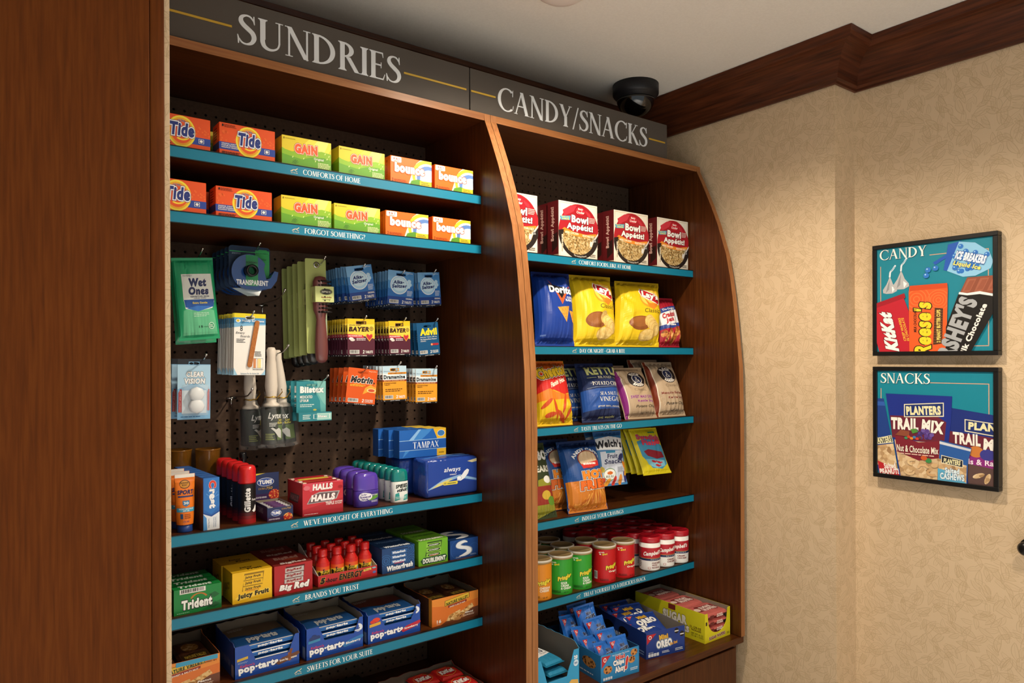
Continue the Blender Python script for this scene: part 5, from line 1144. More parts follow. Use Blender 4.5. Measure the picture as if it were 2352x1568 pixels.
def jf(p):
    p.rect(0, 0, 1, 1, '#e8b81c'); gumwin(p, 'Juicy Fruit', '#8a6a12', ('#e2b41e', '#33250c')); p.poly([(.0, .30), (.35, .38), (1, .40), (1, 0), (0, 0)], '#e8b81c'); p.text("WRIGLEY'S", .34, .34, .66, .39, '#b8541c', bold=.03); p.poly([(.06, .16), (.14, .24), (.90, .34), (.96, .28), (.88, .20), (.16, .09)], '#f0cc4a'); p.text('Juicy Fruit', .12, .12, .92, .32, '#2a1e0c', bold=.07, shear=.1, rot=.07, out='#f2d862', ow=.03); p.poly([(.30, .04), (.6, .02), (.7, .06), (.5, .07)], '#f0cc4a')
def jft(p): p.rect(0, 0, 1, 1, '#dcae1e'); p.text('Juicy', .28, .36, .62, .56, '#6a4e12', bold=.07, shear=.1); p.text('Fruit', .42, .14, .80, .34, '#6a4e12', bold=.07, shear=.1)
def br(p):
    p.rect(0, 0, 1, 1, '#a81e24'); gumwin(p, 'BigRed', '#5c0e12', ('#b8b4b4', '#8c1418')); p.rect(0, 0, 1, .36, '#a81e24'); p.text("WRIGLEY'S", .34, .35, .66, .40, '#e8c8c0', bold=.03); p.text('Big', .12, .08, .46, .33, '#f0eeec', bold=.07, shear=.2, out='#3c080a', ow=.05); p.text('Red', .50, .12, .92, .36, '#f0eeec', bold=.07, shear=.2, out='#3c080a', ow=.05)
def brt(p): p.rect(0, 0, 1, 1, '#7c2420'); p.text('BigRed', .2, .5, .85, .85, '#b88a80', bold=.06, shear=.15); p.text('BigRed', .2, .06, .9, .28, '#e4d8d4', bold=.06, shear=.15); p.oval(.6, .5, .2, .1, '#a8452c')
def wf(p):
    p.rect(0, 0, 1, 1, '#1c4276')
    for k, (u, v) in enumerate(((.12, .5), (.9, .35), (.2, .12), (.85, .85))):
        for r in (.16, .11, .06): p.ring(u, v, r*1.1, r*1.5, .016, '#2e6aa8')
    gumwin(p, 'Winterfresh', '#12305a', ('#2c5f9c', '#e8eef4')); p.rect(.0, 0, 1, .30, '#1c4276'); p.text("WRIGLEY'S", .36, .33, .66, .38, '#d84a4a', bold=.03); p.text('Winterfresh', .14, .08, .94, .30, '#eef2f6', bold=.06, shear=.2, rot=.05, out='#0e2344', ow=.03)
def wft(p): p.rect(0, 0, 1, 1, '#16345e'); p.text('Winterfresh', .14, .04, .9, .24, '#e0e8f0', bold=.06, shear=.2); p.text('Winterfresh', .14, .6, .9, .8, '#4a6a96', bold=.06, shear=.2)
def dm(p):
    p.rect(0, 0, 1, 1, '#6fae2c'); p.poly([(.22, .36), (.30, .93), (.80, .93), (.74, .36)], '#2a4a1c')
    for k in range(3): v = .76-k*.20; p.rect(.26, v-.055, .76, v+.115, '#8cc04a'); p.poly([(.30, v+.03), (.36, v+.085), (.68, v+.085), (.74, v+.03), (.68, v-.02), (.36, v-.02)], '#1c3a1c'); p.text('DOUBLEMINT', .36, v+.005, .68, v+.06, '#e8eee0', bold=.04)
    p.text("WRIGLEY'S", .38, .35, .66, .395, '#d8402f', bold=.03); p.poly([(.06, .20), (.16, .32), (.92, .33), (.98, .22), (.90, .06), (.14, .05)], '#1c4a2c'); p.text('DOUBLEMINT', .14, .08, .92, .28, '#f0f2ea', bold=.06)
def dmt(p): p.rect(0, 0, 1, 1, '#5f9a26'); p.text('DOUBLEMINT', .10, .06, .92, .24, '#e6eed6', bold=.05, out='#24501c', ow=.05); p.text('DOUBLEMINT', .10, .55, .92, .73, '#3f6f20', bold=.05)
def spath(p, a, b, c, w=.11):
    q = [(.72, .80), (.52, .86), (.26, .80), (.20, .66), (.40, .57), (.62, .52), (.80, .42), (.78, .26), (.52, .16), (.24, .12)]
    T = []
    for poly in _rib([(a+u*b, v) for u, v in q], [.02, w, w*1.2, w*1.3, w*1.2, w*1.2, w*1.3, w*1.3, w, .03]): T += tess(poly)
    p.tris(T, c)
def five(p): p.rect(0, 0, 1, 1, '#1a4486'); p.ring(.3, .5, .28, .5, .01, '#3a6cb0'); p.ring(.85, .3, .2, .4, .01, '#3a6cb0'); spath(p, .18, .62, '#8a98a8', .17); spath(p, .17, .62, '#e3e6ea', .125); p.text('Cobalt', .20, .05, .38, .12, '#c8d4e4', shear=.2); p.lines(.72, .08, .96, .16, 2, '#a8c0dc')
def fivet(p): p.rect(0, 0, 1, 1, '#10305e'); spath(p, .1, .8, '#c8ccd2', .16)
for key, a, b, tp_, d, body, f, tpf, lab, lab2, grp in (
    ('jf', 533.5, 624.6, 1318, .075, '#d9aa1c', jf, jft, 'front yellow chewing gum carton', 'yellow chewing gum carton behind the front one', 'yellow gum cartons'),
    ('br', 630, 717.6, 1302, .085, '#9c1c22', br, brt, 'front red cinnamon gum carton', 'red cinnamon gum carton behind the front one', 'red gum cartons'),
    ('wf', 877.6, 952, 1262, .090, '#183a6c', wf, wft, 'front dark blue swirled gum carton', 'dark blue swirled gum carton behind the front one', 'dark blue gum cartons'),
    ('dm', 961.6, 1028.5, 1245, .090, '#64a028', dm, dmt, 'front lime green mint gum carton', 'lime green mint gum carton behind the front one', 'lime green gum cartons'),
    ('s', 1034, 1105, 1243, .100, '#143c78', five, fivet, 'blue gum carton with a large silver S curve', None, None)):
    x, w = span(a, b, 1.665, 1330); h = onY(a, tp_, 1.665).z-Z4
    if x+w > LX1-.003: w = LX1-.003-x
    t = carton('gum_carton', lab, 'gum', x, 1.665, Z4, w, d, h, body, tclip(f), (tclip(lambda p: p.text('JUICY', .2, .3, .8, .6, '#8a6410', bold=.07, rot=.3)) if key == 'jf' else None), tclip(tpf), 0, grp or 'silver S gum carton')
    if lab2: dup(t, (x-.002, 1.665+d+.003, Z4+.0003), label=lab2, skip=('front_print',))
# energy shots in their tray
def shot_tray(p): p.rect(0, 0, 1, 1, '#b8262c'); p.text('5', .03, .22, .12, .78, '#1a1012', bold=.08, shear=.2, out='#e0b63a', ow=.03); p.text('-hour', .12, .26, .32, .66, '#1a1012', bold=.05, shear=.2); p.text('ENERGY', .34, .26, .76, .84, '#1a1012', bold=.06, shear=.2, out='#d8a838', ow=.02); p.poly([(.76, .62), (.90, .70), (.89, .90), (.77, .84)], '#d8c85a'); p.text('Berry', .78, .68, .88, .82, '#8a1c20', bold=.03, shear=.2); p.poly([(.90, .86), (.96, .92), (.99, .80), (.94, .74)], '#7ab0c8'); p.oval(.95, .40, .03, .12, '#5a6ab0')
x, w = span(730.6, 866, 1.665, 1330); dT = .128; hf = .0262
T = thing('energy_shot_tray', 'red cardboard tray of energy shots', 'display box', (x, 1.665, Z4+.0003))
tray(MB(), w, dT, hf, hf, mat('#b8262c', .4), mat('#cfcac4', .7), hb=.060).build('tray', T); put(T.children[-1], 'front_print', tclip(shot_tray), FR(w, hf))
mb = MB().prism([[(0, hf), (dT, hf), (dT, .080), (dT*.9, .078)]], lambda u, v, k: (k, u, v), 0, .0012, mat('#c9c6c2', .7)).prism([[(0, hf), (dT, hf), (dT, .070), (dT*.85, .064)]], lambda u, v, k: (w-k, u, v), 0, .0012, mat('#c9c6c2', .7)); mb.build('side_flap', T)
def shot_art(p):
    p.rect(-.5, 0, .5, 1, '#e2a824'); p.rect(-.5, .62, .5, 1, '#d8551f'); p.rect(-.5, .82, .5, 1, '#c9241f'); p.rect(-.5, .48, .5, .62, '#e6c436'); p.text('5', -.075, .50, -.03, .70, '#14100e', bold=.06); p.text('-hour', -.028, .50, .07, .66, '#14100e', bold=.04); p.text('ENERGY', -.09, .30, .11, .48, '#14100e', bold=.05); p.poly([(-.20, .10), (-.17, .30), (-.19, .52), (-.15, .58), (-.11, .50), (-.13, .30), (-.09, .12), (-.12, .10), (-.15, .26), (-.18, .10)], '#1a120e'); p.rect(-.10, .06, .12, .20, '#14100e'); p.oval(.17, .40, .035, .16, '#8ab0c0')
rb = .0165; wr = (w-.006)/4
def shot(label, xx, yy, rz):
    B = thing('energy_shot', label, 'energy shot', (xx, yy, Z4+.0022), rz, 'red energy shot bottles in the tray')
    MB().lathe([(0, 0), (rb-.001, 0), (rb, .0015), (rb, .045), (rb-.002, .052), (.0105, .060), (.0098, .064), (0, .064)], mat('#c21f1e', .25, 0, .5, coat=.3), 22).build('bottle', B)
    MB().lathe([(0, .0642), (.0112, .0642), (.0115, .066), (.0112, .080), (.0095, .0825), (0, .0825)], mat('#c41a1c', .25, 0, .5, coat=.4), 22).build('cap', B)
    put(B, 'label_print', shot_art, lambda u, v, o: ((rb+o)*chord(u)[0], -(rb+o)*chord(u)[1], .004+v*.046), 'shot', CYLCUT); return B
b0 = shot('red energy shot in the tray, front row, leftmost', x+.003+wr*.5, 1.665+.006+rb+.002, .1)
OR = ['leftmost', 'second from left', 'third from left', 'rightmost']; ROWN = ['front', 'middle', 'back']
for j in range(3):
    for i in range(4):
        if i or j: dup(b0, (x+.003+wr*(i+.5), 1.665+.008+rb+j*.0375, Z4+.0022), label=f'red energy shot in the tray, {ROWN[j]} row, {OR[i]}', rz=random.Random(i*7+j).uniform(-.4, .4))

# ------------------------------------------------------------------ bars and toaster pastries on the fifth shelf
Z5 = LZ[4]
def pack_mesh(w, d, h, seed, m, nx=14, ny=12):
    """flow-wrapped bar or pastry: puffed slab with crimped ends"""
    mb = MB(); rnd = random.Random(seed); ph = [rnd.uniform(0, 6) for _ in range(4)]
    def zt(u, v): 
        e = max(1-abs(2*u-1)**6, 0)**.5*max(1-abs(2*v-1)**5, 0)**.5
        return h*.5*e*(.88+.07*math.sin(u*9+ph[0])*math.sin(v*7+ph[1])+.04*math.sin(u*23+ph[2]))
    S = Sheet(nx, ny, lambda u, v: (u*w, v*d, h*.5+zt(u, v)+.0004), (0, 0, 1)); S.add(mb, m)
    Sheet(nx, ny, lambda u, v: (u*w, v*d, h*.5-zt(u, v)-.0004), (0, 0, -1)).add(mb, m)
    return mb, S.at, S.cut
def poptart_pack(tint, word):
    def f(p): p.clip = (.05, .02, .95, .98); p.rect(0, 0, 1, 1, '#2a68b4'); p.poly([(0, .55), (.5, .40), (1, .52), (1, 1), (0, 1)], tint); p.text(word, .25, .10, .75, .36, '#e8eef4', bold=.07, out='#173a78', ow=.05); p.lines(.1, .75, .4, .88, 2, '#d8d8d8')
    return f
def poptart_front(fl, flc, pic):
    def f(p):
        p.text("Kellogg's", .08, .30, .30, .40, '#c8324a', bold=.02, shear=.2); p.text('pop·tarts', .06, .09, .66, .35, '#f2f4f6', bold=.06, out='#0f2a6c', ow=.04, rot=.03)
        p.poly([(.62, .20), (.72, .32), (.98, .42), (1, .34), (.90, .22), (.66, .12)], flc); p.text(fl, .68, .20, .95, .29, '#f4f0e8', bold=.03, shear=.15, rot=.12)
        if pic == 'straw': p.oval(.16, .78, .07, .08, '#d8442f'); p.oval(.10, .74, .05, .06, '#cf3a2a'); p.poly([(.04, .56), (.24, .60), (.24, .70), (.04, .66)], '#d8a83a'); p.oval(.90, .80, .075, .13, '#e8eef6'); p.text('6', .885, .74, .93, .87, '#1f4c9c', bold=.04); p.lines(.84, .76, .87, .84, 2, '#1f4c9c')
        elif pic == 'blue':
            for u, v in ((.14, .70), (.20, .66), (.10, .64), (.16, .60)): p.oval(u, v, .045, .06, '#24366e')
            p.poly([(.04, .50), (.26, .54), (.26, .62), (.04, .58)], '#3a86b4'); p.oval(.90, .66, .08, .13, '#e8eef6'); p.text('6', .885, .60, .93, .73, '#1f4c9c', bold=.04); p.lines(.84, .62, .87, .70, 2, '#1f4c9c'); p.lines(.84, .54, .96, .58, 1, '#1f4c9c')
        else: p.poly([(.80, .70), (.84, .70), (.86, .18), (.82, .16)], '#9a5a2c'); p.poly([(.86, .64), (.90, .62), (.84, .22), (.80, .24)], '#7a4420'); p.poly([(.04, .52), (.20, .56), (.20, .64), (.04, .60)], '#c9a83a'); p.lines(.05, .44, .22, .50, 2, '#9ab0d0')
    return f
PB = '#1c4aa6'
def poptart(a, b, top, label, flavour, flc, pic, tint, seed, grp):
    x, w = span(a, b, 1.665, 1480); h = onY(a, top, 1.665).z-Z5; d = .150
    T = thing('pastry_display', label, 'display box', (x, 1.665, Z5+.0003))
    hn = h*(.44 if pic == 'brown' else .50)
    tray(MB(), w, d, h, hn, mat(PB, .35), KRAFT, cut=(w*.24, w*.90, w*.32, w*.82, h*.98), tear=1, seed=seed, hb=h*1.12, hs=h*1.06).build('box', T); bx = T.children[-1]
    def fa(p):
        q = Pr(); poptart_front(flavour, flc, pic)(q)
        nx0, nx1, hv = .26, .86, hn/h
        for L_, Tt, m in q.it:
            keep = clip_rect(Tt, 0, 0, 1, hv-.01)+clip_rect(Tt, 0, hv-.01, nx0-.02, .97)+clip_rect(Tt, .905 if pic != 'x' else 1, hv-.01, .995, .97)+clip_rect(Tt, nx1-.02, hv-.01, .905, hv+.10)
            p.it.append((L_, keep, m))
    put(bx, 'front_print', fa, FR(w, h)); put(bx, 'side_print', tclip(lambda p: (p.text('pop·tarts', .15, .2, .8, .55, '#5a78b8', bold=.07), p.rect(.86, .05, .97, .4, '#8a9aae'))), SD(d, h))
    n = 4; ph = (h-.006)/n*.98
    for k in range(n):
        P_ = thing('pastry_pack', f'{flavour.lower()} toaster pastry foil pack, {["bottom", "second", "third", "top"][k]} of the stack in its box', 'pastry pack', (x+.004, 1.665+.004+(.002*k), Z5+.003+k*ph), group=grp)
        mb, tf, cut = pack_mesh(w-.008, d-.016, ph*.96, seed*5+k, mat('#2f74c0' if k % 2 else '#2a68b4', .22, .25, .5))
        mb.build('wrapper', P_)
        if k == n-1: p = Pr(); poptart_pack(tint, 'pop·tarts')(p); p.build('top_print', P_, tf, cut, base=.0004)
        fp = Pr(); fp.rect(.10, .15, .94, .85, '#2c72c0'); fp.text('pop·tarts', .36, .22, .76, .80, '#e8eef4', bold=.07, out='#123a7a', ow=.04); fp.rect(.10, .86, .94, 1.0, '#c9ccd0'); fp.build('end_print', P_, lambda u, v, o: (u*(w-.008), .004-o-.004*math.sin(3.14*v), ph*.96*(.12+v*.76)), None, base=.0012)
poptart(538, 688.6, 1487, 'blue toaster pastry box printed with cinnamon sticks', 'Brown Sugar Cinnamon', '#6a4028', 'brown', '#8a7660', 3, 'cinnamon pastry packs')
poptart(702.5, 835, 1445, 'blue toaster pastry box printed with blueberries', 'Blueberry', '#2f74b8', 'blue', '#b0a890', 5, 'blueberry pastry packs')
poptart(843.6, 966.4, 1414, 'blue toaster pastry box with red ribbon and strawberries', 'Strawberry', '#b8283c', 'straw', '#7a3a2c', 8, 'strawberry pastry packs')
def nv(kind):
    def f(p):
        p.rect(0, 0, 1, 1, '#d5712a'); p.poly([(0, 1), (1, 1), (1, .7), (.5, .6), (0, .75)], '#e08a36'); p.poly([(.18, 0), (.55, .32), (1, .40), (1, 0)], '#6a3a22'); p.poly([(.30, .10), (.36, .30), (.60, .42), (.62, .22), (.50, .06)], GRANOLA); p.poly([(.55, .28), (.86, .56), (.90, .42), (.66, .18)], GRANOLA); p.oval(.55, .10, .07, .06, '#b9824a'); p.oval(.66, .14, .06, .05, '#a87040')
        p.poly([(.27, .66), (.80, .80), (.80, 1.0), (.27, .86)], '#24501e') ; p.poly([(.28, .675), (.79, .81), (.79, .985), (.28, .85)], '#e0b63a'); p.text('NATURE VALLEY', .30, .72, .77, .84, '#173a18', bold=.05, rot=.0, fn=lambda q: (q[0], q[1]+(q[0]-.5)*.26)); p.poly([(.34, .58), (.74, .67), (.74, .75), (.34, .66)], '#8c2a20'); p.text('SWEET & SALTY NUT', .37, .615, .71, .665, '#f2e6d8', bold=.03, fn=lambda q: (q[0], q[1]+(q[0]-.54)*.22)); p.text('16', .10, .10, .19, .22, '#f2ece2', bold=.03); p.text('BARS', .10, .05, .17, .08, '#f2ece2'); p.text(kind, .70, .22, .88, .29, '#f4efe6', bold=.03, shear=.1); p.lines(.66, .12, .92, .19, 2, '#e0c8b0')
    return f
def nature(label, x, w, h, kind, seed, grp, d=.155, sticker=False):
    T = thing('granola_display', label, 'display box', (x, 1.665, Z5+.0003))
    tray(MB(), w, d, h, h, mat('#d5712a', .4), KRAFTD, tear=1, seed=seed, hb=h*1.12, hs=h*1.02).build('box', T); bx = T.children[-1]
    def fa(p):
        q = tclip(nv(kind)); q(p)
        if sticker: p.clip = (0, 0, 1, 1); p.rect(.42, .86, .97, 1.0, '#3a9ac4'); p.text('BETTER IF USED BY', .60, .80, .96, .84, '#5a2410', bold=.02)
    put(bx, 'front_print', fa, FR(w, h)); put(bx, 'side_print', tclip(lambda p: (p.rect(0, 0, 1, 1, '#4e2e1c'), p.rect(.90, 0, 1, 1, '#d08a2c'), p.lines(.2, .3, .7, .6, 3, '#7a5a40'))), SD(d, h))
    for k in range(6):
        i, j = k % 2, k//2
        P_ = thing('granola_bar', f'{kind.lower()} granola bar in brown wrapper, {["left", "right"][i]} column, {["bottom", "middle", "top"][j]} of the box', 'granola bar', (x+.004+i*(w/2-.002), 1.665+.004, Z5+.003+j*(h-.010)/3), group=grp)
        mb, tf, cut = pack_mesh(w/2-.007, d-.012, (h-.010)/3*.95, seed+k, mat('#5a3420', .22, .2, .5)); mb.build('wrapper', P_)
        if j == 2: p = Pr(); p.clip = (.08, .03, .92, .97); p.rect(0, 0, 1, 1, '#5c3520'); p.poly([(.1, .1), (.9, .2), (.9, .45), (.1, .35)], '#3f2a18'); p.text('NATURE VALLEY', .18, .20, .82, .32, '#b89a3a', bold=.05); p.oval(.5, .65, .25, .18, GRANOLA); p.build('top_print', P_, tf, cut, base=.0004)
x, w = span(992, 1102, 1.665, 1400); nature('orange granola bar box at the right end of the shelf', x, min(w, LX1-.003-x), onY(992, 1379, 1.665).z-Z5, 'Almond', 31, 'almond granola bars')
x2, _ = span(505, 520, 1.665, 1530); nature('orange granola bar box with blue sticker beside the wall edge', x2-.156, .156, onY(505, 1499, 1.665).z-Z5, 'Peanut', 41, 'peanut granola bars', sticker=True)

# ------------------------------------------------------------------ candy on the left counter
def kitkat(p): p.clip = (.04, .03, .96, .97); p.rect(0, 0, 1, 1, '#c8201e'); p.poly([(.6, .55), (1, .75), (1, .95), (.6, .8)], '#5a2c18'); p.oval(.45, .45, .38, .34, '#d8a04a'); p.oval(.45, .45, .365, .32, '#c01c1c'); p.text('KitKat', .14, .30, .76, .62, '#f2ece8', bold=.07, shear=.2, rot=.1, out='#6a1410', ow=.05)
T = thing('candy_bar_tray', 'red cardboard tray of chocolate wafer bars at the frame bottom', 'display box', (.905, 1.560, CTZ+.0003))
tray(MB(), .238, .236, .040, .030, mat('#c4201c', .4), KRAFTD, tear=1, seed=5, hb=.050).build('tray', T)
for j in range(3):
    for i in range(3):
        for L_ in ((0, 1) if (i, j) in ((1, 2), (2, 2), (1, 1), (2, 1)) else (0,)):
            K = thing('wafer_bar', f'red wafer bar, {["front", "middle", "back"][j]} row, {["left", "middle", "right"][i]} column, {["lower", "upper"][L_]} layer', 'candy bar', (.909+i*.077, 1.565+j*.076, CTZ+.0025+L_*.0215), rz=.0, group='red wafer bars in the tray')
            mb, tf, cut = pack_mesh(.0745, .0725, .0205, 60+i*3+j, mat('#c8201e', .22, .1, .5, coat=.3)); mb.build('wrapper', K)
            if L_ or (i, j) not in ((1, 2), (2, 2), (1, 1), (2, 1)): p = Pr(); kitkat(p); p.build('top_print', K, tf, cut, base=.0004)
def hersh(p): p.rect(0, 0, 1, 1, '#161212'); p.text("HERSHEY'S", .06, .30, .94, .66, '#6e6c6a', bold=.04); p.rect(.80, .06, .92, .2, '#c8c8c8')
carton('chocolate_carton', 'black chocolate bar carton with grey lettering at the frame bottom', 'carton', .735, 1.690, CTZ, .155, .200, .040, '#161212', None, None, tclip(hersh))
# ------------------------------------------------------------------ snack unit, first shelf: rice bowl cartons
R1, R2, R3, R4, R5 = RZ
def arcband(cx, cy, rx, ry, a0, a1, w, n=16):
    P = [(cx+rx*math.cos(math.radians(a0+(a1-a0)*i/n)), cy+ry*math.sin(math.radians(a0+(a1-a0)*i/n))) for i in range(n+1)]
    return P + [(x, y-w) for x, y in P[::-1]]
def bowl(p):
    p.clip = (0, 0, 1.02, 1); p.rect(0, 0, 1, 1, '#e9e2d2'); p.frame(.03, .025, .97, .975, .006, '#c2a672')
    p.oval(.52, .46, .525, .455, '#231a18', n=40); p.oval(.505, .385, .40, .305, RICE, n=36)
    P = [(.52+.525*math.cos(math.radians(a)), .46+.52*math.sin(math.radians(a))) for a in range(-2, 183, 6)] + [(.10, .50), (.30, .455), (.55, .43), (.80, .435), (.98, .455)]
    p.poly(P, '#a81c28'); p.poly([(.10, .84), (.30, .94), (.46, .95), (.38, .84), (.14, .74)], '#c43442'); p.poly([(.62, .92), (.80, .84), (.86, .74), (.74, .80)], '#bf2f3c')
    p.poly([(.08, .50), (.14, .54), (.40, .475), (.70, .455), (.97, .49), (.99, .44), (.70, .395), (.40, .41), (.12, .47), (.15, .50)], '#e08a2c'); p.text('HERB CHICKEN', .16, .425, .50, .465, '#f6e6c8', bold=.03, fn=lambda q: (q[0], q[1]+.04*(.6-q[0]))); p.text('VEGETABLE RICE', .60, .41, .92, .45, '#f6e6c8', bold=.03)
    p.oval(.55, .86, .135, .085, '#8a141e'); p.oval(.55, .86, .125, .077, '#c02634'); p.text('Betty', .49, .868, .62, .915, '#f4e8e2', bold=.03, shear=.2); p.text('Crocker', .455, .815, .655, .86, '#f4e8e2', bold=.03, shear=.2)
    p.poly([(.03, .73), (.30, .755), (.285, .68), (.06, .66)], '#3f9ac0'); p.text('GREAT FOR', .06, .715, .27, .735, '#e8d84a', bold=.03); p.text('LUNCH!', .08, .675, .26, .707, '#e8d84a', bold=.05)
    p.text('Bowl', .32, .64, .76, .775, '#f4f0ea', bold=.05, out='#5c0e16', ow=.045, rot=-.02); p.text('Appétit!', .20, .49, .88, .625, '#f4f0ea', bold=.05, out='#5c0e16', ow=.045, rot=-.02); p.lines(.78, .665, .95, .77, 4, '#e8cfc4', .5)
    p.poly([(1.03, .52), (1.045, .50), (.88, .31), (.84, .26), (.80, .25), (.80, .30), (.85, .34)], '#c9c4bc'); p.oval(.83, .29, .035, .05, '#d9d6d0'); p.rect(.90, .33, .97, .38, '#15100e'); p.lines(.91, .335, .96, .375, 3, '#d8d8d8')
    p.text('No Artificial Flavors', .38, .035, .70, .065, '#efe8da', bold=.01, fn=lambda q: (q[0], q[1]+.9*(q[0]-.54)**2)); p.lines(.80, .06, .95, .12, 2, '#5a4a3a')
    for k in range(4): p.poly(rrect(.065, .12+k*.075, .105, .185+k*.075, .008), '#d6ccb4', k == 0); p.lines(.07, .13+k*.075, .10, .175+k*.075, 2, '#7a6a50')
def bowl_side(p): p.rect(0, 0, 1, 1, '#5c1418'); p.poly([(.4, .1), (.9, .2), (.9, .45), (.4, .40)], '#2a1410'); p.text('Bowl Appétit!', 0, 0, 1, 1, '#c9a094', bold=.05, fn=lambda q: (.30+(1-q[1])*.35, .30+q[0]*.6)); p.rect(0, 0, 1, .06, '#b8a88c')
tb = None
for i, (a, b, pt) in enumerate(((0, 1234, 445), (1284, 1371.5, 457), (1407, 1488, 478), (1509, 1583, 497))):
    w = .163; h = .1755; xr = onY(b, 530, 1.665).x-.008*(i == 3); x = xr-w
    lab = ['cream and red rice bowl carton cut by the wooden divider', 'cream and red rice bowl carton beside the divider one', 'cream and red rice bowl carton, third along the shelf', 'cream and red rice bowl carton nearest the side panel'][i]
    if tb is None: tb = carton('rice_bowl_carton', lab, 'meal carton', x, 1.665, R1, w, .052, h, '#e2dac8', bowl, tclip(bowl_side), None, 0, 'rice bowl cartons', rx=0)
    else: dup(tb, (x, 1.665, R1+.0003), label=lab)
    n = (3, 3, 2, 2)[i]
    for k in range(1, n): dup(tb, (x+(.004 if k == 1 and i < 3 else -.003), 1.665+.056*k, R1+.0003), label=f'rice bowl carton {["", "directly", "two places"][k]} behind the {["divider", "second", "third", "rightmost"][i]} front carton')

# ------------------------------------------------------------------ chip bags
def lean(TL, TR, BR, BL, yt, yb):
    a, b = onY(*TL, yt), onY(*TR, yt); c, d = onY(*BR, yb), onY(*BL, yb)
    w = ((b-a).length+(c-d).length)/2; up = ((a-d)+(b-c))/2; L = up.length
    return d, w, L, math.asin(up.y/L), math.atan2(up.x, up.z), math.atan2((c-d).y, (c-d).x)
def chipbag(name, label, q, yt, yb, zs, t, col, artfn, seed, grp=None, cat='chips', ry=None, dz=.001, **k):
    d, w, L, rx, ry_, rz = lean(*q, yt, yb)
    ex = max(0, d.x+w+max(0, math.tan(ry_))*L-2.062); d.x -= ex
    return bag_thing(name, label, cat, (d.x, yb+.014, zs+dz), w, L, t, col, artfn, seed, rz=-.12, rx=-rx, ry=0 if ry is None else ry, group=grp, shear=math.tan(ry_) if ry is None else 0., **k)
def doritos(p):
    p.rect(0, 0, 1, 1, '#123a94'); p.rect(0, .92, 1, 1, '#0d2668'); p.poly([(.28, .86), (.56, .50), (.84, .78), (.56, .63)], '#d8592a'); p.poly([(.32, .82), (.56, .58), (.76, .74), (.56, .66)], '#0c0c12'); p.poly([(.24, .79), (.96, .71), (.96, .63), (.24, .69)], '#0c0c12')
    p.text('Doritos', .26, .655, .97, .765, '#f0eff0', bold=.06, fn=lambda q: (q[0], q[1]+(.5-q[0])*.04)); p.text('COOL', .70, .585, .93, .615, '#e8eaf0', bold=.04); p.text('RANCH', .66, .545, .95, .58, '#e8eaf0', bold=.04); p.poly([(.42, .46), (.74, .48), (.66, .27)], TORT); p.poly([(.74, .42), (1, .42), (.98, .26), (.84, .28)], TORT); p.lines(.06, .10, .22, .14, 1, '#6a86c8')
chipbag('chip_bag', 'dark blue tortilla chip bag next to the divider', ((1221, 624), (1298, 628), (1321, 794), (1236, 796)), 1.745, 1.675, R2, .046, '#123a94', doritos, 3, 'chip bags on the second shelf')
def lays(dx=0):
    def f(p):
        p.rect(0, 0, 1, 1, '#e6c41c'); p.rect(0, .93, 1, 1, '#b89a18'); p.oval(.66, .70, .26, .155, '#e6a12a', n=30); p.oval(.66, .71, .235, .13, '#f2cf58'); p.poly([(.40, .80), (.44, .86), (.62, .82), (.88, .74), (.90, .64), (.86, .60), (.66, .65), (.44, .72)], '#f2efe8'); p.poly([(.42, .80), (.455, .845), (.62, .805), (.87, .73), (.88, .65), (.85, .615), (.66, .665), (.45, .735)], '#bf2026')
        p.poly([(.50, .70), (.62, .62), (.84, .62), (.72, .52), (.60, .56)], '#e8882a'); p.text("Lay's", .46, .66, .87, .80, '#f4f2ee', bold=.06, rot=-.16, out='#7a1014', ow=.03); p.text('Classic', .50, .475, .86, .535, '#5a4a1a', bold=.005)
        p.oval(.42, .32, .25, .105, '#8a4f22', n=26); p.oval(.40, .335, .20, .075, '#9a5f2e')
        for k in range(5): p.oval(.60+.055*k, .36-.035*k, .10, .075, '#e8c877' if k % 2 else CHIP, rot=.5, n=18); p.ring(.60+.055*k, .36-.035*k, .10, .075, .006, '#c89a48')
        p.oval(.62, .155, .20, .075, CHIP, rot=.1); p.ring(.62, .155, .20, .075, .006, '#cfa450'); p.lines(.86, .50, .98, .56, 3, '#8a7a20')
    return f
chipbag('chip_bag', 'yellow potato chip bag beside the dark blue bag', ((1304, 629), (1391, 637), (1411, 794), (1323, 796)), 1.745, 1.675, R2, .046, '#e6c41c', lays(), 7, 'chip bags on the second shelf')
chipbag('chip_bag', 'yellow potato chip bag beside the red caramel popcorn bag', ((1414, 648), (1500, 652), (1512, 795), (1416, 797)), 1.735, 1.675, R2, .046, '#e6c41c', lays(), 12, 'chip bags on the second shelf', wr=1.3)
d, w, L, rx, ry_, rz = lean((1414, 648), (1500, 652), (1512, 795), (1416, 797), 1.735, 1.675)
bag_thing('chip_bag', 'yellow potato chip bag standing behind the two front ones', 'chips', (d.x-.010, 1.80, R2+.001), w*.95, L*.94, .030, '#e6c41c', lays(), 15, rx=-.12, group='chip bags on the second shelf')
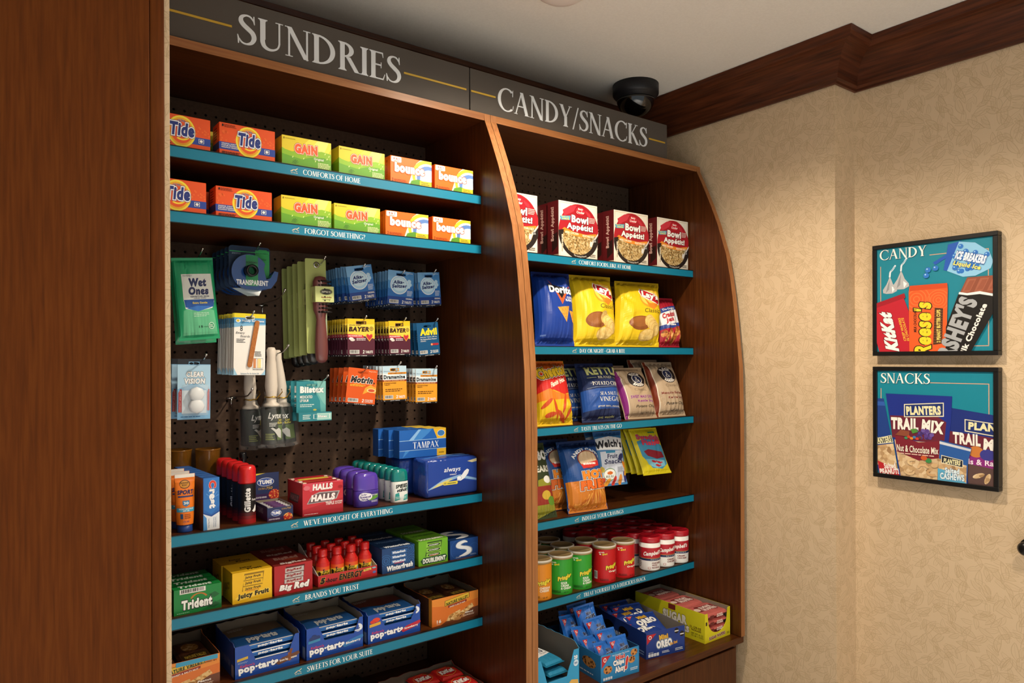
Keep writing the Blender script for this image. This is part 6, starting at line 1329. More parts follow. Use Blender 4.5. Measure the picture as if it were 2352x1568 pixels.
def cracker(p):
    p.rect(0, 0, 1, 1, '#a81e30'); p.poly([(0, .70), (1, .82), (1, .74), (0, .60)], '#27408e'); p.text('The Original', .18, .68, .80, .74, '#f0eef0', bold=.03, fn=lambda q: (q[0], q[1]+(q[0]-.5)*.10)); p.poly([(0, .60), (1, .74), (1, .52), (.92, .44), (.5, .40), (0, .38)], '#eceae8'); p.poly([(0, .38), (.5, .40), (.98, .46), (.92, .38), (.5, .32), (0, .30)], '#27408e')
    p.text('Cracker', .14, .54, .72, .65, '#b8202e', bold=.07, fn=lambda q: (q[0], q[1]+(q[0]-.5)*.12)); p.text('Jack', .24, .425, .62, .53, '#b8202e', bold=.07, fn=lambda q: (q[0], q[1]+(q[0]-.5)*.12)); p.lines(.25, .36, .70, .395, 1, '#f0e8e0', .7); p.oval(.84, .52, .12, .085, '#dfe3ea')
    for k, (u, v) in enumerate(((.16, .22), (.30, .16), (.44, .24), (.60, .17), (.74, .26), (.86, .18), (.52, .12), (.68, .30))): p.oval(u, v, .10, .06, CRUNCH, rot=k, n=10)
chipbag('popcorn_bag', 'small red and white caramel popcorn bag by the side panel', ((1504, 684), (1540, 679), (1571, 793), (1519, 796)), 1.745, 1.678, R2, .038, '#a81e30', cracker, 21, 'chip bags on the second shelf', cat='popcorn', wr=1.4)
# third shelf
def cheetos(p):
    p.rect(0, 0, 1, 1, '#e0b81c'); p.poly([(0, 1), (1, 1), (1, .76), (.5, .80), (0, .72)], '#d8671f'); p.poly([(0, .74), (.5, .80), (1, .74), (1, .48), (.7, .42), (.4, .50), (0, .40)], '#c9241f'); p.poly([(0, .46), (.3, .52), (.5, .46), (.75, .42), (1, .46), (1, .36), (0, .34)], '#e07a1e')
    p.text('Cheetos', .06, .70, .94, .90, '#e8c12a', bold=.055, rot=.12, out='#15110e', ow=.04, out2='#f2efe8', ow2=.075); p.text("Flamin'", .34, .56, .62, .64, '#f2e6d0', bold=.04, shear=.3, rot=.25); p.text('Hot', .62, .61, .82, .69, '#f2e6d0', bold=.04, shear=.3, rot=.25)
    for k, (u, v, a) in enumerate(((.2, .30, .4), (.45, .22, 2.), (.70, .30, 1.2), (.30, .14, .1), (.62, .12, 2.6), (.85, .18, .8))): p.oval(u, v, .16, .035, '#c8481c', rot=a, n=12)
chipbag('chip_bag', 'red and yellow hot cheese puff bag next to the divider', ((1219, 830), (1286, 832), (1321, 977), (1241, 981)), 1.745, 1.672, R3, .038, '#e0b81c', cheetos, 24, 'snack bags on the third shelf')
def kettle(p):
    p.rect(0, 0, 1, 1, '#1d2c56'); p.poly([(0, .50), (1, .54), (1, .20), (0, .16)], '#24509c'); p.text('KETTLE', .16, .76, 1.02, .92, '#c9cf8c', bold=.05, out='#3f4a2c', ow=.03); p.text('BRAND', .40, .69, .76, .735, '#d8d6b8', serif=True); p.line([(.14, .71), (.36, .71)], .006, '#c9cf8c'); p.line([(.80, .71), (.97, .71)], .006, '#c9cf8c')
    p.text('POTATO CHIPS', .20, .57, 1.0, .635, '#e9e6d8', serif=True); p.text('SEA SALT &', .36, .40, .92, .455, '#e9e6d8', serif=True); p.text('VINEGAR', .34, .30, .98, .375, '#e9e6d8', serif=True); p.text('great taste...naturally', .28, .20, .98, .24, '#dcd9c8', shear=.1, bold=.01); p.line([(.1, .53), (.98, .56)], .006, '#8a9ab8'); p.text('net weight', .40, .05, .80, .085, '#c9cf8c', bold=.02)
chipbag('chip_bag', 'navy kettle chip bag with pale green lettering', ((1317, 823), (1399, 838), (1422, 962), (1344, 967)), 1.745, 1.680, R3, .038, '#1d2c56', kettle, 31, 'snack bags on the third shelf', wr=1.4)
d, w, L, rx, ry_, rz = lean((1317, 823), (1399, 838), (1422, 962), (1344, 967), 1.745, 1.680)
bag_thing('chip_bag', 'navy kettle chip bag half hidden behind the front navy one', 'chips', (d.x-.050, 1.755, R3+.001), w*.95, L*.97, .022, '#16224a', kettle, 33, rx=-rx*.8, group='snack bags on the third shelf')
def barrel(c, l1, l2):
    def f(p):
        p.rect(0, 0, 1, 1, '#b9a184'); p.rect(0, 0, .10, 1, c); p.rect(.10, 0, .12, 1, '#e0d4c0'); p.oval(.56, .72, .27, .16, '#231a1c', n=32); p.oval(.56, .72, .16, .095, '#f0ece4'); p.oval(.56, .72, .145, .085, '#22294c'); p.text('&', .49, .665, .63, .775, '#f0ece4', serif=True)
        for word, sgn in (('BLOCK', 1), ('BARREL', -1)):
            p.text(word, -.95, .0, .95, 1., '#efe9e0', bold=.05, fn=lambda q, sgn=sgn: (.56+(.17+(.08*q[1] if sgn > 0 else .08*(1-q[1])))*math.sin(q[0]*.85), .72+sgn*(.100+(.047*q[1] if sgn > 0 else .047*(1-q[1])))*math.cos(q[0]*.85)))
        p.text('Classic', .36, .49, .76, .54, '#8a7660', bold=.005); p.text(l1, .18, .345, .98, .405, c, bold=.05, out='#e6dcc8', ow=.03); p.text(l2, .36, .265, .96, .32, c, bold=.05, out='#e6dcc8', ow=.03); p.text('Potato Chips', .28, .165, .98, .225, '#2a2018', shear=.3, bold=.01); p.text('NET WT 1.5 OZ', .46, .075, .92, .105, '#3a3028', bold=.01)
    return f
bp = chipbag('chip_bag', 'tan kettle chip bag with a purple edge stripe', ((1410, 846), (1468, 843), (1515, 957), (1443, 964)), 1.745, 1.680, R3, .036, '#b9a184', barrel('#8a2a7c', 'SWEET MAUI ONION', 'Kettle Style'), 41, 'snack bags on the third shelf')
bb = chipbag('chip_bag', 'tan kettle chip bag with a brown edge stripe', ((1481, 833), (1543, 831), (1579, 953), (1521, 960)), 1.750, 1.678, R3, .036, '#b9a184', barrel('#7a3018', "Mesquite Barbecue", 'Kettle Style'), 44, 'snack bags on the third shelf')
for src, lab, dx in ((bp, 'tan kettle chip bag behind the purple-striped one', -.030), (bb, 'tan kettle chip bag behind the brown-striped one', -.018)): dup(src, (src.location.x+dx, src.location.y+.078, R3+.001), label=lab, rx=src.rotation_euler.x*.6)
# fourth shelf: bags on long hooks and standing bags
def hotfries(p):
    p.rect(0, 0, 1, 1, '#1d4a8c'); p.rect(0, .88, 1, 1, '#123062'); p.text("ANDY CAPP'S", -1.0, 0, 1.0, 1, '#e8eef4', bold=.05, fn=lambda q: (.58+(.40+.085*q[1])*math.sin(q[0]*1.0), .58+(.245+.05*q[1])*math.cos(q[0]*1.0)))
    p.oval(.58, .70, .27, .135, '#7a2a1c'); p.oval(.58, .70, .245, .12, '#c8b090'); p.poly([(.36, .63), (.86, .68), (.84, .60), (.40, .57)], '#c9302c'); p.lines(.42, .61, .80, .655, 1, '#f2e8e0', .6); p.poly([(.0, .42), (.35, .40), (1, .42), (1, 0), (0, 0)], '#c97828')
    for k in range(26): u = .08+.84*((k*37) % 26)/26; v = .06+.20*((k*11) % 26)/26; p.poly([rot2(q, (u, v), k*1.3) for q in ((u-.10, v-.012), (u+.10, v-.012), (u+.10, v+.012), (u-.10, v+.012))], ('#d98a34', '#b8621c', '#e0a04a')[k % 3])
    p.text('HOT', .34, .42, .96, .54, '#e8882a', bold=.08, rot=.03, out='#15110f', ow=.035, out2='#f2efe8', ow2=.07); p.text('FRIES', .26, .28, .98, .41, '#e06a22', bold=.08, rot=.03, out='#15110f', ow=.035, out2='#f2efe8', ow2=.07)
hf = chipbag('fries_bag', 'front navy and orange hot fries bag', ((1275, 1003), (1358, 995), (1393, 1150), (1312, 1172)), 1.745, 1.664, R4, .038, '#1d4a8c', hotfries, 51, 'snack bags on the fourth shelf', wr=1.3)
dup(hf, (hf.location.x-.060, hf.location.y+.072, R4+.002), label='navy and orange hot fries bag half hidden behind the front one')
def bears(p): p.rect(0, 0, 1, 1, '#2c3a1e'); p.poly([(.3, 0), (1, .1), (1, .55), (.5, .5)], '#8a8a2a'); p.text('HARIBO', .10, .76, .97, .90, '#c8cccc', bold=.07, out='#15150f', ow=.04); p.text('BEARS', .40, .60, .97, .69, '#d2d4c8', bold=.05); p.oval(.80, .50, .12, .05, '#e0e2dc'); p.rect(.3, .18, .95, .42, '#8a2c22'); p.oval(.7, .3, .14, .06, '#c8a83a'); p.oval(.85, .22, .12, .06, '#5a8a2c')
xl = onY(1271, 1100, 1.69).x
bag_thing('gummy_bag', 'dark olive gummy bag partly behind the divider', 'candy', (xl-.130, 1.672, R4+.001), .130, .232, .022, '#2c3a1e', bears, 55, rx=-.30, group='snack bags on the fourth shelf')
def welch(p):
    p.rect(0, 0, 1, 1, '#3a7ab0'); p.rect(0, .90, 1, 1, '#2a5c94'); p.poly([(0, .86), (.5, .90), (1, .84), (1, .62), (0, .66)], '#e8ebee'); p.text("Welch's", -.02, .69, .92, .84, '#1d2430', bold=.05, fn=lambda q: (q[0], q[1]-.12*(q[0]-.45)**2)); p.rect(.10, .04, .90, .62, '#c9d2e2'); p.rect(.28, .585, .62, .62, '#2f8ab4'); p.text('Fruit', .30, .485, .68, .57, '#2a3560', bold=.03, shear=.15); p.text('Snacks', .18, .385, .86, .475, '#2a3560', bold=.03, shear=.15); p.oval(.34, .20, .22, .11, '#e9ece6'); p.ring(.34, .20, .22, .11, .012, '#3f7a3a'); p.text('REAL', .20, .145, .48, .185, '#2c3a2c', serif=True); p.oval(.34, .225, .10, .03, '#d06a2a'); p.rect(.62, .22, .88, .33, '#b4bccb'); p.lines(.64, .23, .86, .32, 4, '#6a7486')
    for k, (u, v, c) in enumerate(((.08, .10, '#c84a2c'), (.26, .06, '#e09a2c'), (.5, .07, '#c8382c'), (.72, .08, '#d8882c'), (.90, .14, '#3a3a7a'), (.92, .34, '#e08a2c'), (.06, .30, '#c8b03a'), (.80, .50, '#2c3468'), (.95, .24, '#d8a02c'))): p.oval(u, v, .11, .055, c, rot=k*.5, n=14)
wb = chipbag('fruit_snack_bag', 'front pale blue fruit snack bag on a hook', ((1371, 990), (1421, 985), (1449, 1106), (1383, 1118)), 1.750, 1.700, R4, .016, '#3a7ab0', welch, 61, 'hanging candy bags', cat='candy', dz=.062, squash=.35)
dup(wb, (wb.location.x-.006, wb.location.y+.036, wb.location.z+.002), label='pale blue fruit snack bag behind the front one', skip=('x',))
def fish(p):
    p.rect(0, 0, 1, 1, '#d2c21c'); p.poly([(.10, .72), (.62, .80), (.96, .60), (.94, .20), (.70, .10), (.36, .14), (.12, .40)], '#3f8fb4'); p.text('Swedish', .14, .74, .94, .85, '#d23a4a', bold=.045, out='#4a5aa0', ow=.035, rot=-.06); p.text('Fish', .26, .62, .74, .73, '#d23a4a', bold=.045, out='#4a5aa0', ow=.035, rot=-.06); p.oval(.84, .68, .12, .05, '#c83a4a'); p.poly([(.22, .50), (.40, .54), (.86, .46), (.90, .34), (.60, .32), (.30, .40)], '#8a2030'); p.poly([(.20, .34), (.86, .28), (.84, .16), (.50, .12), (.24, .22)], '#7ab8cc')
    for u, v in ((.46, .27), (.64, .24), (.56, .18)): p.oval(u, v, .08, .025, '#b82a34', rot=-.2); p.poly([(u+.06, v), (u+.12, v+.02), (u+.12, v-.025)], '#b82a34', False)
    p.rect(.60, .88, .86, .91, '#3f7a4c')
fb = chipbag('gummy_bag', 'front yellow and blue gummy fish bag on a hook', ((1452, 984), (1505, 981), (1546, 1083), (1485, 1089)), 1.750, 1.700, R4, .010, '#d2c21c', fish, 71, 'hanging candy bags', cat='candy', dz=.078, squash=.3, wr=1.4)
for k in range(1, 5): dup(fb, (fb.location.x-.003*k, fb.location.y+.026*k, fb.location.z), label='yellow and blue gummy fish bag behind the front one', rx=fb.rotation_euler.x*.9)
for px, lab in ((1397, 'chrome peg hook holding the fruit snack bags'), (1480, 'chrome peg hook holding the gummy fish bags')):
    hx = onY(px, 985, 1.750).x; hook(hx, 1.240, 1.730, lab, rise=.012)

# ------------------------------------------------------------------ fifth shelf: chip cans and soup cups
rc, hc = .0375, .108
LID = mat('#b89c6c', .25, 0, .5, coat=.2, alpha=.9, name='amber_lid'); RIM = mat('#cfcac0', .3, .4)
def pring(base, sub, subc):
    def f(p):
        p.rect(-.5, 0, .5, 1, base); p.text('grab', -.12, .88, -.04, .93, '#f2efe6', bold=.04); p.text('go!', -.07, .82, .0, .89, '#e8d23a', bold=.06); p.text('&', -.11, .83, -.08, .87, '#f2efe6', bold=.04)
        p.text('Pringles', -.02, .40, .18, .56, '#f0dc3a', bold=.06, out='#15110d', ow=.06, fn=lambda q: (q[0], q[1]+(q[0]-.08)*.55))
        for i, t in enumerate(sub): p.text(t, .02, .30-i*.075, .02+.022*len(t), .365-i*.075, subc, bold=.05)
        p.barcode(-.20, .10, -.14, .34); p.lines(-.10, .06, .04, .13, 2, '#1c2416', .4); p.text('NET WT', .06, .05, .13, .09, '#1c2416')
    return f
def can(label, x, y, kind, body, sub, subc, rz=0):
    T = thing('chip_can', label, 'chip can', (x, y, R5+.0003), rz, 'potato crisp cans on the fifth shelf')
    MB().lathe([(0, 0), (rc-.001, 0), (rc-.0004, .001), (rc, .003), (rc, hc), (rc+.0006, hc+.001), (rc+.0006, hc+.003), (0, hc+.003)], mat(body, .3, 0, .5), 36).build('can', T)
    MB().lathe([(rc+.0009, hc-.0005), (rc+.0017, hc), (rc+.0017, hc+.008), (rc+.0008, hc+.0088), (rc-.003, hc+.0090), (rc-.0035, hc+.0084), (0, hc+.0084)], LID, 36, caps=False).build('lid', T)
    MB().lathe([(rc+.0018, hc+.0045), (rc+.0022, hc+.005), (rc+.0022, hc+.0085), (rc+.001, hc+.0094), (rc-.0025, hc+.0094), (rc-.003, hc+.0089)], mat('#cfc8ba', .25, 0, .5), 36, caps=False).build('lid_rim', T.children[-1])
    put(T, 'can_print', pring(body, sub, subc), cyl_map(rc, hc), 'pr'+kind, CYLCUT)
    return T
CANS = [(1.395, 'or', '#dd8a1c', ('CHEDDAR', 'CHEESE'), '#f2e6d0', 'orange'), (1.480, 'gr', '#2f9c2c', ('SOUR', 'CREAM', '& ONION'), '#e9f0e2', 'green'), (1.5625, 'gr', '#2f9c2c', ('SOUR', 'CREAM', '& ONION'), '#e9f0e2', 'green'), (1.670, 're', '#c2161c', ('Original',), '#f4ecd8', 'red'), (1.7585, 're', '#c2161c', ('Original',), '#f4ecd8', 'red')]
POS = ['orange crisp can beside the wooden divider', 'green crisp can beside the orange one', 'green crisp can beside the red ones', 'red crisp can beside the green ones', 'red crisp can nearest the soup cups']
for i, (x, k, body, sub, sc_, cn) in enumerate(CANS):
    c0 = can(POS[i]+', front row', x, 1.694, k, body, sub, sc_, rz=(-.78, -.80, -.62, -.50, -.58)[i])
    for j in (1, 2):
        if i == 4 or (j == 2 and i in (0, 3)): continue
        dup(c0, (x+(-.004, .006)[j-1], 1.694+.081*j, R5+.0003), label=POS[i]+f', {["", "second", "third"][j]} row', rz=j*.9)
def soup(kind):
    def f(p):
        p.rect(-.5, 0, .5, .40, '#eceae6'); p.rect(-.5, .40, .5, .84, '#b51e2c'); p.rect(-.5, .36, .5, .44, '#1f2f58'); p.rect(-.5, .44, .5, .455, '#c8a85a'); p.text("Campbell's", -.13, .52, .17, .72, '#f4f1ec', bold=.045, shear=.25, fn=lambda q: (q[0], q[1]+(q[0])*.22)); p.text('Soup on the Go', -.02, .38, .15, .42, '#e8ecf2', shear=.2, bold=.01)
        for i, t in enumerate(kind): p.text(t, .0, .24-i*.085, .0+.022*len(t), .305-i*.085, '#7a2a24', bold=.05)
        p.poly(rrect(-.06, .05, -.02, .13, .01), '#b8484a'); p.poly(rrect(-.055, .06, -.025, .12, .008), '#eceae6'); p.lines(-.24, .1, -.16, .85, 12, '#4a4a4a', .35)
    return f
rs = .0362
def cup(label, x, y, key, kind, rz):
    T = thing('soup_cup', label, 'soup', (x, y, R5+.0003), rz, 'soup cups with red lids')
    MB().lathe([(0, .001), (rs-.005, 0), (rs-.0025, .002), (rs-.0015, .03), (rs, .060), (rs, .095), (0, .095)], mat('#eceae6', .35), 32).build('cup', T)
    MB().lathe([(rs+.0003, .0952), (rs+.0012, .097), (rs+.0012, .111), (rs-.001, .1145), (rs-.005, .1150), (rs-.006, .1125), (0, .1125)], mat('#b31626', .3, 0, .5, coat=.2), 32).build('lid', T)
    put(T, 'label_print', soup(kind), lambda u, v, o: ((rs+o-(.0015*max(0, (.5-v)*2)))*chord(u)[0], -(rs+o-(.0015*max(0, (.5-v)*2)))*chord(u)[1], .003+v*.091), 'soup'+key, (CYLCUT[0], [.25, .5]))
    return T
SP = [(1.8810, 'cn', ('CHICKEN', 'WITH', 'NOODLE'), 'beside the red crisp cans'), (1.9560, 'cc', ('CREAMY', 'CHICKEN'), 'in the middle'), (2.0312, 'cc', ('CREAMY', 'CHICKEN'), 'against the side panel')]
for i, (x, key, kind, lab) in enumerate(SP):
    s0 = cup(f'red-lidded soup cup {lab}, front row', x, 1.6865, key, kind, (-.62, -.55, -.95)[i])
    for j in (1, 2, 3): dup(s0, (x, 1.6865+.0751*j, R5+.0003), label=f'red-lidded soup cup {lab}, {["", "second", "third", "fourth"][j]} row', rz=j*1.1)
for xx, js, wh in ((1.8050, (1, 2, 3), 'rightmost'), (1.7300, (2, 3), 'leftmost')):
    for j in js: dup(s0, (xx, 1.6865+.0751*j, R5+.0003), label=f'red-lidded soup cup behind the {wh} red crisp can, {["", "front", "middle", "rear"][j]} one', rz=j*.7)
# ------------------------------------------------------------------ cookie boxes on the right counter
def tri_logo(p, x0, y0, x1, y1): p.poly([(x0, y1), (x1, y1), (x0, y0)], '#b8242e'); p.oval(x0+(x1-x0)*.34, y1-(y1-y0)*.32, (x1-x0)*.16, (y1-y0)*.20, '#f0e6e4'); p.oval(x0+(x1-x0)*.34, y1-(y1-y0)*.32, (x1-x0)*.09, (y1-y0)*.13, '#b8242e')
def small_bag(name, label, loc, w, h, t, col, artfn, seed, rx, ry, rz, grp, key=None):
    return bag_thing(name, label, 'cookies', loc, w, h, t, col, artfn, seed, rz=rz, rx=rx, ry=ry, group=grp, nu=14, nv=16, wr=1.8, seal=.08)
# sugar wafers: yellow box with a rounded window
sx0, sy0 = 1.928, 1.491; sw = .134; shh = onY(1621, 1411, sy0).z-CTZ; sd = min(onX(1459, 1355, sx0).y-sy0, .40)
T = thing('wafer_display', 'yellow open box of pink wafer packs by the side panel', 'display box', (sx0, sy0, CTZ+.0003))
YEL = mat('#d6cc22', .4)
def U(n=14): return [(sw*.5+sw*.36*math.cos(math.radians(a)), shh*.62+shh*.44*math.sin(math.radians(a))) for a in range(180, 361, 180//n)]
mb = MB(); t_ = .0012
fr = [(0, 0), (sw, 0), (sw, shh), (sw*.90, shh)] + [(sw*.5+sw*.37*math.cos(math.radians(a)), shh*.72+shh*.46*math.sin(math.radians(a))) for a in range(0, -181, -12)] + [(sw*.10, shh), (0, shh)]
mb.prism([fr], lambda u, v, k: (u, k, v), 0, t_, YEL); mb.box(0, sw, sd-t_, sd, 0, shh, KRAFT)
for xx in (0, sw-t_): mb.box(xx, xx+t_, t_, sd-t_, 0, shh*1.0, YEL)
mb.box(t_, t_+.0003, t_, sd-t_, 0, shh, KRAFT).box(sw-t_-.0003, sw-t_, t_, sd-t_, 0, shh, KRAFT).box(t_, sw-t_, t_, sd-t_, 0, t_, KRAFT); mb.build('box', T)
def sgf(p):
    q = Pr(); q.text('SUGAR WAFERS', .16, .08, .80, .19, '#7a2a24', bold=.06, rot=.06, out='#f2e8d8', ow=.05); q.rect(.03, .60, .085, .72, '#2a1c14'); q.lines(.86, .08, .97, .16, 2, '#5a5418'); p.it = q.it
put(T.children[-1], 'front_print', sgf, FR(sw, shh))
def sgs(p):
    p.text('SUGAR', .42, .42, .76, .74, '#ece6d8', bold=.07, out='#4a342a', ow=.04); p.text('WAFERS', .45, .18, .79, .40, '#ece6d8', bold=.07, out='#4a342a', ow=.04); p.poly([(.50, .80), (.60, .80), (.60, .98), (.50, .98)], '#7a2a24'); p.text('12 - 2.75 OZ', .80, .40, .95, .48, '#5a2c18', bold=.03); p.text('PACKAGES', .82, .32, .95, .38, '#5a2c18', bold=.02); p.text('NET WT 33 OZ', .82, .20, .98, .26, '#6a6420', bold=.01); p.text('(2 LB 1 OZ)', .82, .12, .98, .18, '#6a6420', bold=.01)
put(T.children[-1], 'side_print', tclip(sgs), SD(sd, shh))
PINK = mat('#c2655f', .3, 0, .5, coat=.2)
def sgp(p): p.clip = (.03, .04, .97, .96); p.rect(0, 0, 1, 1, '#c2655f'); p.poly([(.1, .35), (.25, .75), (.88, .68), (.92, .42), (.8, .25)], '#7a3030'); p.text('SUGAR', .34, .50, .80, .68, '#f0d8d0', bold=.07, rot=.05); p.text('WAFERS', .30, .30, .84, .48, '#f0d8d0', bold=.07, rot=.05); p.oval(.20, .52, .09, .12, '#e0c8b8')
nl = 4; ph = (shh-.004)/nl*.97; pd = (sd-.006)/3
for j in range(3):
    for k in range(nl):
        P_ = thing('wafer_pack', f'pink wafer pack in the yellow box, {["front", "middle", "rear"][j]} stack, {["bottom", "second", "third", "top"][k]} one', 'wafers', (sx0+.0035, sy0+.003+j*pd, CTZ+.0022+(k*ph if not j else k*ph)), group='pink wafer packs')
        mb, tf, cut = pack_mesh(sw-.007, pd*.97, ph*.97, 80+j*4+k, PINK); mb.build('wrapper', P_)
        if k == nl-1: p = Pr(); sgp(p); p.build('top_print', P_, tf, cut, base=.0004)
        if j == 0: q = Pr(); q.text('SUGAR', .48, .50, .72, .85, '#f0d8d0', bold=.06); q.text('WAFERS', .46, .12, .74, .46, '#f0d8d0', bold=.06); q.rect(.20, .2, .36, .8, '#6a2a28'); q.build('end_print', P_, lambda u, v, o: (u*(sw-.007), -o-.0016, ph*(.15+v*.7)), None, base=.0004)
# mini sandwich cookies
oa = onZ(1484, 1515, CTZ); ob = onZ(1573, 1493, CTZ); ow_ = (ob-oa).length; oyaw = math.atan2(ob.y-oa.y, ob.x-oa.x); oh = onY(1484, 1455, oa.y).z-CTZ; od = .29
T = thing('cookie_display', 'dark blue open box of mini sandwich cookie bags', 'display box', (oa.x, oa.y, CTZ+.0003), oyaw)
tray(MB(), ow_, od, oh, oh, mat('#1c3a86', .35), KRAFT, seed=9).build('box', T)
def oreo(p):
    tri_logo(p, .02, .55, .26, .92); p.text('Mini', .33, .62, .56, .84, '#e2b23a', bold=.07, rot=.08, out='#14204a', ow=.03); p.text('OREO', .26, .32, .66, .62, '#f0f2f4', bold=.08, rot=.05, out='#14204a', ow=.05, out2='#8ab4dc', ow2=.08)
    for u, v in ((.78, .86), (.92, .70)): p.oval(u, v, .055, .11, '#15100f'); p.ring(u, v, .055, .11, .008, '#3a302c'); p.rect(u-.05, v-.03, u+.05, v+.01, '#e8e6e0')
    p.text('Bite Size!', .60, .36, .80, .48, '#e2a83a', bold=.04, shear=.2, rot=.2); p.lines(.40, .10, .62, .20, 2, '#dfe6f0', .5); p.lines(.74, .08, .97, .20, 2, '#dfe6f0', .5); p.text('PER PACK', .06, .20, .18, .24, '#dfe6f0', bold=.02)
    for k in range(4): p.poly(rrect(.05+k*.07, .06, .11+k*.07, .18, .012), '#dfe6f0', k == 0)
put(T.children[-1], 'front_print', tclip(oreo), FR(ow_, oh)); put(T.children[-1], 'side_print', tclip(lambda p: (p.rect(0, 0, 1, 1, '#1b387f'), p.oval(.32, .55, .10, .22, '#15100f'), p.oval(.60, .6, .09, .2, '#15100f'), p.text('OREO', .40, .2, .60, .5, '#c8d4e4', bold=.06), p.lines(.86, .1, .97, .3, 2, '#8aa4cc'))), SD(od, oh))
def oreob(p): p.rect(0, 0, 1, 1, '#1f3f92'); p.text('Mini', .30, .66, .62, .82, '#e2b23a', bold=.07, rot=.2, out='#10183a', ow=.04); p.text('OREO', .16, .40, .86, .64, '#f0f2f4', bold=.08, rot=.2, out='#10183a', ow=.05); tri_logo(p, .06, .70, .28, .92); p.lines(.2, .1, .7, .25, 3, '#c8d0e0')
Mo = Matrix.Rotation(oyaw, 3, 'Z')
for k, (u, v, z, rz, rx) in enumerate(((.008, .172, .034, .06, -1.02), (.022, .140, .040, -.06, -1.10), (.008, .102, .042, .10, -1.18), (.022, .066, .042, -.08, -1.22), (.010, .030, .036, .06, -1.30), (.016, .012, .010, -.04, -1.47))):
    q = oa+Mo @ Vector((u, v, 0))
    small_bag('cookie_bag', f'dark blue mini sandwich cookie bag in the box, {["rearmost", "second from rear", "third from rear", "third from front", "upper front", "lower front"][k]}', (q.x, q.y, CTZ+z), .120, .105, .012, '#1f3f92', oreob if k < 5 else None, 100+k, rx, 0, oyaw+rz, 'mini sandwich cookie bags')
# mini chocolate chip cookies
ca = onZ(1379.6, 1569, CTZ); cb = onZ(1468, 1542, CTZ); cw = (cb-ca).length; cyaw = math.atan2(cb.y-ca.y, cb.x-ca.x); ch = onY(1379.6, 1507, ca.y).z-CTZ; cd = .27
T = thing('cookie_display', 'light blue open box heaped with mini cookie bags', 'display box', (ca.x, ca.y, CTZ+.0003), cyaw)
tray(MB(), cw, cd, ch, ch, mat('#2c86c0', .35), mat('#2a4a70', .6), seed=10).build('box', T)
def ahoy(p):
    tri_logo(p, .03, .52, .26, .94); p.text('Real Chocolate Chip Cookies', .30, .86, .74, .93, '#e8eef4', bold=.01, rot=.03); p.text('Mini', .38, .70, .62, .86, '#c8302c', bold=.07, out='#f2efe8', ow=.05, rot=.05); p.text('Chips', .32, .44, .60, .70, '#f4f2ee', bold=.07, rot=.08, out='#1f4a86', ow=.05); p.text('Ahoy', .36, .16, .64, .46, '#f4f2ee', bold=.07, rot=.08, out='#1f4a86', ow=.05); p.text('!', .63, .24, .70, .74, '#c8302c', bold=.08, out='#f2efe8', ow=.04, rot=-.1)
    p.oval(.18, .42, .11, .15, COOKIE); p.oval(.86, .82, .09, .13, COOKIE); p.oval(.80, .56, .09, .13, COOKIE)
    for k in range(4): p.poly(rrect(.06+k*.06, .05, .11+k*.06, .15, .012), '#dfe6f0', k == 0)
    p.lines(.76, .14, .97, .26, 2, '#e0ecf4', .5)
put(T.children[-1], 'front_print', tclip(ahoy), FR(cw, ch)); put(T.children[-1], 'side_print', tclip(lambda p: (p.rect(0, 0, 1, 1, '#2a7cb4'), p.oval(.80, .55, .12, .2, COOKIE), p.lines(.5, .1, .9, .2, 1, '#dfe6f0'))), SD(cd, ch))
def ahoyb(p): p.rect(0, 0, 1, 1, '#1f66c0'); tri_logo(p, .08, .62, .34, .86); p.text('Mini', .46, .62, .70, .74, '#2a1c40', bold=.06, rot=.15, out='#9ac0e8', ow=.03); p.text('CHIPS', .36, .44, .86, .60, '#1a1c3a', bold=.07, rot=.15, out='#c8dcf0', ow=.03); p.oval(.72, .26, .14, .11, COOKIE); p.oval(.36, .20, .14, .11, COOKIE)
Mc = Matrix.Rotation(cyaw, 3, 'Z'); ck = 0
HEAP = [(.010, .215, .052, -.25, .15, .1), (.062, .225, .060, -.20, -.1, -.1), (-.004, .165, .055, -.45, .10, .2), (.052, .165, .072, -.35, -.15, -.2), (.004, .110, .040, -.60, .15, .15), (.060, .115, .048, -.55, -.1, -.1), (.002, .055, .030, -.70, .1, .1), (.056, .060, .034, -.65, -.05, -.15), (.012, .012, .020, -.55, .05, .05), (.064, .012, .022, -.50, -.05, -.05)]
for k, (u, v, z, rx, ry, rz) in enumerate(HEAP):
    q = ca+Mc @ Vector((u, v, 0))
    small_bag('cookie_bag', f'bright blue mini cookie bag in the box, row {["five", "five", "four", "four", "three", "three", "two", "two", "one", "one"][k]} from the front, {["left", "right"][k % 2]} side', (q.x, q.y, CTZ+z), .072, .086, .015, '#1f66c0', ahoyb, 120+k, rx, ry, cyaw+rz, 'mini chocolate chip cookie bags')
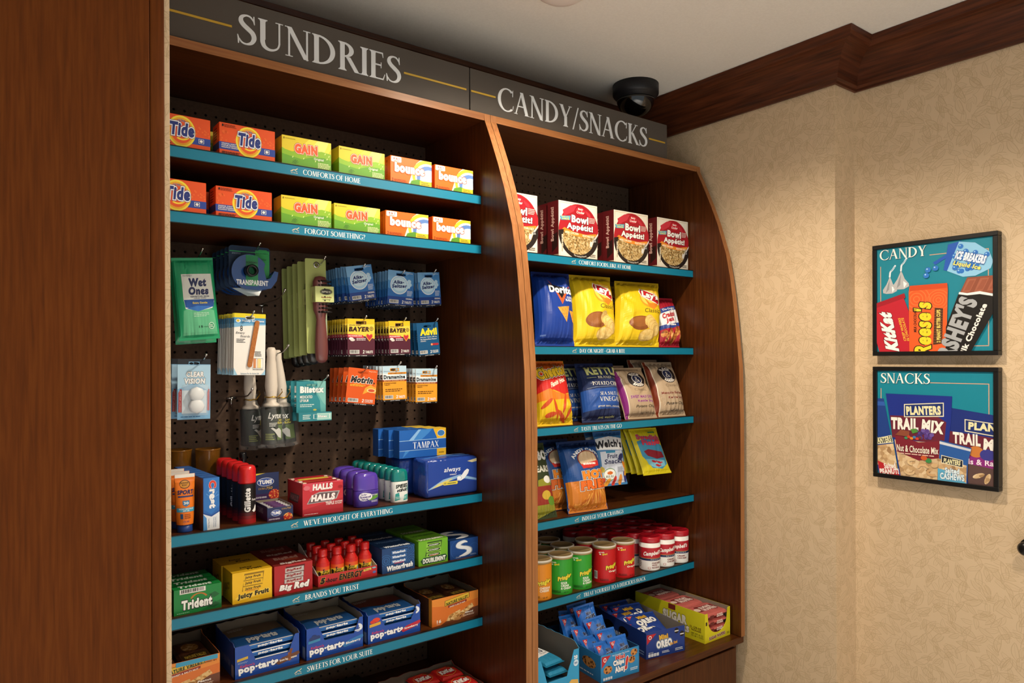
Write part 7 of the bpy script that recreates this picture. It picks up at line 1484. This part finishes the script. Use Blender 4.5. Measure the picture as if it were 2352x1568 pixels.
# crisped rice treats: box cut by the divider
ka = onY(1331, 1530, 1.478); kw = .150; kh = onY(1331, 1488, 1.478).z-CTZ; kd = .24
T = thing('treat_display', 'sky blue open box of crisped rice treats behind the divider', 'display box', (ka.x-kw, 1.478, CTZ+.0003))
tray(MB(), kw, kd, kh, kh*.50, mat('#2f97c8', .35), mat('#6f665c', .85), cut=(kw*.10, kw*.84, kw*.22, kw*.70, kh), tear=1, seed=12, hb=kh*1.1, hs=kh*1.12).build('box', T)
def kris(p):
    q = Pr(); q.text("Kellogg's", .12, .30, .42, .40, '#c8324a', bold=.03, shear=.2); q.text('RICE', .30, .15, .50, .27, '#f4f4f2', bold=.06, out='#28344a', ow=.05); q.text('KRISPIES', .30, .06, .74, .20, '#f4f4f2', bold=.06, out='#28344a', ow=.05); q.poly([(.70, .05), (.68, .30), (.80, .40), (.96, .36), (.99, .06)], '#d9ac58'); q.text('20', .86, .80, .95, .88, '#f4f4f2', bold=.05); q.oval(.91, .72, .06, .07, '#c8dcec'); q.text('BARS', .875, .70, .945, .74, '#2f5a94', bold=.05)
    p.it = [(L_, clip_rect(Tt, 0, 0, 1, .47)+clip_rect(Tt, .845, .47, 1, 1), m) for L_, Tt, m in q.it]
put(T.children[-1], 'front_print', kris, FR(kw, kh))
def krb(p): p.clip = (.05, .03, .95, .97); p.rect(0, 0, 1, 1, '#2a8ab4'); p.poly([(.05, .30), (.95, .38), (.95, .80), (.05, .74)], '#e9ecee'); p.text('TREATS', .15, .48, .80, .68, '#28344a', bold=.06, shear=.1); p.text('Original', .50, .40, .85, .46, '#28344a', shear=.1)
for j in range(4):
    for i in range(1, 2):
        K = thing('treat_bar', f'teal and white crisped rice treat, layer {["one", "two", "three", "four"][j]} from the bottom', 'treat bar', (ka.x-kw+.072-.003*j, 1.478+.008+.010*j, CTZ+.003+j*kh*.185), rz=.06*(j % 2), group='crisped rice treats')
        mb, tf, cut = pack_mesh(.070, .150, .020, 140+j, mat('#2a8ab4', .15, .35, .5)); mb.build('wrapper', K); p = Pr(); krb(p); p.build('top_print', K, tf, cut, base=.0004)

# ------------------------------------------------------------------ framed posters on the papered wall
POST = mat('#0d7f93', .5)
FX = XB-.001
def poster(label, zc0, zc1, artfn, ya, yb):
    """frame flush on the wall: ya = far edge (left in view), yb = near edge; u runs from far to near"""
    d = .029; T = thing('framed_poster', label, 'poster', (FX, (ya+yb)/2, zc0)); W = ya-yb; H = zc1-zc0; fw = .0125
    MB().box(-d, 0, -W/2, W/2, 0, fw, BLACK, .0012).box(-d, 0, -W/2, W/2, H-fw, H, BLACK, .0012).box(-d, 0, -W/2, -W/2+fw, fw, H-fw, BLACK, .0012).box(-d, 0, W/2-fw, W/2, fw, H-fw, BLACK, .0012).build('frame', T)
    MB().box(-d+.006, -.002, -W/2+fw*.8, W/2-fw*.8, fw*.8, H-fw*.8, POST).build('print_sheet', T)
    iw, ih = W-2*fw, H-2*fw
    def A(p): p.clip = (0, 0, 1, 1); artfn(p)
    put(T.children[-1], 'poster_print', A, lambda u, v, o: (-d+.006-o, W/2-fw-u*iw, fw+v*ih))
def rline(p, c): p.rect(.48, .89, .965, .897, c); p.rect(.958, .05, .965, .897, c); p.rect(.03, .05, .037, .83, c); p.rect(.03, .04, .965, .047, c)
def kiss(p, cx, cy, s):
    p.poly([(cx-.10*s, cy), (cx-.105*s, cy+.05*s), (cx-.05*s, cy+.13*s), (cx-.015*s, cy+.21*s), (cx, cy+.25*s), (cx+.02*s, cy+.21*s), (cx+.05*s, cy+.13*s), (cx+.105*s, cy+.06*s), (cx+.11*s, cy+.02*s), (cx+.04*s, cy-.015*s), (cx-.05*s, cy-.015*s)], mat('#c9cbcd', .3, .3)); p.poly([(cx-.06*s, cy+.0), (cx-.03*s, cy+.12*s), (cx, cy+.2*s), (cx-.01*s, cy+.05*s)], '#8d9094'); p.poly([(cx+.04*s, cy+.0), (cx+.03*s, cy+.10*s), (cx+.08*s, cy+.06*s)], '#eceeef'); p.line([(cx, cy+.24*s), (cx+.005, cy+.32*s), (cx+.03, cy+.36*s), (cx+.055, cy+.42*s)], .016, '#dbe6ec'); p.line([(cx+.01, cy+.33*s), (cx+.05, cy+.40*s)], .006, '#5aa0b8')
def candy(p):
    rline(p, '#d0a184'); p.text('CANDY', .03, .885, .46, .985, '#0a4a56', serif=True, pivot=None, shadow=None); p.text('CANDY', .025, .89, .455, .99, '#f0f0ea', serif=True)
    kiss(p, .12, .57, .62); kiss(p, .225, .605, .68)
    # mint bottle with beads
    p.poly([(.64, .97), (.75, .99), (.68, .72), (.60, .74)], '#1f56b4'); p.poly([(.51, .82), (.62, .88), (.635, .855), (.53, .795)], '#1f56b4'); p.poly([(.73, .985), (.86, .96), (.97, .87), (1.0, .78), (.98, .72), (.86, .665), (.76, .665), (.63, .73)], '#8cc4e4')
    rnd = random.Random(4)
    for k in range(34):
        u = rnd.uniform(.68, .98); v = rnd.uniform(.69, .96)
        if (u-.70)*.5+.66 < v < 1.0-(u-.72)*.55: p.oval(u, v, .022, .022, '#2a72c4', n=12); p.oval(u-.006, v+.007, .007, .006, '#9cc8ec', n=8)
    for u, v in ((.47, .755), (.535, .765), (.455, .705)): p.oval(u, v, .025, .025, '#2a72c4'); p.oval(u-.007, v+.008, .008, .007, '#9cc8ec', n=8)
    p.text('ICE BREAKERS', .70, .795, .95, .87, '#f4f6f8', bold=.06, shear=.1, rot=-.30, out='#2a5ca8', ow=.06); p.text('Liquid Ice', .68, .735, .91, .785, '#e6dc6a', bold=.05, shear=.1, rot=-.30, out='#2a5ca8', ow=.04)
    # red wafer wrapper
    def R(P, c, a, cen): return [rot2(q, cen, a) for q in P]
    p.poly([(-.02, .44), (.25, .52), (.30, .38), (.31, -.02), (.03, -.02), (-.02, .16)], '#b81e2e'); p.poly([(-.02, .47), (.26, .555), (.27, .51), (-.02, .425)], '#9c1826')
    p.text('KitKat', 0, 0, 1, 1, '#f2eeea', bold=.07, out='#6a0f18', ow=.035, fn=lambda q: (.085+q[0]*(-.075)+(1-q[1])*.13, .03+q[0]*.37-.03*(1-q[1])))
    for i, t in enumerate(('CRISP WAFERS', 'IN CHOCOLATE')): p.text(t, 0, 0, 1, 1, '#e8b23a', bold=.03, fn=lambda q, i=i: (.255+i*.030+q[0]*(-.055)+(1-q[1])*.024, .10+q[0]*.22))
    # orange wrapper
    p.poly([(.305, -.02), (.30, .56), (.31, .62), (.635, .62), (.64, .56), (.625, -.02)], '#dd5a24'); p.poly([(.31, .62), (.635, .62), (.635, .575), (.31, .57)], '#c9471c'); 
    p.clip = (.305, 0, .635, .57)
    for r in (.03, .06, .09, .12): p.ring(.37, .49, r, r, .008, '#e5743a', 0, 6.28, 20); p.ring(.56, .47, r*.8, r*.8, .007, '#e5743a', 0, 6.28, 18)
    p.clip = (0, 0, 1, 1)
    def up(t, u0, u1, v0, v1, c, **k): p.text(t, 0, 0, 1, 1, c, fn=lambda q: (u0+(1-q[1])*(u1-u0), v0+q[0]*(v1-v0)), **k)
    up("Reese's", .345, .50, -.04, .46, '#e8cf2a', bold=.045, shear=.2, out='#2a140c', ow=.045); up('MILK CHOCOLATE', .345, .370, .18, .40, '#2a140c', bold=.02, shear=.15); p.poly([(.515, .06), (.53, .40), (.60, .39), (.59, .07)], '#4a2c18')
    for k in range(13): p.rect(.517+k*.001, .075+k*.024, .597, .085+k*.024, '#6a4428', k == 0)
    up('2 PEANUT BUTTER CUPS', .545, .578, .08, .38, '#e8d06a', bold=.04)
    # chocolate bar in black sleeve
    p.poly([(.80, .655), (1.02, .655), (1.02, .50), (.74, .52)], '#8a4a34')
    for k in range(3): p.poly([(.805+k*.10, .64), (.875+k*.10, .64), (.82+k*.10, .525), (.755+k*.10, .525)], '#a05c44'); p.poly([(.82+k*.10, .625), (.86+k*.10, .625), (.82+k*.10, .54), (.775+k*.10, .54)], '#935039')
    p.poly([(.735, .53), (.80, .515), (.90, .525), (1.02, .49), (1.02, .36), (.82, -.02), (.62, -.02), (.625, .22)], '#14110f'); p.poly([(.735, .53), (.80, .515), (.90, .525), (1.02, .49), (1.02, .47), (.90, .50), (.80, .495), (.73, .51)], '#e6e6e4')
    p.text("HERSHEY'S", 0, 0, 1, 1, mat('#b4b8bc', .35, .3), bold=.06, fn=lambda q: (.47+q[0]*.27+(1-q[1])*.15, -.20+q[0]*.70-(1-q[1])*.06)); p.text('Milk Chocolate', 0, 0, 1, 1, '#ece6e0', bold=.04, fn=lambda q: (.715+q[0]*.20+(1-q[1])*.045, -.06+q[0]*.48-(1-q[1])*.018))
def snacks(p):
    rline(p, '#d0a184'); p.text('SNACKS', .035, .875, .485, .975, '#0a4a56', serif=True); p.text('SNACKS', .03, .88, .48, .98, '#f0f0ea', serif=True)
    # right bag, left bag, centre bag, small bag
    p.poly([(.66, .67), (1.02, .62), (1.02, -.02), (.78, -.02), (.62, .30)], '#1c2f78'); p.poly([(.64, .46), (1.02, .42), (1.02, .20), (.64, .24)], '#6a2434'); p.poly([(.78, .20), (1.02, .16), (1.02, -.02), (.80, -.02)], '#5c4440'); p.poly([(.78, .18), (1.02, .15), (1.02, .24), (.80, .25)], '#8a2a7a'); p.text('ls & Rais', .80, .175, 1.04, .225, '#f0e4ec', bold=.02); p.oval(.86, .29, .06, .05, '#c87a3a'); p.oval(.95, .27, .06, .05, '#3a3a8a'); p.oval(.88, .08, .05, .02, NUTS, rot=.4); p.oval(.95, .06, .05, .02, NUTS, rot=1.2)
    p.poly([(.77, .575), (1.02, .55), (1.02, .435), (.77, .465)], '#e6dfc0'); p.poly([(.778, .567), (1.02, .542), (1.02, .443), (.778, .473)], '#1c2f6c'); p.text('PLANTERS', .80, .475, 1.22, .545, '#e6dfae', bold=.06, rot=-.04); p.text('TRAIL', .67, .345, .90, .45, '#efeadf', bold=.05, shear=-.1, rot=-.05); p.text('MIX', .92, .31, 1.12, .41, '#efeadf', bold=.05, rot=-.05)
    p.poly([(-.02, .73), (.06, .73), (.20, .0), (.20, -.02), (.02, -.02), (-.02, .1)], '#1f3f86'); p.poly([(-.02, .70), (.065, .70), (.075, .66), (-.02, .66)], '#2f5aa8'); p.poly([(.0, .34), (.13, .38), (.15, .31), (.0, .28)], '#e6dfc0'); p.poly([(.0, .335), (.127, .373), (.143, .315), (.0, .287)], '#1c2030'); p.text('PLANTERS', -.04, .295, .13, .355, '#e6dfae', bold=.05, rot=.18); p.poly([(.0, .27), (.15, .30), (.19, .06), (.0, .08)], NUTS); p.poly([(.0, .12), (.20, .05), (.22, -.02), (.02, -.02)], '#b8242c'); p.text('Salted', .06, .055, .17, .11, '#f0e8e0', bold=.04, rot=.15); p.text('PEANUTS', .02, .0, .21, .055, '#f0e8e0', bold=.06, rot=.12)
    p.poly([(.08, .78), (.67, .775), (.66, .55), (.60, -.02), (.21, -.02), (.13, .45)], '#1c2f86'); p.poly([(.12, .57), (.55, .58), (.62, .535), (.60, .33), (.14, .36)], '#6a2434'); p.poly([(.16, .34), (.60, .34), (.585, -.02), (.22, -.02)], NUTS); p.poly([(.165, .40), (.38, .33), (.57, .36), (.555, .20), (.38, .16), (.18, .23)], '#7c2230')
    p.poly([(.25, .685), (.60, .715), (.60, .585), (.25, .56)], '#e6dfc0'); p.poly([(.258, .677), (.592, .706), (.592, .594), (.258, .569)], '#1c2f6c'); p.text('PLANTERS', .27, .59, .575, .675, '#e6dfae', bold=.06, rot=.06); p.text('TRAIL', .13, .44, .38, .555, '#f2ede2', bold=.06, rot=.0, out='#4a1a28', ow=.02); p.text('MIX', .41, .43, .60, .545, '#f2ede2', bold=.06, rot=-.08, out='#4a1a28', ow=.02)
    rnd = random.Random(3)
    for k in range(22): p.oval(.36+rnd.uniform(0, .14), .375+rnd.uniform(0, .075), .018, .018, ('#5a3f8a', '#46306e', '#6f56a0')[k % 3], n=10)
    p.poly([(.17, .385), (.22, .44), (.30, .43), (.30, .38)], '#8a4a34'); p.poly([(.31, .45), (.36, .46), (.38, .43), (.33, .41)], '#4f8a3a')
    for k, c in enumerate(('#3f8a5a', '#c8402c', '#e08a2c', '#3f7ab0', '#c8402c', '#6a3a2a')): p.oval(.27+k*.025, .365+.012*(k % 2), .016, .013, c, n=10)
    p.text('Nut & Chocolate Mix', .185, .235, .555, .30, '#f2ead8', bold=.02, fn=lambda q: (q[0], q[1]-.45*(.18-(q[0]-.37)**2)*.3+.02)); p.lines(.22, .205, .53, .225, 1, '#e0b8a8', .5)
    for k, (u, v, c) in enumerate(((.42, .10, '#d8b283'), (.33, .14, '#e0c090'), (.50, .06, '#c9a070'), (.30, .05, '#d9b88a'), (.47, .17, '#3f8a4a'), (.43, .19, '#c85a2c'), (.52, .13, '#d4b080'))): p.ring(u, v, .05, .035, .022, c, k, k+3.6, 14) if k < 4 else p.oval(u, v, .028, .022, c)
    p.poly([(.57, .37), (.83, .32), (.80, .20), (.79, -.02), (.545, -.02), (.56, .18)], '#2a5aa0'); p.poly([(.565, .36), (.825, .31), (.82, .29), (.565, .335)], '#cfd4da'); p.poly([(.56, .20), (.79, .16), (.785, .0), (.55, .0)], NUTS); p.poly([(.58, .235), (.76, .205), (.76, .135), (.58, .16)], '#e6dfc0'); p.poly([(.585, .228), (.755, .20), (.755, .142), (.585, .167)], '#1c2030'); p.text('PLANTERS', .60, .158, .74, .205, '#e6dfae', bold=.05, rot=-.08); p.poly([(.55, .11), (.66, .09), (.79, .0), (.79, -.02), (.55, -.02)], '#5aa8cc'); p.text('Salted', .61, .075, .73, .125, '#dfeef4', bold=.05, out='#2a4a6a', ow=.04); p.text('CASHEWS', .57, .015, .77, .075, '#dfeef4', bold=.05, out='#2a4a6a', ow=.04)
pa, pb = onX(2003.4, 690, FX-.029), onX(2292.3, 690, FX-.029)
pz1, pz0 = onX(2003.4, 565, FX-.029).z, onX(2003.4, 817, FX-.029).z; qz1, qz0 = onX(2003.4, 841.7, FX-.029).z, onX(2005, 1093.6, FX-.029).z
poster('black framed teal poster headed CANDY, the upper of two', pz0, pz1, candy, pa.y, pb.y)
poster('black framed teal poster headed SNACKS, the lower of two', qz0, qz1, snacks, pa.y, pb.y)
kb = onX(2352, 1259, XB-.03)
T = thing('wall_hook', 'round black knob on the wall at the right edge', 'hook', (XB, kb.y-.004, kb.z))
MB().lathe([(.006, 0), (.006, .018), (.013, .022), (.018, .030), (.018, .036), (.012, .043), (0, .045)], mat('#0d0c0c', .3, 0, .5), 24).build('knob', T); T.children[0].rotation_euler = (0, -math.pi/2, 0)
MB().lathe([(0, 0), (.022, 0), (.022, .003), (0, .003)], mat('#0d0c0c', .3), 24).build('wall_plate', T); T.children[1].rotation_euler = (0, -math.pi/2, 0)

# ------------------------------------------------------------------ things that share a label: tell them apart by their place in the row
bpy.context.view_layer.update()
_by = {}
for o in scene.objects:
    if o.parent is None and 'label' in o and 'category' in o: _by.setdefault(o['label'], []).append(o)
ORD = ['first', 'second', 'third', 'fourth', 'fifth', 'sixth', 'seventh', 'eighth', 'ninth', 'tenth']
for lab, os_ in _by.items():
    if len(os_) > 1:
        for i, o in enumerate(sorted(os_, key=lambda o: o.location.y)): o['label'] = f'{lab}, {ORD[i]} back'
